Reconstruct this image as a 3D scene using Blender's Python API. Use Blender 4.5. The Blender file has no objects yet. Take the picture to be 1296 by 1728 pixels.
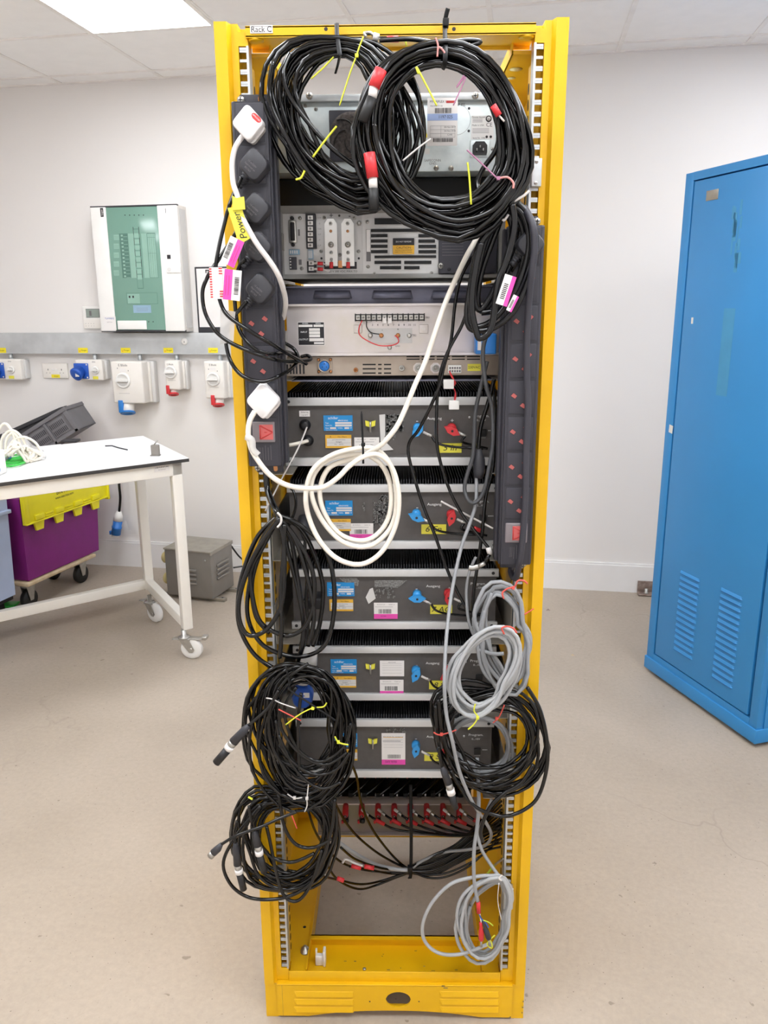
import bpy, bmesh, math, random
from mathutils import Vector, Matrix, noise
SC = bpy.context.scene
C = bpy.data.collections.new('scene'); SC.collection.children.link(C)
R0 = random.Random(7)
PI = math.pi

# ------------------------------------------------------------------ camera
FPX = 1349.19; YAW, PITCH, ROLL = -.0171, .2534, .0065
CAM = Vector((.009, -1.5118, 1.6145))
_F = Vector((math.sin(YAW)*math.cos(PITCH), math.cos(YAW)*math.cos(PITCH), -math.sin(PITCH)))
_R = Vector((math.cos(YAW), -math.sin(YAW), 0)); _D = _F.cross(_R)
_c, _s = math.cos(ROLL), math.sin(ROLL)
_R, _D = _c*_R + _s*_D, _c*_D - _s*_R
cd = bpy.data.cameras.new('camera'); cam = bpy.data.objects.new('camera', cd); C.objects.link(cam)
m = Matrix((( _R.x, -_D.x, -_F.x, CAM.x), (_R.y, -_D.y, -_F.y, CAM.y), (_R.z, -_D.z, -_F.z, CAM.z), (0, 0, 0, 1)))
cam.matrix_world = m
cd.sensor_fit = 'VERTICAL'; cd.sensor_height = 36; cd.lens = FPX/1728*36; cd.clip_start = .05; cd.clip_end = 60
SC.camera = cam

def ray(x, y): return _F + _R*((x-648)/FPX) + _D*((y-864)/FPX)
def at(x, y, Y):                       # a measured point of the photo on the plane at depth Y
    r = ray(x, y); return CAM + r*((Y-CAM.y)/r.y)
def atz(x, y, z):
    r = ray(x, y); return CAM + r*((z-CAM.z)/r.z)
def rect(x0, y0, x1, y1, Y):           # x0,x1,z0,z1 of a measured rectangle
    a = at(x0, (y0+y1)/2, Y); b = at(x1, (y0+y1)/2, Y); t = at((x0+x1)/2, y0, Y); u = at((x0+x1)/2, y1, Y)
    return a.x, b.x, u.z, t.z
WANG = -math.atan(.1578); WO = Vector((0, 3.0885, 0)); CEIL = 2.8189
WALL = Matrix.Translation(WO) @ Matrix.Rotation(WANG, 4, 'Z')
WI = WALL.inverted()
def onw(x, y, n=0):                    # point on the back wall, n metres in front of it, in wall frame (u, -n, z)
    o = WI @ CAM; d = (WI.to_3x3() @ ray(x, y)); return o + d*((-n-o.y)/d.y)
WORLD = Matrix.Identity(4)

# ------------------------------------------------------------------ materials
def lin(h):
    if isinstance(h, str):
        h = h.lstrip('#'); v = [int(h[i:i+2], 16)/255 for i in (0, 2, 4)]
    else: v = [c/255 for c in h]
    return [c/12.92 if c <= .04045 else ((c+.055)/1.055)**2.4 for c in v]
M = {}
def mat(name, col, rough=.5, metal=0, var=.04, vs=14, bump=0, bs=200, emit=0, spec=.5, col2=None, alpha=1, trans=0, coat=0):
    mt = bpy.data.materials.new(name); mt.use_nodes = True; nt = mt.node_tree; b = nt.nodes['Principled BSDF']
    c = lin(col); b.inputs['Roughness'].default_value = rough; b.inputs['Metallic'].default_value = metal
    b.inputs['Specular IOR Level'].default_value = spec
    b.inputs['Coat Weight'].default_value = coat
    tc = nt.nodes.new('ShaderNodeTexCoord')
    n = nt.nodes.new('ShaderNodeTexNoise'); n.inputs['Scale'].default_value = vs; n.inputs['Detail'].default_value = 6
    nt.links.new(tc.outputs['Object'], n.inputs['Vector'])
    r = nt.nodes.new('ShaderNodeValToRGB')
    c2 = lin(col2) if col2 else [min(1, x*(1+var)) for x in c]
    c1 = c if col2 else [x*(1-var) for x in c]
    r.color_ramp.elements[0].color = (*c1, 1); r.color_ramp.elements[1].color = (*c2, 1)
    r.color_ramp.elements[0].position = .35; r.color_ramp.elements[1].position = .65
    nt.links.new(n.outputs['Fac'], r.inputs['Fac']); nt.links.new(r.outputs['Color'], b.inputs['Base Color'])
    if bump:
        n2 = nt.nodes.new('ShaderNodeTexNoise'); n2.inputs['Scale'].default_value = bs; n2.inputs['Detail'].default_value = 3
        nt.links.new(tc.outputs['Object'], n2.inputs['Vector'])
        bp = nt.nodes.new('ShaderNodeBump'); bp.inputs['Strength'].default_value = bump; bp.inputs['Distance'].default_value = .002
        nt.links.new(n2.outputs['Fac'], bp.inputs['Height']); nt.links.new(bp.outputs['Normal'], b.inputs['Normal'])
    if emit:
        b.inputs['Emission Color'].default_value = (*c, 1); b.inputs['Emission Strength'].default_value = emit
    if trans:
        b.inputs['Transmission Weight'].default_value = trans
    if alpha < 1: b.inputs['Alpha'].default_value = alpha
    M[name] = mt; return mt
mat('yellow', '#e9b506', .42, var=.05, vs=5, bump=.08, bs=400)
mat('yellow_scuff', '#8a7440', .8, var=.3, vs=60)
mat('galv', '#c6cacc', .38, .75, var=.10, vs=40)
mat('galv_face', '#bcc6c8', .42, .35, col2='#d4dcdc', vs=26, bump=.1, bs=160)
mat('trunk_galv', '#b4b6b7', .5, .3, col2='#c6c8c9', vs=9)
mat('zinc', '#cdc6bd', .36, .45, col2='#d6cfd2', vs=12)
mat('zinc_olive', '#85806a', .42, .4, col2='#928590', vs=9)
mat('zinc_dark', '#a79a8c', .4, .4, col2='#b9ac9f', vs=12)
mat('zinc_rail', '#8f8a80', .4, .55, col2='#a39c90', vs=18)
mat('alu', '#d3d3d3', .38, .35, var=.03)
mat('psu_frame', '#9c9b98', .5, .2, var=.05, vs=60)
mat('psu_panel', '#c9c7c5', .45, .15, var=.02)
mat('psu_panel2', '#bdbbb9', .45, .15, var=.02)
mat('amp_grey', '#575351', .6, .1, var=.06, vs=70, bump=.05)
mat('strip_black', '#33323a', .5, var=.05, bump=.08, bs=900)
mat('strip_lines', '#26252b', .55)
mat('plug_black', '#333338', .48, var=.06, bump=.12, bs=800)
mat('black_cable', '#070708', .12, var=.1, vs=30, spec=.5)
mat('black_cable_matt', '#0b0b0d', .2, var=.1, vs=30, spec=.45)
mat('dark_grey_cable', '#47484b', .4)
mat('grey_cable', '#96989b', .42, var=.04)
mat('grey_cable_light', '#a9abad', .42, var=.04)
mat('white_cable', '#ece5d8', .42, var=.03, vs=30)
mat('white_plastic', '#eceae6', .4, var=.015)
mat('plug_white', '#efecec', .35, var=.01)
mat('black', '#131314', .5, var=.1)
mat('black_tie', '#151517', .6, spec=.3)
mat('deep_black', '#08080a', .6, var=.1)
mat('fan_tray', '#686877', .4, .35, var=.08, vs=30)
mat('rib_black', '#2c2c31', .5, .2, var=.08)
mat('red', '#cf2f35', .4, var=.08)
mat('red_post', '#cc3038', .38, var=.08, vs=60)
mat('red_glow', '#c9605e', .35, var=.05)
mat('shutter_red', '#b05a56', .5)
mat('pink', '#e349a9', .5, var=.03)
mat('blue', '#2a86c8', .4, var=.03)
mat('blue_label', '#1487c9', .4, var=.02)
mat('blue_knob', '#3093d6', .4, var=.05)
mat('cee_blue', '#2157b8', .38, var=.06)
mat('sky_blue', '#2f7fce', .38, var=.06)
mat('tie_yellow', '#d9dc3c', .4)
mat('tie_purple', '#a8718f', .4)
mat('tie_pink', '#cf8b86', .4)
mat('tie_red', '#d9564b', .4)
mat('tie_white', '#d8d3cf', .4)
mat('tape_yellow', '#e6dd4a', .5, var=.03)
mat('sign_yellow', '#f0dc20', .5, var=.02)
mat('amber', '#e2ad35', .5)
mat('paper', '#e6e2df', .6, var=.015)
mat('paper2', '#d4d2cf', .6, var=.015)
mat('pale_blue', '#9fb3dd', .5)
mat('blue_comp', '#8aa8bd', .5)
mat('ink', '#242226', .6)
mat('ink_grey', '#6d6a6c', .6)
mat('ink_white', '#e8e8e8', .5)
mat('ink_red', '#c33a38', .5)
mat('ink_blue', '#2a55a8', .5)
mat('residue', '#8d8d8b', .7, col2='#5f5d5b', vs=300)
mat('copper', '#b77f52', .35, .7)
mat('steel', '#b9b7b2', .3, .85, var=.1, vs=60)
mat('gland', '#1b1b1e', .45)
mat('foam_dark', '#35302f', .85, col2='#5a5350', vs=160, bump=.6, bs=220)
mat('off_white', '#e9e4dd', .5, var=.012)
mat('wall_paint', '#e7e3e0', .75, var=.008, vs=2, bump=.03, bs=300)
mat('base_paint', '#ebe9e8', .5, var=.01)
mat('ceil_tile', '#f7f4f1', .85, var=.012, bump=.05, bs=500)
mat('ceil_grid', '#f1ece7', .6)
mat('ceil_gap', '#8f8983', .8)
mat('light', '#f6faff', .5, emit=5, var=0)
mat('table_frame', '#f0ece4', .4, var=.01)
mat('table_top', '#f4f4f5', .3, var=.01)
mat('table_edge', '#3a3938', .6)
mat('cab_blue', '#2e84c4', .38, var=.03, vs=3)
mat('cab_blue_dark', '#1560a6', .4)
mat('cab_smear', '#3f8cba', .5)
mat('tote_purple', '#84207c', .45, var=.05)
mat('tote_yellow', '#f2e61c', .42, var=.03)
mat('pale_bin', '#b9c8e6', .45, var=.02)
mat('wood', '#d8c4a4', .6, col2='#c9b28e', vs=30)
mat('crate_grey', '#6c6a6d', .55, var=.05)
mat('crate_dark', '#333236', .6)
mat('tf_grey', '#85807a', .48, .15, var=.04)
mat('tf_top', '#9b958a', .5, .15, var=.1, vs=20)
mat('door_green', '#73998a', .12, var=.03, vs=4)
mat('door_green_dark', '#54786c', .25)
mat('door_green_lt', '#8aaf9f', .25)
mat('caster_white', '#e9e8e6', .35)
mat('lcd', '#8f9a92', .3)
mat('socket_blue', '#2f7bd0', .35)
mat('green_wire', '#3cc44c', .4)
mat('gy_wire', '#b6c83a', .4)
mat('rust', '#7d6a60', .7, .3, col2='#9d8d84', vs=40)
mat('clear_plastic', '#e3e0dd', .15, alpha=.55, var=.01)
mat('clear_bag', '#dedcd8', .2, alpha=.35, var=.01)
mat('switch_lens', '#8f8689', .25, alpha=.75, var=.02)
mat('tape_gold', '#d9c98f', .5)
mat('gravel', '#b7a58c', .8)
mat('orange_skin', '#b5772a', .5)

# ------------------------------------------------------------------ mesh builder
_txt = {}
def text_mesh(s):
    if s not in _txt:
        cu = bpy.data.curves.new('t', 'FONT'); cu.body = s; cu.size = 1; cu.align_x = 'CENTER'; cu.align_y = 'CENTER'; cu.resolution_u = 3
        o = bpy.data.objects.new('t', cu); C.objects.link(o)
        me = bpy.data.meshes.new_from_object(o.evaluated_get(bpy.context.evaluated_depsgraph_get()))
        _txt[s] = ([v.co.copy() for v in me.vertices], [list(p.vertices) for p in me.polygons])
        bpy.data.objects.remove(o); bpy.data.curves.remove(cu); bpy.data.meshes.remove(me)
    return _txt[s]
class B:
    def __init__(s, frame=WORLD): s.v = []; s.f = []; s.m = []; s.sm = []; s.mats = []; s.fr = frame; s.cur = None; s.host = None
    def mi(s, m):
        m = m or s.cur or 'white_plastic'
        if m not in s.mats: s.mats.append(m)
        return s.mats.index(m)
    def add(s, vs, fs, m=None, smooth=False):
        o = len(s.v); s.v += [Vector(v) for v in vs]; k = s.mi(m)
        for f in fs: s.f.append([i+o for i in f]); s.m.append(k); s.sm.append(smooth)
        return s
    def box(s, x0, x1, y0, y1, z0, z1, m=None, bev=0):
        if x0 > x1: x0, x1 = x1, x0
        if y0 > y1: y0, y1 = y1, y0
        if z0 > z1: z0, z1 = z1, z0
        if bev <= 0:
            vs = [(x, y, z) for z in (z0, z1) for y in (y0, y1) for x in (x0, x1)]
            return s.add(vs, [(0, 2, 3, 1), (4, 5, 7, 6), (0, 1, 5, 4), (2, 6, 7, 3), (0, 4, 6, 2), (1, 3, 7, 5)], m)
        b = min(bev, (x1-x0)*.45, (y1-y0)*.45, (z1-z0)*.45)
        bm = bmesh.new(); bmesh.ops.create_cube(bm, size=1)
        for v in bm.verts:
            v.co = Vector((x0 if v.co.x < 0 else x1, y0 if v.co.y < 0 else y1, z0 if v.co.z < 0 else z1))
        bmesh.ops.bevel(bm, geom=bm.edges[:], offset=b, segments=2, affect='EDGES', profile=.6)
        return s.bm(bm, m, True)
    def bm(s, bm, m=None, smooth=False, T=None):
        bm.verts.ensure_lookup_table()
        vs = [(T @ v.co) if T else v.co.copy() for v in bm.verts]; fs = [[v.index for v in f.verts] for f in bm.faces]
        bm.free(); return s.add(vs, fs, m, smooth)
    def prism(s, pts, T, h, m=None, smooth=False, taper=1.0, cap=True):   # polygon pts (2D) in XY of T extruded by h along +Z of T
        n = len(pts); vs = [T @ Vector((x, y, 0)) for x, y in pts] + [T @ Vector((x*taper, y*taper, h)) for x, y in pts]
        fs = [(i, (i+1) % n, n+(i+1) % n, n+i) for i in range(n)]
        s.add(vs, fs, m, smooth)
        if cap: o = len(s.v)-2*n; k = s.mi(m); s.f += [[o+i for i in range(n)][::-1], [o+n+i for i in range(n)]]; s.m += [k, k]; s.sm += [False, False]
        return s
    def cyl(s, a, b, r, m=None, r2=None, n=16, cap=True):
        a = Vector(a); b = Vector(b); r2 = r if r2 is None else r2; d = (b-a)
        if d.length < 1e-9: return s
        q = d.to_track_quat('Z', 'Y'); vs = []
        for p, rr in ((a, r), (b, r2)):
            for i in range(n): vs.append(p + q @ Vector((rr*math.cos(2*PI*i/n), rr*math.sin(2*PI*i/n), 0)))
        s.add(vs, [(i, (i+1) % n, n+(i+1) % n, n+i) for i in range(n)], m, True)
        if cap:
            o = len(s.v)-2*n; k = s.mi(m); s.f += [[o+i for i in range(n)][::-1], [o+n+i for i in range(n)]]; s.m += [k, k]; s.sm += [False, False]
        return s
    def lathe(s, a, ax, prof, m=None, n=20):     # prof: [(r, h), ...] along axis ax from a
        a = Vector(a); q = Vector(ax).to_track_quat('Z', 'Y'); vs = []; fs = []
        for r, h in prof:
            for i in range(n): vs.append(a + q @ Vector((r*math.cos(2*PI*i/n), r*math.sin(2*PI*i/n), h)))
        for k in range(len(prof)-1):
            for i in range(n): fs.append((k*n+i, k*n+(i+1) % n, (k+1)*n+(i+1) % n, (k+1)*n+i))
        fs.append(list(range(n))[::-1]); fs.append([(len(prof)-1)*n+i for i in range(n)])
        return s.add(vs, fs, m, True)
    def tube(s, pts, r, m=None, n=7, flat=None):
        pts = [Vector(p) for p in pts]; N = len(pts)
        if N < 2: return s
        T = []
        for i in range(N):
            t = pts[min(i+1, N-1)]-pts[max(i-1, 0)]
            T.append(t.normalized() if t.length > 1e-9 else Vector((0, 0, 1)))
        u = T[0].orthogonal().normalized(); vs = []
        if flat: u = (Vector(flat) - T[0]*T[0].dot(Vector(flat))).normalized()
        for i in range(N):
            u = u - T[i]*u.dot(T[i])
            u = u.normalized() if u.length > 1e-6 else T[i].orthogonal().normalized()
            w = T[i].cross(u); rr = r[i] if isinstance(r, (list, tuple)) else r
            for k in range(n):
                a = 2*PI*k/n; vs.append(pts[i] + u*(math.cos(a)*rr*(.35 if flat else 1)) + w*(math.sin(a)*rr))
        fs = [(i*n+k, i*n+(k+1) % n, (i+1)*n+(k+1) % n, (i+1)*n+k) for i in range(N-1) for k in range(n)]
        fs += [list(range(n))[::-1], [(N-1)*n+k for k in range(n)]]
        return s.add(vs, fs, m, True)
    def text(s, t, x, y, z, size, m='ink', T=None, sx=1, shear=0, rot=0):   # faces -Y, centred at x,z on plane y
        vs, fs = text_mesh(t); c, sn = math.cos(rot), math.sin(rot); out = []
        for v in vs:
            a = (v.x+shear*v.y)*size*sx; b = v.y*size
            out.append(Vector((x+a*c-b*sn, y, z+a*sn+b*c)))
        if T: out = [T @ v for v in out]
        return s.add(out, fs, m)
    def quad(s, pts, m=None): return s.add(pts, [list(range(len(pts)))], m)
    def xf(s, T): s.v = [T @ v for v in s.v]; return s
    def bevelled(s): return s

def props(o, label=None, cat=None, group=None, kind=None):
    if label: o['label'] = label
    if cat: o['category'] = cat
    if group: o['group'] = group
    if kind: o['kind'] = kind
    return o
def thing(name, base, label, cat, group=None, frame=WORLD):
    o = bpy.data.objects.new(name, None); C.objects.link(o); o.empty_display_size = .05
    o.matrix_world = frame @ Matrix.Translation(Vector(base)); o['_b'] = list(base); return props(o, label, cat, group)
BASE = {}
def obj(name, b, m=None, parent=None, label=None, cat=None, group=None, kind=None, frame=None, deep=None):
    """link builder b (coordinates in the thing's frame) as one mesh"""
    me = bpy.data.meshes.new(name); b.mi(m or (b.mats[0] if b.mats else None))
    root = deep or parent
    if root is not None:
        r = root
        while r.parent: r = r.parent
        off = Vector(r['_b'])
    else:
        xs = [v.x for v in b.v]; ys = [v.y for v in b.v]; zs = [v.z for v in b.v]
        off = Vector(((min(xs)+max(xs))/2, (min(ys)+max(ys))/2, min(zs)))
        if kind == 'structure': off = Vector((0, 0, 0))
    me.from_pydata([tuple(v-off) for v in b.v], [], b.f)
    names = b.mats if not m else [m]
    for n in names: me.materials.append(M[n])
    me.polygons.foreach_set('material_index', [0]*len(b.f) if m else b.m)
    me.polygons.foreach_set('use_smooth', b.sm); me.update(); me.validate()
    o = bpy.data.objects.new(name, me); C.objects.link(o)
    if parent is not None: o.parent = parent
    else: o.matrix_world = (frame or WORLD) @ Matrix.Translation(off); o['_b'] = list(off)
    return props(o, label, cat, group, kind)

def spline(pts, sub=8, closed=False):
    P = [Vector(p) for p in pts]; n = len(P); out = []
    rng = range(n) if closed else range(n-1)
    for i in rng:
        if closed: a, b, c, d = P[(i-1) % n], P[i], P[(i+1) % n], P[(i+2) % n]
        else: a, b, c, d = P[max(i-1, 0)], P[i], P[i+1], P[min(i+2, n-1)]
        for k in range(sub):
            t = k/sub; t2 = t*t; t3 = t2*t
            out.append(.5*((2*b)+(c-a)*t+(2*a-5*b+4*c-d)*t2+(3*b-a-3*c+d)*t3))
    if not closed: out.append(P[-1])
    return out
def trace(pts, Y=0, sub=7):          # [(px,py[,Y]),...] -> smooth world path
    return spline([at(p[0], p[1], p[2] if len(p) > 2 else Y) for p in pts], sub)
# ================================================================== room (wall frame: u right, y into the wall, z up)
FR, BK, LF, RT = -5.0, 0.0, -3.6, 3.2     # room extents in the wall frame
def floor_mat():
    mt = bpy.data.materials.new('floor_screed'); mt.use_nodes = True; nt = mt.node_tree; b = nt.nodes['Principled BSDF']; L = nt.links
    tc = nt.nodes.new('ShaderNodeTexCoord')
    def noi(sc, det=6, dist=0, rough=.5):
        n = nt.nodes.new('ShaderNodeTexNoise'); n.inputs['Scale'].default_value = sc; n.inputs['Detail'].default_value = det
        n.inputs['Distortion'].default_value = dist; n.inputs['Roughness'].default_value = rough; L.new(tc.outputs['Object'], n.inputs['Vector']); return n
    def ramp(src, a, bb, ca, cb):
        r = nt.nodes.new('ShaderNodeValToRGB'); e = r.color_ramp.elements; e[0].position = a; e[1].position = bb
        e[0].color = (*lin(ca), 1) if isinstance(ca, str) else (ca, ca, ca, 1); e[1].color = (*lin(cb), 1) if isinstance(cb, str) else (cb, cb, cb, 1)
        L.new(src, r.inputs['Fac']); return r
    def mix(f, a, c, mode='MIX'):
        x = nt.nodes.new('ShaderNodeMix'); x.data_type = 'RGBA'; x.blend_type = mode
        if isinstance(f, float): x.inputs[0].default_value = f
        else: L.new(f, x.inputs[0])
        L.new(a, x.inputs[6])
        if isinstance(c, str): x.inputs[7].default_value = (*lin(c), 1)
        else: L.new(c, x.inputs[7])
        return x.outputs[2]
    base = ramp(noi(1.6, 8, .4).outputs['Fac'], .3, .72, '#ab9e8f', '#baad9e').outputs['Color']
    fine = ramp(noi(60, 8, 0, .7).outputs['Fac'], .3, .7, .86, 1.0).outputs['Color']
    col = mix(1.0, base, fine, 'MULTIPLY')
    spots = ramp(noi(34, 2, .3).outputs['Fac'], .735, .76, 0.0, 1.0).outputs['Color']
    col = mix(spots, col, '#8d8274')
    specks = ramp(noi(140, 1).outputs['Fac'], .745, .78, 0.0, 1.0).outputs['Color']
    col = mix(specks, col, '#6e655a')
    v = nt.nodes.new('ShaderNodeTexVoronoi'); v.feature = 'DISTANCE_TO_EDGE'; v.inputs['Scale'].default_value = 1.15
    wv = noi(2.2, 4); ad = nt.nodes.new('ShaderNodeVectorMath'); ad.operation = 'MULTIPLY_ADD'
    L.new(wv.outputs['Color'], ad.inputs[0]); ad.inputs[1].default_value = (.8, .8, .8); L.new(tc.outputs['Object'], ad.inputs[2]); L.new(ad.outputs[0], v.inputs['Vector'])
    cr = ramp(v.outputs['Distance'], .0015, .006, .55, 0.0).outputs['Color']
    gate = ramp(noi(1.1, 2).outputs['Fac'], .5, .62, 0.0, 1.0).outputs['Color']
    cg = mix(1.0, cr, gate, 'MULTIPLY'); col = mix(cg, col, '#94877a')
    L.new(col, b.inputs['Base Color'])
    b.inputs['Roughness'].default_value = .55
    bp = nt.nodes.new('ShaderNodeBump'); bp.inputs['Strength'].default_value = .15; bp.inputs['Distance'].default_value = .002
    L.new(noi(90, 4).outputs['Fac'], bp.inputs['Height']); L.new(bp.outputs['Normal'], b.inputs['Normal'])
    M['floor_screed'] = mt
floor_mat()
obj('floor', B().box(LF, RT, FR, BK+.1, -.1, 0, 'floor_screed'), kind='structure', frame=WALL)
obj('wall_back', B().box(LF, RT, BK, BK+.1, 0, CEIL+.1, 'wall_paint'), kind='structure', frame=WALL)
obj('wall_left', B().box(LF-.1, LF, FR, BK+.1, -.1, CEIL+.1, 'wall_paint'), kind='structure', frame=WALL)
obj('wall_right', B().box(RT, RT+.1, FR, BK+.1, -.1, CEIL+.1, 'wall_paint'), kind='structure', frame=WALL)
obj('wall_front', B().box(LF, RT, FR-.1, FR, -.1, CEIL+.1, 'wall_paint'), kind='structure', frame=WALL)
bb = B(); bt = .158
for p, q in (((LF), RT),):
    bb.box(p, q, -.016, 0, 0, bt, 'base_paint'); bb.box(p, q, -.011, 0, bt, bt+.012, 'base_paint')
obj('baseboard_back', bb, kind='structure', frame=WALL)

# suspended ceiling on a 0.6 m grid aligned with the wall; the measured grid crossing
gp = WI @ atz(155, 58, CEIL); GU, GV = gp.x, gp.y
us = [GU + .6*k for k in range(-8, 12) if LF < GU+.6*k < RT]
vs_ = [GV + .6*k for k in range(-10, 8) if FR < GV+.6*k < BK-.06]
ce = B()
ub = [LF]+us+[RT]; vb = [FR]+vs_+[BK]
panels = []
for i in range(len(ub)-1):
    for j in range(len(vb)-1):
        u0, u1, v0, v1 = ub[i], ub[i+1], vb[j], vb[j+1]
        lit = False
        if abs(u0-GU) < .01 and abs(v0-GV) < .01: pass
        ki = round((u0-GU)/.6); kj = round((v0-GV)/.6)
        if 0 < i < len(ub)-2 and 0 < j < len(vb)-2 and ((kj == -1 and ki % 5 == 0) or (ki in (-2, 1, 3, 5) and kj in (-4, -6, -8))): lit = True  # panels out of view are added and spread to fill in light
        if lit: panels.append((u0, u1, v0, v1)); continue
        g = .009; ce.box(u0+g, u1-g, v0+g, v1-g, CEIL+.003, CEIL+.02, 'ceil_tile')
        ce.box(u0, u1, v0, v1, CEIL+.02, CEIL+.06, 'ceil_gap')
for u in us: ce.box(u-.011, u+.011, FR, BK, CEIL-.001, CEIL+.004, 'ceil_grid')
for v in vs_: ce.box(LF, RT, v-.011, v+.011, CEIL-.0012, CEIL+.004, 'ceil_grid')
ce.box(LF, RT, BK-.022, BK, CEIL-.002, CEIL+.004, 'ceil_grid'); 
ce.box(LF, RT, FR, BK, CEIL+.06, CEIL+.1, 'ceil_gap')
obj('ceiling', ce, kind='structure', frame=WALL)
for n, (u0, u1, v0, v1) in enumerate(panels):
    vis = abs(u0-GU) < .7 and abs(v0+.6-GV) < .01 and abs(u0-GU) < .01
    t = thing('ceiling_light', ((u0+u1)/2, (v0+v1)/2, CEIL), 'square white light panel set in the ceiling above the distribution board' if vis
              else 'added white light panel in the ceiling grid, unseen, put in for fill light', 'ceiling light', None if vis else 'added fill lights in the ceiling outside the view', frame=WALL)
    b = B(); 
    for a in ((u0, u0+.02, v0, v1), (u1-.02, u1, v0, v1), (u0+.02, u1-.02, v0, v0+.02), (u0+.02, u1-.02, v1-.02, v1)): b.box(*a, CEIL-.003, CEIL+.01, 'ceil_grid')
    obj('frame', b, parent=t)
    obj('diffuser', B().box(u0+.02, u1-.02, v0+.02, v1-.02, CEIL-.002, CEIL+.008, 'light'), parent=t)
# ================================================================== yellow rack
RH = 2.0803
rack = thing('equipment_rack', (0, 0, 0), 'tall open yellow steel rack full of instruments and coiled cables', 'rack')
for sgn, side in ((-1, 'left'), (1, 'right')):
    def T(px): return [(sgn*x, y) for x, y in px][::sgn]
    b = B()
    prof = [(.300, 0), (.300, .05), (.2455, .05), (.2455, .042), (.262, .042), (.262, .014), (.2735, .014), (.279, 0)]
    b.prism(T([(x, y) for x, y in prof])[::1], Matrix.Translation((0, 0, .096)), RH-.096, 'yellow')
    b.box(sgn*.2455, sgn*.262, .014, .042, RH-.034, RH-.012, 'yellow'); b.box(sgn*.2455, sgn*.262, .014, .042, .096, .128, 'yellow')
    b.box(sgn*.3, sgn*.272, .004, .05, 0, .096, 'yellow')
    b.cyl((sgn*.268, .0135, 1.9), (sgn*.268, .014, 1.9), .004, 'yellow')
    obj('front_post', b, parent=rack)
    r = B(); z = .132; k = 0
    r.box(sgn*.2445, sgn*.2485, .012, .040, .128, RH-.034, 'galv')
    while z < RH-.042:
        h = (.0085, .0085, .0050)[k % 3]; r.box(sgn*.2485, sgn*.2605, .0135, .018, z, z+h*.9, 'galv'); 
        r.box(sgn*.2485, sgn*.2605, .0132, .0136, z+h*.38, z+h*.42, 'ink_grey') if k % 3 != 2 else None
        z += h+.0103; k += 1
    obj('mounting_rail', r, parent=rack)
    p = B(); p.box(sgn*.2445, sgn*.2465, .042, .066, .128, RH-.06, 'yellow')
    zz = .15
    while zz < RH-.08:
        T2 = Matrix.Translation((sgn*.2444, .056, zz)) @ Matrix.Rotation(-sgn*PI/2, 4, 'Y')
        p.prism([(.0095*math.cos(a)*1.0, .0052*math.sin(a)) for a in [i*PI/5 for i in range(10)]], T2, .0006, 'deep_black'); zz += .0262
    obj('slotted_flange', p, parent=rack)
    # rear posts, depth rails and side panel
    obj('rear_post', B().box(sgn*.235, sgn*.30, .60, .66, 0, RH-.01, 'yellow'), parent=rack)
    q = B(); q.box(sgn*.212, sgn*.295, .05, .61, RH-.042, RH-.036, 'yellow'); q.box(sgn*.211, sgn*.214, .05, .61, RH-.042, RH-.02, 'yellow')
    for yy, rr in ((.14, .012), (.2, .008), (.4, .012)):
        q.lathe((sgn*.232, yy, RH-.0425), (0, 0, -1), [(rr, 0), (rr, .0006)], 'tape_gold')
    obj('top_side_rail', q, parent=rack)
    q = B(); q.box(sgn*.205, sgn*.295, .052, .61, .104, .110, 'yellow'); q.box(sgn*.205, sgn*.244, .013, .052, .104, .110, 'yellow'); q.box(sgn*.204, sgn*.207, .02, .61, .06, .118, 'yellow')
    q.cyl((sgn*.225, .16, .11), (sgn*.225, .16, .1102), .004, 'deep_black')
    obj('base_side_rail', q, parent=rack)
    q = B(); q.box(sgn*.293, sgn*.299, .05, .605, .05, RH-.04, 'yellow')
    obj('side_panel', q, parent=rack)
# top bar
x0, x1, z0, z1 = rect(414, 42, 903, 57.5, 0)
b = B(); b.box(-.2475, .2455, .006, .009, z0, z1+.002, 'yellow'); b.box(-.2475, .2455, .006, .075, z1, z1+.003, 'yellow'); b.box(-.2475, .2455, .07, .075, z0-.006, z1, 'yellow')
b.box(-.2475, .2455, .006, .075, z0-.001, z0+.002, 'yellow')
for px in (550, 766): 
    p = at(px, 49, .006); b.cyl((p.x, .0058, p.z), (p.x, .0065, p.z), .0032, 'ink')
for sgn in (-1, 1): b.lathe((sgn*.232, .02, z0-.001), (0, 0, -1), [(.014, 0), (.012, .003)], 'yellow')
obj('top_bar', b, parent=rack)
obj('rear_top_bar', B().box(-.24, .24, .60, .65, RH-.05, RH-.015, 'yellow'), parent=rack)
a = rect(422, 42.5, 460, 56, .004)
b = B(); b.box(a[0], a[1], .004, .006, a[2], a[3], 'paper')
xc, zc = (a[0]+a[1])/2, (a[2]+a[3])/2; w, h = (a[1]-a[0])/2-.002, (a[3]-a[2])/2-.0015
for e in ((-w, -w+.0004, -h, h), (w-.0004, w, -h, h), (-w, w, -h, -h+.0004), (-w, w, h-.0004, h)): b.box(xc+e[0], xc+e[1], .0037, .004, zc+e[2], zc+e[3], 'ink_grey')
b.text('Rack C', xc, .0036, zc-.0004, .0122, 'ink', sx=1.0)
obj('name_label', b, parent=rack, label='white label reading Rack C')
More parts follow.
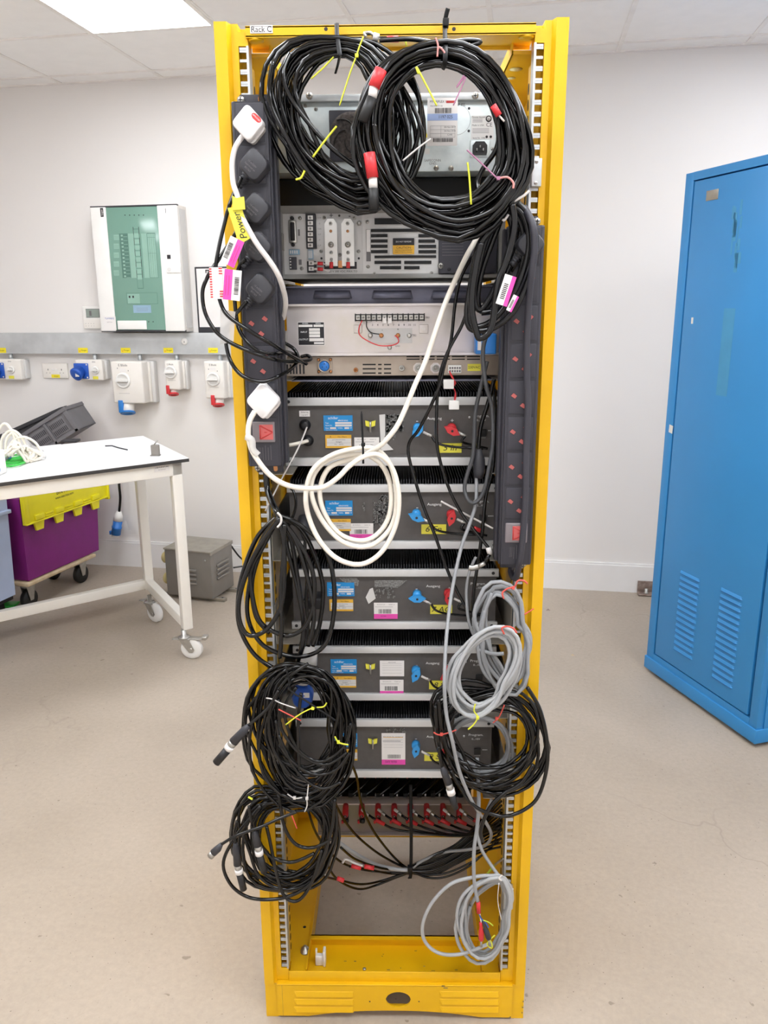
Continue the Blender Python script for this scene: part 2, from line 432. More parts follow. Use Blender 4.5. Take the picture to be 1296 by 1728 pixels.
# plinth with arch, hole and pressed louvres
b = B(); zt = .0925; cx, cz, rx, rz = .0090, at(665, 1687, 0).z, .0290, .0215
def arch(x): 
    t = max(0, 1-abs((x-.0)/.20)**2.2); return .006 + .017*t
N = 140; xs = [-.2725+.545*i/N for i in range(N+1)]
for x in (cx-rx, cx+rx): xs.append(x)
xs = sorted(xs)
for Yp, flip in ((0.0, 0), (.003, 1)):
    for i in range(len(xs)-1):
        xa, xb = xs[i], xs[i+1]; xm = (xa+xb)/2
        def q4(za0, za1, zb0, zb1):
            f = [(xa, Yp, za0), (xb, Yp, zb0), (xb, Yp, zb1), (xa, Yp, za1)]; b.quad(f[::-1] if flip else f, 'yellow')
        if abs(xm-cx) < rx:
            ha = rz*math.sqrt(max(0, 1-((xa-cx)/rx)**2)); hb = rz*math.sqrt(max(0, 1-((xb-cx)/rx)**2))
            q4(arch(xa), cz-ha, arch(xb), cz-hb); q4(cz+ha, zt, cz+hb, zt)
            for s in (-1, 1):
                if not flip: b.quad([(xa, 0, cz+s*ha), (xb, 0, cz+s*hb), (xb, .004, cz+s*hb), (xa, .004, cz+s*ha)], 'yellow')
        else: q4(arch(xa), zt, arch(xb), zt)
        if not flip: b.quad([(xa, 0, arch(xa)), (xa, .02, arch(xa)), (xb, .02, arch(xb)), (xb, 0, arch(xb))], 'yellow')
b.box(-.2725, .2725, 0, .03, zt, zt+.0025, 'yellow', .001)
for x0 in ((496, 597), (741, 842)):
    for yy in (1677, 1690, 1703):
        a = rect(x0[0], yy-4.5, x0[1], yy+4.5, 0)
        b.add([(a[0], .0002, a[2]), (a[1], .0002, a[2]), (a[1], .0002, a[3]), (a[0], .0002, a[3]), (a[0]+.007, -.0035, a[2]+.0016), (a[1]-.002, -.0035, a[2]+.0016), (a[1]-.002, -.001, a[3]-.002), (a[0]+.007, -.001, a[3]-.002)],
              [(0, 1, 5, 4), (1, 2, 6, 5), (2, 3, 7, 6), (3, 0, 4, 7), (4, 5, 6, 7)], 'yellow', False)
for px in (624, 707):
    p = at(px, 1690, 0); b.cyl((p.x, -.0003, p.z), (p.x, .001, p.z), .0018, 'ink')
b.box(-.2605, -.260, -.0003, .001, .006, zt, 'yellow_scuff')
for px, py, w in ((883, 1690, 1), (882, 1700, 1.4), (881, 1709, 1), (752, 1667, 4), (748, 1664, 3), (861, 1716, 1.5)):
    p = at(px, py, 0); b.box(p.x-w*.0012, p.x+w*.0012, -.0004, .001, p.z-.0015, p.z+.0012, 'yellow_scuff')
obj('plinth', b, parent=rack, label='plinth with an oval hole and pressed louvres')
# base tray
b = B(); b.box(-.2445, .2445, .010, .013, .0945, .122, 'yellow', .0008)
b.box(-.205, .205, .013, .125, .088, .091, 'yellow'); b.box(-.205, .205, .123, .127, .088, .118, 'yellow')
b.box(-.205, .205, .112, .127, .116, .118, 'yellow')
p = atz(615, 1636, .091); b.lathe((p.x, p.y, .091), (0, 0, 1), [(.004, 0), (.004, .003), (.001, .004)], 'steel')
for k in range(16):
    x = R0.uniform(-.19, .19); y = R0.uniform(.02, .11); b.box(x, x+R0.uniform(.002, .009), y, y+R0.uniform(.001, .003), .0909, .0913, 'yellow_scuff')
obj('base_tray', b, parent=rack)
b = B(); b.box(-.235, .235, .545, .60, .084, .108, 'yellow')
obj('rear_base_bar', b, parent=rack)
p = atz(515, 1606, .110)
b = B(); b.lathe((p.x, p.y, .110), (0, 0, 1), [(.0115, 0), (.0115, .003), (.009, .003), (.009, .010), (.0045, .010), (.0045, .016), (.001, .0165)], 'steel', 12)
obj('foot_bolt', b, parent=rack)
# small metal latch plates on the right rail
for nm, (xa, ya, xb, yb) in {'latch_plate': (897, 267, 914, 315), 'latch_plate ': (850, 1499, 866, 1534)}.items():
    a = rect(xa, ya, xb, yb, -.004); b = B(); b.box(a[0], a[1], -.006, .012, a[2], a[3], 'galv', .0015)
    for f in (.12, .88):
        z = a[2]+(a[3]-a[2])*f; b.lathe(((a[0]+a[1])/2-.001, -.006, z), (0, -1, 0), [(.0035, 0), (.0032, .0015), (.001, .002)], 'steel', 10)
        b.box((a[0]+a[1])/2-.003, (a[0]+a[1])/2+.001, -.0083, -.0078, z-.0004, z+.0004, 'ink')
    obj(nm.strip(), b, parent=rack)
# earth lead of the rack
b = B(); b.tube(trace([(820, 1478, .06), (828, 1468, .05), (835, 1460, .04)], .05), .0028, 'gy_wire')
b.tube(trace([(835, 1460, .04), (842, 1454, .03), (850, 1449, .02)], .02), .0026, 'steel')
obj('earth_lead', b, parent=rack)

# small white clip lying in the base tray
p = atz(540, 1626, .0925)
b = B(); b.box(p.x-.010, p.x+.009, p.y-.006, p.y+.006, .0918, .118, 'white_plastic', .0012); b.box(p.x+.008, p.x+.0145, p.y-.010, p.y+.010, .0918, .134, 'white_plastic', .002)
b.box(p.x-.010, p.x-.006, p.y-.001, p.y+.006, .117, .132, 'white_plastic', .0008)
obj('plastic_clip', b, label='small white plastic clip standing in the corner of the yellow base tray', cat='clip')

# support rails below each instrument (part of the rack)
def support(z, s=(-1, 1), y0=.02, n='support_rail'):
    for k in s:
        b = B(); b.box(k*.195, k*.243, y0, .53, z-.0015, z, 'zinc_rail'); b.box(k*.241, k*.243, y0, .53, z-.0015, z+.085, 'zinc_rail')
        obj(n, b, parent=rack)
# ================================================================== instruments in the rack
def screw(b, x, Y, z, r=.003, m='steel', cross=True):
    if b.host: h = b.host; c = B(); screw(c, x, Y, z, r, m, cross); obj('screw', c, parent=h); return
    b.lathe((x, Y, z), (0, -1, 0), [(r, 0), (r*.95, r*.4), (r*.4, r*.6)], m, 10)
    if cross:
        b.box(x-r*.55, x+r*.55, Y-r*.66, Y-r*.58, z-r*.12, z+r*.12, 'ink'); b.box(x-r*.12, x+r*.12, Y-r*.66, Y-r*.58, z-r*.55, z+r*.55, 'ink')
def barcode(b, x0, x1, Y, z0, z1, seed=1):
    r = random.Random(seed); x = x0
    while x < x1:
        w = r.choice((.0005, .0008, .0012)); b.box(x, min(x+w, x1), Y-.0002, Y, z0, z1, 'ink'); x += w+r.choice((.0005, .0008, .001))
def asset_label(name, parent, x0, x1, z0, z1, Y, pink=0, seed=1, tall=False, rot=0):
    b = B(); b.box(x0, x1, Y-.0005, Y, z0, z1, 'paper'); w, h = x1-x0, z1-z0; k = Y-.0006
    b.text('M Y C R I P L E X', x0+w*.3, k, z1-h*.12, h*.09 if not tall else h*.06, 'ink', sx=.7); b.text('PROPERTY OF', x0+w*.75, k, z1-h*.12, h*.08 if not tall else h*.05, 'ink_grey', sx=.7)
    b.box(x0+w*.05, x0+w*.8, k-.0001, k, z1-h*.26, z1-h*.245, 'ink_grey')
    if not tall: barcode(b, x0+w*.2, x0+w*.75, k, z0+h*.33, z0+h*.6, seed)
    if pink: b.box(x0, x1, k-.0002, k, z0, z0+h*pink, 'pink'); b.text('DATE TESTED', x0+w*.4, k-.0003, z0+h*pink*.55, h*.09, 'ink', sx=.6)
    if tall:
        barcode(b, x0+w*.25, x0+w*.8, k, z0+h*.2, z0+h*.32, seed)
        for q in (.55, .63, .71, .79): b.box(x0+w*.08, x0+w*.9, k-.0001, k, z0+h*q, z0+h*q+.0003, 'ink_grey')
        b.box(x0+w*.08, x0+w*.9, k-.0001, k, z0+h*.86, z0+h*.875, 'amber')
    return obj(name, b, parent=parent)

# ---------------- five amplifiers
AY = .10
HX0, HX1 = -.219, .2235
amps = [(670, 785), (817, 925), (960, 1060), (1090, 1180), (1213, 1310)]
words = ['topmost', 'second from the top', 'third from the top', 'fourth from the top', 'lowest']
AD = [
 dict(blue=(546, 701, 595, 727), yel=(549, 734, 593, 756), bar=(598, 738, 640, 768, 0), wing=(625, 716), pos=(704, 710, 763, 710, 733, 706), kb=(705, 727, .9), kr=(763, 727, -.5), tape=(741, 748, 779, 764, '5 In'), prog=(812, 702), glands=1,
      lab='rack amplifier marked 5 In on yellow tape, topmost of the five grey amplifiers'),
 dict(blue=(549, 845, 595, 870), yel=(552, 876, 592, 896), bar=(590, 883, 630, 909, .3), pos=(704, 856, 763, 856, 733, 851), kb=(703, 873, -.4), kr=(762, 874, 1.3), tape=(711, 885, 753, 901, '6 En'), prog=(812, 846),
      lab='rack amplifier marked 6 on yellow tape behind the white coiled cable'),
 dict(blue=(552, 983, 598, 1006), yel=(556, 1012, 596, 1031), bar=(631, 1017, 671, 1044, .3), pos=(703, 993, 758, 993, 731, 989), kb=(704, 1010, 0), kr=(757, 1008, 1.5), tape=(726, 1021, 763, 1036, '7 AC'), prog=(807, 985),
      lab='rack amplifier marked 7 on yellow tape, with torn grey sticker residue'),
 dict(blue=(558, 1113, 602, 1136), yel=(562, 1142, 601, 1160), bar=(641, 1147, 681, 1174, .3), wing=(625, 1126), white=(641, 1115, 682, 1141), pos=(703, 1122, 757, 1122, 730, 1119), kb=(702, 1139, 1.1), kr=(755, 1139, .6), tape=(724, 1149, 758, 1163, '8 S'), prog=(806, 1115),
      lab='rack amplifier marked 8 S on yellow tape'),
 dict(blue=(560, 1238, 603, 1260), yel=(563, 1265, 603, 1283), bar=(644, 1237, 684, 1290, .16), wing=(629, 1252), pos=(702, 1246, 757, 1246, 731, 1243), kb=(702, 1266, 1.35), kr=(755, 1266, .6), tape=(716, 1270, 750, 1284, '9 S'), prog=(803, 1240),
      lab='rack amplifier with one tall white and pink label, lowest of the five')]
def knob(name, parent, px, py, rot, m):
    p = at(px, py, AY-.02); b = B()
    b.lathe((p.x, AY, p.z+.004), (0, -1, 0), [(.0095, 0), (.0095, .010), (.0075, .018)], m, 20)
    pts = [(.0190, 0), (.007, .0080), (-.007, .0080), (-.0190, 0), (-.007, -.0080), (.007, -.0080)]
    T = Matrix.Translation((p.x, AY-.018, p.z)) @ Matrix.Rotation(PI/2, 4, 'X') @ Matrix.Rotation(rot, 4, 'Z')
    b.prism(pts, T, .007, m, taper=.92)
    b.cyl((p.x, AY-.0252, p.z), (p.x, AY-.0256, p.z), .0026, 'ink', n=10)
    return obj(name, b, parent=parent)
for i, ((ya, yb), d) in enumerate(zip(amps, AD)):
    zt = at(660, ya, AY).z; zb = at(660, yb, AY).z
    t = thing('rack_amplifier', (0, AY, zb), d['lab'], 'amplifier', 'grey amplifiers stacked in the rack')
    obj('body', B().box(HX0+.004, HX1-.004, AY+.002, .50, zb+.004, zt-.006, 'amp_grey'), parent=t)
    b = B()                                   # ribbed heat sink on top
    b.box(HX0+.004, HX1-.004, AY+.004, .50, zt-.006, zt-.003, 'rib_black'); x = HX0+.006
    while x < HX1-.006: b.box(x, x+.0018, AY+.004, .50, zt-.003, zt+.009, 'rib_black'); x += .0056
    obj('heat_sink', b, parent=t)
    h = at(660, ya+14, AY).z
    h = zt-(zt-zb)*.115
    b = B(); b.box(HX0, HX1, AY-.006, AY+.003, h, zt, 'alu', .0006); b.box(HX0, HX1, AY-.001, AY+.0005, h-.004, h, 'amp_grey')
    for x in (HX0+.010, HX1-.012): b.cyl((x, AY-.0065, (h+zt)/2), (x, AY-.0058, (h+zt)/2), .0035, 'ink', n=12)
    obj('trim_bar', b, parent=t); h2 = zb+(zt-zb)*.12
    b = B(); b.box(HX0, HX1, AY-.006, AY+.003, zb, h2, 'alu', .0006)
    for x in (HX0+.010, HX1-.012): b.cyl((x, AY-.0065, (h2+zb)/2), (x, AY-.0058, (h2+zb)/2), .0035, 'ink', n=12)
    obj('trim_bar', b, parent=t)
    # blue maker's plate
    a = rect(*d['blue'], AY); w, hh = a[1]-a[0], a[3]-a[2]; k = AY-.0007; b = B()
    b.box(a[0], a[1], AY-.0006, AY+.002, a[2], a[3], 'blue_label')
    b.text('schiller', a[0]+w*.33, k, a[3]-hh*.17, hh*.24, 'ink_white', sx=.95); b.text('electronic', a[0]+w*.67, k, a[3]-hh*.32, hh*.17, 'ink_white', sx=.95)
    for tx, fz in (('Type', .49), ('Fabrik Nr.', .65), ('Netz', .82)): b.text(tx, a[0]+w*(.12 if len(tx) < 6 else .18), k, a[3]-hh*fz, hh*.12, 'ink_white', sx=.9)
    for (p0, p1, q) in ((.4, .97, .49), (.4, .97, .65), (.22, .43, .82), (.72, .88, .82)): b.box(a[0]+w*p0, a[0]+w*p1, k-.0001, k, a[3]-hh*(q+.06), a[3]-hh*(q-.06), 'paper2')
    b.text('V/50Hz', a[0]+w*.57, k, a[3]-hh*.82, hh*.12, 'ink_white', sx=.9); b.text('W', a[0]+w*.94, k, a[3]-hh*.82, hh*.12, 'ink_white')
    b.text('Made in Western Germany', a[0]+w*.27, k, a[3]-hh*.94, hh*.075, 'ink_white', sx=.9)
    obj('maker_plate', b, parent=t, label='blue maker plate')
    a = rect(*d['yel'], AY); w, hh = a[1]-a[0], a[3]-a[2]; b = B()
    b.box(a[0], a[1], AY-.0006, AY+.002, a[2], a[3], 'amber'); b.text('A', a[0]+w*.2, k, a[3]-hh*.14, hh*.2); b.text('Von Olbern', a[0]+w*.65, k, a[3]-hh*.14, hh*.16, sx=.9)
    b.box(a[0]+w*.06, a[1]-.0003, k-.0001, k, a[2]+hh*.16, a[3]-hh*.26, 'paper2'); k2 = k-.0002
    b.text('ges. fur Elektronikentwicklung', a[0]+w*.52, k2, a[3]-hh*.36, hh*.1, sx=.8); b.text('Stuttgart', a[0]+w*.52, k2, a[3]-hh*.52, hh*.13); b.text('FN    10073', a[0]+w*.52, k2, a[3]-hh*.72, hh*.14, 'ink_grey')
    b.box(a[0]+w*.06, a[1], k2-.0001, k2, a[3]-hh*.60, a[3]-hh*.59, 'ink_grey')
    obj('property_plate', b, parent=t, label='yellow and white property plate')
    bx = d['bar']; a = rect(*bx[:4], AY)
    asset_label('asset_label', t, *a, AY, bx[4], i, tall=(i == 4))
    if 'white' in d:
        a = rect(*d['white'], AY); b = B(); b.box(a[0], a[1], AY-.0006, AY+.001, a[2], a[3], 'paper'); w, hh = a[1]-a[0], a[3]-a[2]
        for q in (.2, .4, .55, .7, .82): b.box(a[0]+w*.1, a[0]+w*.9, k-.0001, k, a[2]+hh*q, a[2]+hh*q+.0003, 'ink_grey')
        b.text('MESSTECHNIK', a[0]+w*.5, k, a[3]-hh*.1, hh*.09, 'ink_grey', sx=.8); obj('calibration_label', b, parent=t)
    if 'wing' in d:                       # yellow wing nut valve
        p = at(*d['wing'], AY-.004); b = B()
        for s in (-1, 1): b.prism([(0, -.006), (s*.0095, -.003), (s*.0105, .0075), (s*.004, .006), (0, .004)][::s], Matrix.Translation((p.x, AY-.001, p.z)) @ Matrix.Rotation(PI/2, 4, 'X'), .004, 'tape_yellow')
        b.tube([(p.x, AY-.006, p.z+.006), (p.x, AY-.006, p.z-.016)], .0022, 'steel'); obj('test_valve', b, parent=t, label='yellow winged test valve')
    k = AY-.0006; b = B(); ps = d['pos']
    for tx, px, py, s in (('-', ps[0], ps[1], .014), ('+', ps[2], ps[3], .012), ('Ausgang', ps[4], ps[5], .0078), ('Program.', d['prog'][0], d['prog'][1], .0078), ('0...10V', d['prog'][0], d['prog'][1]+7, .006)):
        p = at(px, py, AY); b.text(tx, p.x, k, p.z, s, 'ink_white', sx=1.15)
    p = at(d['prog'][0]-20, d['prog'][1]+2, AY)
    b.lathe((p.x, k+.0006, p.z), (0, -1, 0), [(.0022, 0), (.0022, .0008)], 'ink_white', 12)
    b.box(p.x-.0016, p.x+.0016, k-.0005, k-.0002, p.z-.0003, p.z+.0003, 'ink')
    p = at(d['prog'][0]+2, d['prog'][1]+27, AY)
    for yy in (0, -.012): b.box(p.x-.006, p.x+.007, k-.0001, k, p.z+yy, p.z+yy+.0005, 'ink_white')
    c = B(); c.box(p.x-.007, p.x+.008, AY-.003, AY, p.z-.008, p.z+.006, 'black', .0006); obj('program_switch', c, parent=t)
    for q in range(4): b.box(p.x+.012+q*.003, p.x+.0135+q*.003, k-.0002, k, p.z+.002, p.z+.004, 'ink_white')
    obj('panel_print', b, parent=t, label='white printed panel lettering')
    kn = knob('negative_terminal', t, *d['kb'], 'blue_knob'); kn['label'] = 'blue wing terminal knob'
    kp = knob('positive_terminal', t, *d['kr'], 'red'); kp['label'] = 'red wing terminal knob'
    for nm, kk, dest in (('negative_lead', d['kb'], (60, 26, 110, 30)), ('positive_lead', d['kr'], (30, 22, 60, 30))):
        b = B(); x, y = kk[0], kk[1]
        b.tube(trace([(x+9, y+2, AY-.012), (x+19, y+7, AY-.014)], AY, 3), .0026, 'tie_white'); b.tube(trace([(x+18, y+6, AY-.014), (x+24, y+9, AY-.014)], AY, 3), .0030, 'steel')
        b.tube(trace([(x+23, y+8, AY-.014), (x+dest[0]*.55, y+dest[1]*.8, AY-.018), (x+dest[0], y+dest[1]+1, AY-.015), (x+dest[2], y+dest[3], AY-.015)], AY), .0026, 'black_cable')
        if i == 1 and nm == 'positive_lead': b.tube(trace([(x+38, y+17, AY-.019), (x+50, y+22, AY-.016)], AY, 3), .0045, 'red')
        obj('terminal_lead', b, parent=kn if nm[0] == 'n' else kp)
    tp = d['tape']; a = rect(*tp[:4], AY); b = B(); b.box(a[0], a[1], AY-.0006, AY+.001, a[2], a[3], 'tape_yellow')
    b.text(tp[4], (a[0]+a[1])/2, AY-.0008, (a[2]+a[3])/2, (a[3]-a[2])*.86, 'ink', shear=.25, sx=1.1)
    obj('tape_marker', b, parent=t, label='yellow tape with a handwritten number')
    if d.get('glands'):
        for px, py in ((515, 717), (520, 743)):
            p = at(px, py, AY); b = B(); b.lathe((p.x, AY, p.z), (0, -1, 0), [(.0115, 0), (.0115, .005), (.008, .007), (.008, .012), (.005, .013)], 'gland', 20); obj('cable_gland', b, parent=t)
        a = rect(505, 693, 523, 703, AY); b = B(); b.box(a[0], a[1], AY-.0006, AY, a[2], a[3], 'paper'); b.text('Sicherung', (a[0]+a[1])/2, AY-.0008, a[3]-.003, .0038); b.text('1.6 A/T', (a[0]+a[1])/2, AY-.0008, a[2]+.003, .0042, 'ink_grey'); obj('fuse_label', b, parent=t)
    # adhesive residue and torn stickers
    b = B(); rr = random.Random(i+4)
    def speck(x0_, y0_, x1_, y1_, n, m='residue'):
        a = rect(x0_, y0_, x1_, y1_, AY)
        for _ in range(n):
            x = rr.uniform(a[0], a[1]); z = rr.uniform(a[2], a[3]); s = rr.uniform(.0006, .0026); b.prism([(s*math.cos(u)*rr.uniform(.5, 1.3), s*math.sin(u)*rr.uniform(.5, 1.6)) for u in [j*PI/3 for j in range(6)]], Matrix.Translation((x, AY+.0005, z)) @ Matrix.Rotation(PI/2, 4, 'X'), .0009, m)
    def poly(pp, m, Y=AY-.0003): b.prism([(0+at(x, y, AY).x, -at(x, y, AY).z) for x, y in pp][::-1], Matrix.Translation((0, Y, 0)) @ Matrix.Rotation(-PI/2, 4, 'X'), .0008, m)
    if i == 0:
        poly([(640, 700), (650, 699), (650, 745), (664, 759), (643, 761)], 'paper2'); speck(652, 700, 680, 728, 260); speck(650, 725, 668, 742, 60)
    elif i == 1: speck(640, 836, 664, 888, 330); speck(630, 845, 640, 890, 60); speck(612, 850, 615, 862, 6)
    elif i == 2:
        poly([(570, 974), (600, 974), (606, 980), (604, 989), (580, 982)], 'residue'); poly([(632, 979), (687, 979), (671, 992), (632, 990)], 'residue')
        poly([(624, 994), (629, 992), (634, 1010), (622, 1019), (617, 1008)], 'paper2'); speck(632, 990, 668, 1008, 50)
    elif i == 4: speck(650, 1228, 684, 1236, 26)
    if b.v: obj('sticker_residue', b, parent=t)
    support(zb-.001)

# ---------------- top controller unit (zinc box)
TY = .10
a = rect(466, 160, 862, 290, TY); TX0, TX1, TZ0, TZ1 = -.228, .216, a[2], a[3]
t = thing('vacuum_controller', (0, TY, TZ0), 'galvanised steel controller box at the top of the rack with a mains inlet', 'controller')
hT = at(660, 172, TY).z
b = B(); b.box(TX0, TX1, TY, .45, TZ0, hT, 'galv_face', .001); obj('case', b, parent=t)
b = B(); b.box(TX0-.002, TX1+.002, TY-.010, .02+TY, hT, TZ1, 'galv', .001)
for px in (523, 801): p = at(px, 165, TY); screw(b, p.x, TY-.010, p.z+.001, .0062)
obj('mounting_flange', b, parent=t)
b = B(); a = rect(556, 186, 622, 273, TY-.003); b.box(a[0], a[1], TY-.006, TY+.003, a[2], a[3], 'strip_black', .002); obj('fan_plate', b, parent=t)
b = B(); xc, zc = (a[0]+a[1])/2+.004, (a[2]+a[3])/2+.001
b.lathe((xc, TY-.006, zc), (0, -1, 0), [(.040, 0), (.039, .006), (.032, .008), (.010, .006), (.001, .007)], 'foam_dark', 32)
for k in range(5): b.tube([(xc+.036*math.cos(a0)*rr_, TY-.0145, zc+.036*math.sin(a0)*rr_) for a0, rr_ in [(k*1.26+j*.16, .35+j*.09) for j in range(8)]], .0013, 'black')
obj('fan_filter', b, parent=t, label='crumbling black foam fan filter')
b = B(); b.host = t
for px, py in ((515, 178), (533, 184), (519, 245), (736, 285), (762, 285), (536, 253)): p = at(px, py, TY); screw(b, p.x, TY, p.z, .0036)
for px, py in ((791.5, 183), (791, 221), (745, 184)): p = at(px, py, TY); b.cyl((p.x, TY-.0003, p.z), (p.x, TY+.0003, p.z), .0024, 'ink', n=10)
obj('screw_hole', b, parent=t); b = B()
p = at(770, 202, TY)
for k in range(40):
    u0, u1 = k*2*PI/40, (k+1)*2*PI/40; b.tube([(p.x+.026*math.cos(u), TY-.0002, p.z+.026*math.sin(u)) for u in (u0, u1)], .0003, 'ink_grey', 4)
p = at(776, 177, TY); b.text('TSP FIL', p.x, TY-.0004, p.z, .007, 'ink_grey')
p = at(730, 271, TY); b.text('SAFECONN', p.x, TY-.0004, p.z, .006, 'ink_grey'); p = at(730, 276, TY); b.text('GND', p.x, TY-.0004, p.z, .006, 'ink_grey')
for k, (px, py) in enumerate(((736, 284), (761, 284))): p = at(px, py, TY); c = B(); c.lathe((p.x, TY, p.z), (0, -1, 0), [(.0048, 0), (.0048, .004), (.0025, .004), (.0025, .009)], 'steel', 6); obj('earth_stud', c, parent=t)
a = rect(717, 251, 725, 260, TY); b.box(a[0], a[1], TY-.0004, TY, a[2], a[3], 'paper2')
a = rect(716, 214, 722, 232, TY); b.prism([(0, 0), (.010, 0), (.005, .010)], Matrix.Translation((a[0]-.002, TY, a[2])) @ Matrix.Rotation(PI/2, 4, 'X'), .0005, 'sign_yellow')
obj('panel_print', b, parent=t)
b = B(); a = rect(795, 195, 833, 235, TY); w, h = a[1]-a[0], a[3]-a[2]; b.box(a[0], a[1], TY-.0005, TY, a[2], a[3], 'psu_panel'); k = TY-.0007
b.text('Gamma Vacuum', a[0]+w*.33, k, a[3]-h*.07, .0042, sx=.9)
for q in (.14, .2, .26): b.box(a[0]+w*.06, a[0]+w*.5, k, k+.0001, a[3]-h*q-.0008, a[3]-h*q, 'ink_grey')
b.text('Made in USA', a[0]+w*.3, k, a[3]-h*.41, .0042); b.text('CE', a[0]+w*.8, k, a[3]-h*.40, .0095)
b.lathe((a[0]+w*.77, TY, a[3]-h*.14), (0, -1, 0), [(.0055, 0), (.0055, .0009)], 'ink', 16); b.lathe((a[0]+w*.77, TY, a[3]-h*.14), (0, -1, 0), [(.0036, 0), (.0036, .0011)], 'psu_panel', 16); b.text('UL', a[0]+w*.77, k-.0006, a[3]-h*.14, .0035)
for q in (.55, .61, .67, .72): b.box(a[0]+w*.06, a[0]+w*.8, k, k+.0001, a[3]-h*q-.0007, a[3]-h*q, 'ink_grey')
b.text('Serial No. 1348', a[0]+w*.35, k, a[2]+h*.05, .004, sx=.9)
for q in (.7, .88): b.lathe((a[0]+w*q, TY, a[2]+h*.1), (0, -1, 0), [(.0024, 0), (.0024, .0008)], 'ink', 8)
obj('rating_plate', b, parent=t)
b = B(); a = rect(793, 237, 826, 266, TY); b.box(a[0], a[1], TY-.002, TY, a[2], a[3], 'galv_face', .001); xm, zm = (a[0]+a[1])/2, (a[2]+a[3])/2
oct_ = [(-.0125, -.011), (.0125, -.011), (.0135, -.006), (.0135, .006), (.008, .0125), (-.008, .0125), (-.0135, .006), (-.0135, -.006)]
b.prism(oct_, Matrix.Translation((xm, TY-.001, zm)) @ Matrix.Rotation(PI/2, 4, 'X'), .004, 'black')
b.prism([(x*.7, z*.55) for x, z in oct_], Matrix.Translation((xm, TY-.005, zm)) @ Matrix.Rotation(PI/2, 4, 'X'), .0004, 'deep_black')
for dx, dz in ((-.006, -.002), (0, .003), (.006, -.002)): b.box(xm+dx-.0009, xm+dx+.0009, TY-.010, TY-.004, zm+dz-.002, zm+dz+.002, 'steel')
screw(b, a[1]+.005, TY, zm, .0032)
obj('mains_inlet', b, parent=t, label='black three-pin mains inlet')
# hanging calibration tag in front of the controller
b = B(); YT = .03; a = rect(721, 165, 772, 246, YT); w, h = a[1]-a[0], a[3]-a[2]; b.box(a[0], a[1], YT, YT+.0008, a[2], a[3], 'paper', .0003); k = YT-.0003
b.text('MYCRIPLEX 1', a[0]+w*.35, k, a[3]-h*.08, .0055, sx=.9); b.box(a[0]+w*.62, a[0]+w*.93, k, k+.0002, a[3]-h*.11, a[3]-h*.06, 'ink_red')
b.text('PROPERTY ID', a[0]+w*.3, k, a[3]-h*.17, .0036, 'ink_grey'); barcode(b, a[0]+w*.25, a[0]+w*.8, k, a[3]-h*.32, a[3]-h*.21, 5)
b.box(a[0], a[1], k-.0003, k+.0002, a[3]-h*.47, a[3]-h*.33, 'pale_blue'); b.text('1197 025', a[0]+w*.6, k-.0005, a[3]-h*.40, .0075, sx=.9)
for q in (.58, .66, .74, .82): b.box(a[0]+w*.1, a[0]+w*.92, k, k+.0002, a[3]-h*q-.0003, a[3]-h*q, 'ink_grey')
for q, tx in ((.61, '20-Nov-2019'), (.69, '20-Nov-2020'), (.77, 'C.Hill')): b.text(tx, a[0]+w*.75, k, a[3]-h*q, .0038, 'ink_grey')
for q in (.1, .45, .92): b.box(a[0]+w*q, a[0]+w*q+.0003, k, k+.0002, a[3]-h*.82, a[3]-h*.58, 'ink_grey')
barcode(b, a[0]+w*.2, a[0]+w*.85, k, a[2]+h*.08, a[2]+h*.16, 6)
obj('calibration_tag', b, label='white calibration tag with a pale blue strip hanging inside the right coil', cat='tag')

# ---------------- black blanking shelf under the controller
a = rect(466, 292, 862, 346, .12)
obj('blanking_panel', B().box(-.235, .235, .16, .45, a[2]+.004, a[3]-.003, 'deep_black', .002), label='black blank chassis between the galvanised box and the DC power supply', cat='rack panel')

# ---------------- DC power supply
PY = .10
t = thing('power_supply', (0, PY, at(660, 470, PY).z), 'light grey DC power supply with white bus bars and a slotted fan grille', 'power supply')
o = rect(470, 348, 838, 470, PY-.01); o = (o[0], .212, o[2], o[3]); inn = rect(479, 360, 800, 462, PY); inn = (inn[0], .20, inn[2], inn[3])
b = B(); yo, yi = PY-.03, PY-.004
O = [(o[0], yo, o[2]), (o[1], yo, o[2]), (o[1], yo, o[3]), (o[0], yo, o[3])]; I = [(inn[0], yi, inn[2]), (inn[1], yi, inn[2]), (inn[1], yi, inn[3]), (inn[0], yi, inn[3])]
Bk = [(x, .46, z) for x, _, z in O]
b.add(O+I+Bk, [(0, 1, 5, 4), (1, 2, 6, 5), (2, 3, 7, 6), (3, 0, 4, 7), (0, 8, 9, 1), (1, 9, 10, 2), (2, 10, 11, 3), (3, 11, 8, 0), (8, 11, 10, 9)], 'psu_frame')
a = rect(470, 395, 479, 424, PY); b.box(o[0]+.002, inn[0]+.001, yo+.006, yi+.006, a[2], a[3], 'tf_grey')
obj('case', b, parent=t)
b = B(); b.box(inn[0], inn[1], yi, PY+.01, inn[2], inn[3], 'psu_panel')
a = rect(517, 361, 612, 461, PY); b.box(a[0], a[1], yi-.001, yi+.001, a[2], a[3], 'psu_panel2')
obj('rear_panel', b, parent=t); K = yi-.001
def C_(px, py): p = at(px, py, K); return p.x, p.z
b = B(); x, z = C_(494, 391); b.box(x-.0075, x+.0075, K-.004, K, z-.021, z+.021, 'steel', .004); b.box(x-.0045, x+.0045, K-.006, K, z-.017, z+.017, 'ink', .003)
for s in (-1, 1): b.lathe((x, K, z+s*.024), (0, -1, 0), [(.0035, 0), (.0035, .007)], 'ink', 10)
obj('data_connector', b, parent=t, label='black 25-way data connector with steel shell')
b = B(); a = rect(517, 361.5, 534, 420, K); b.box(a[0], a[1], K-.008, K, a[2], a[3], 'ink', .0008)
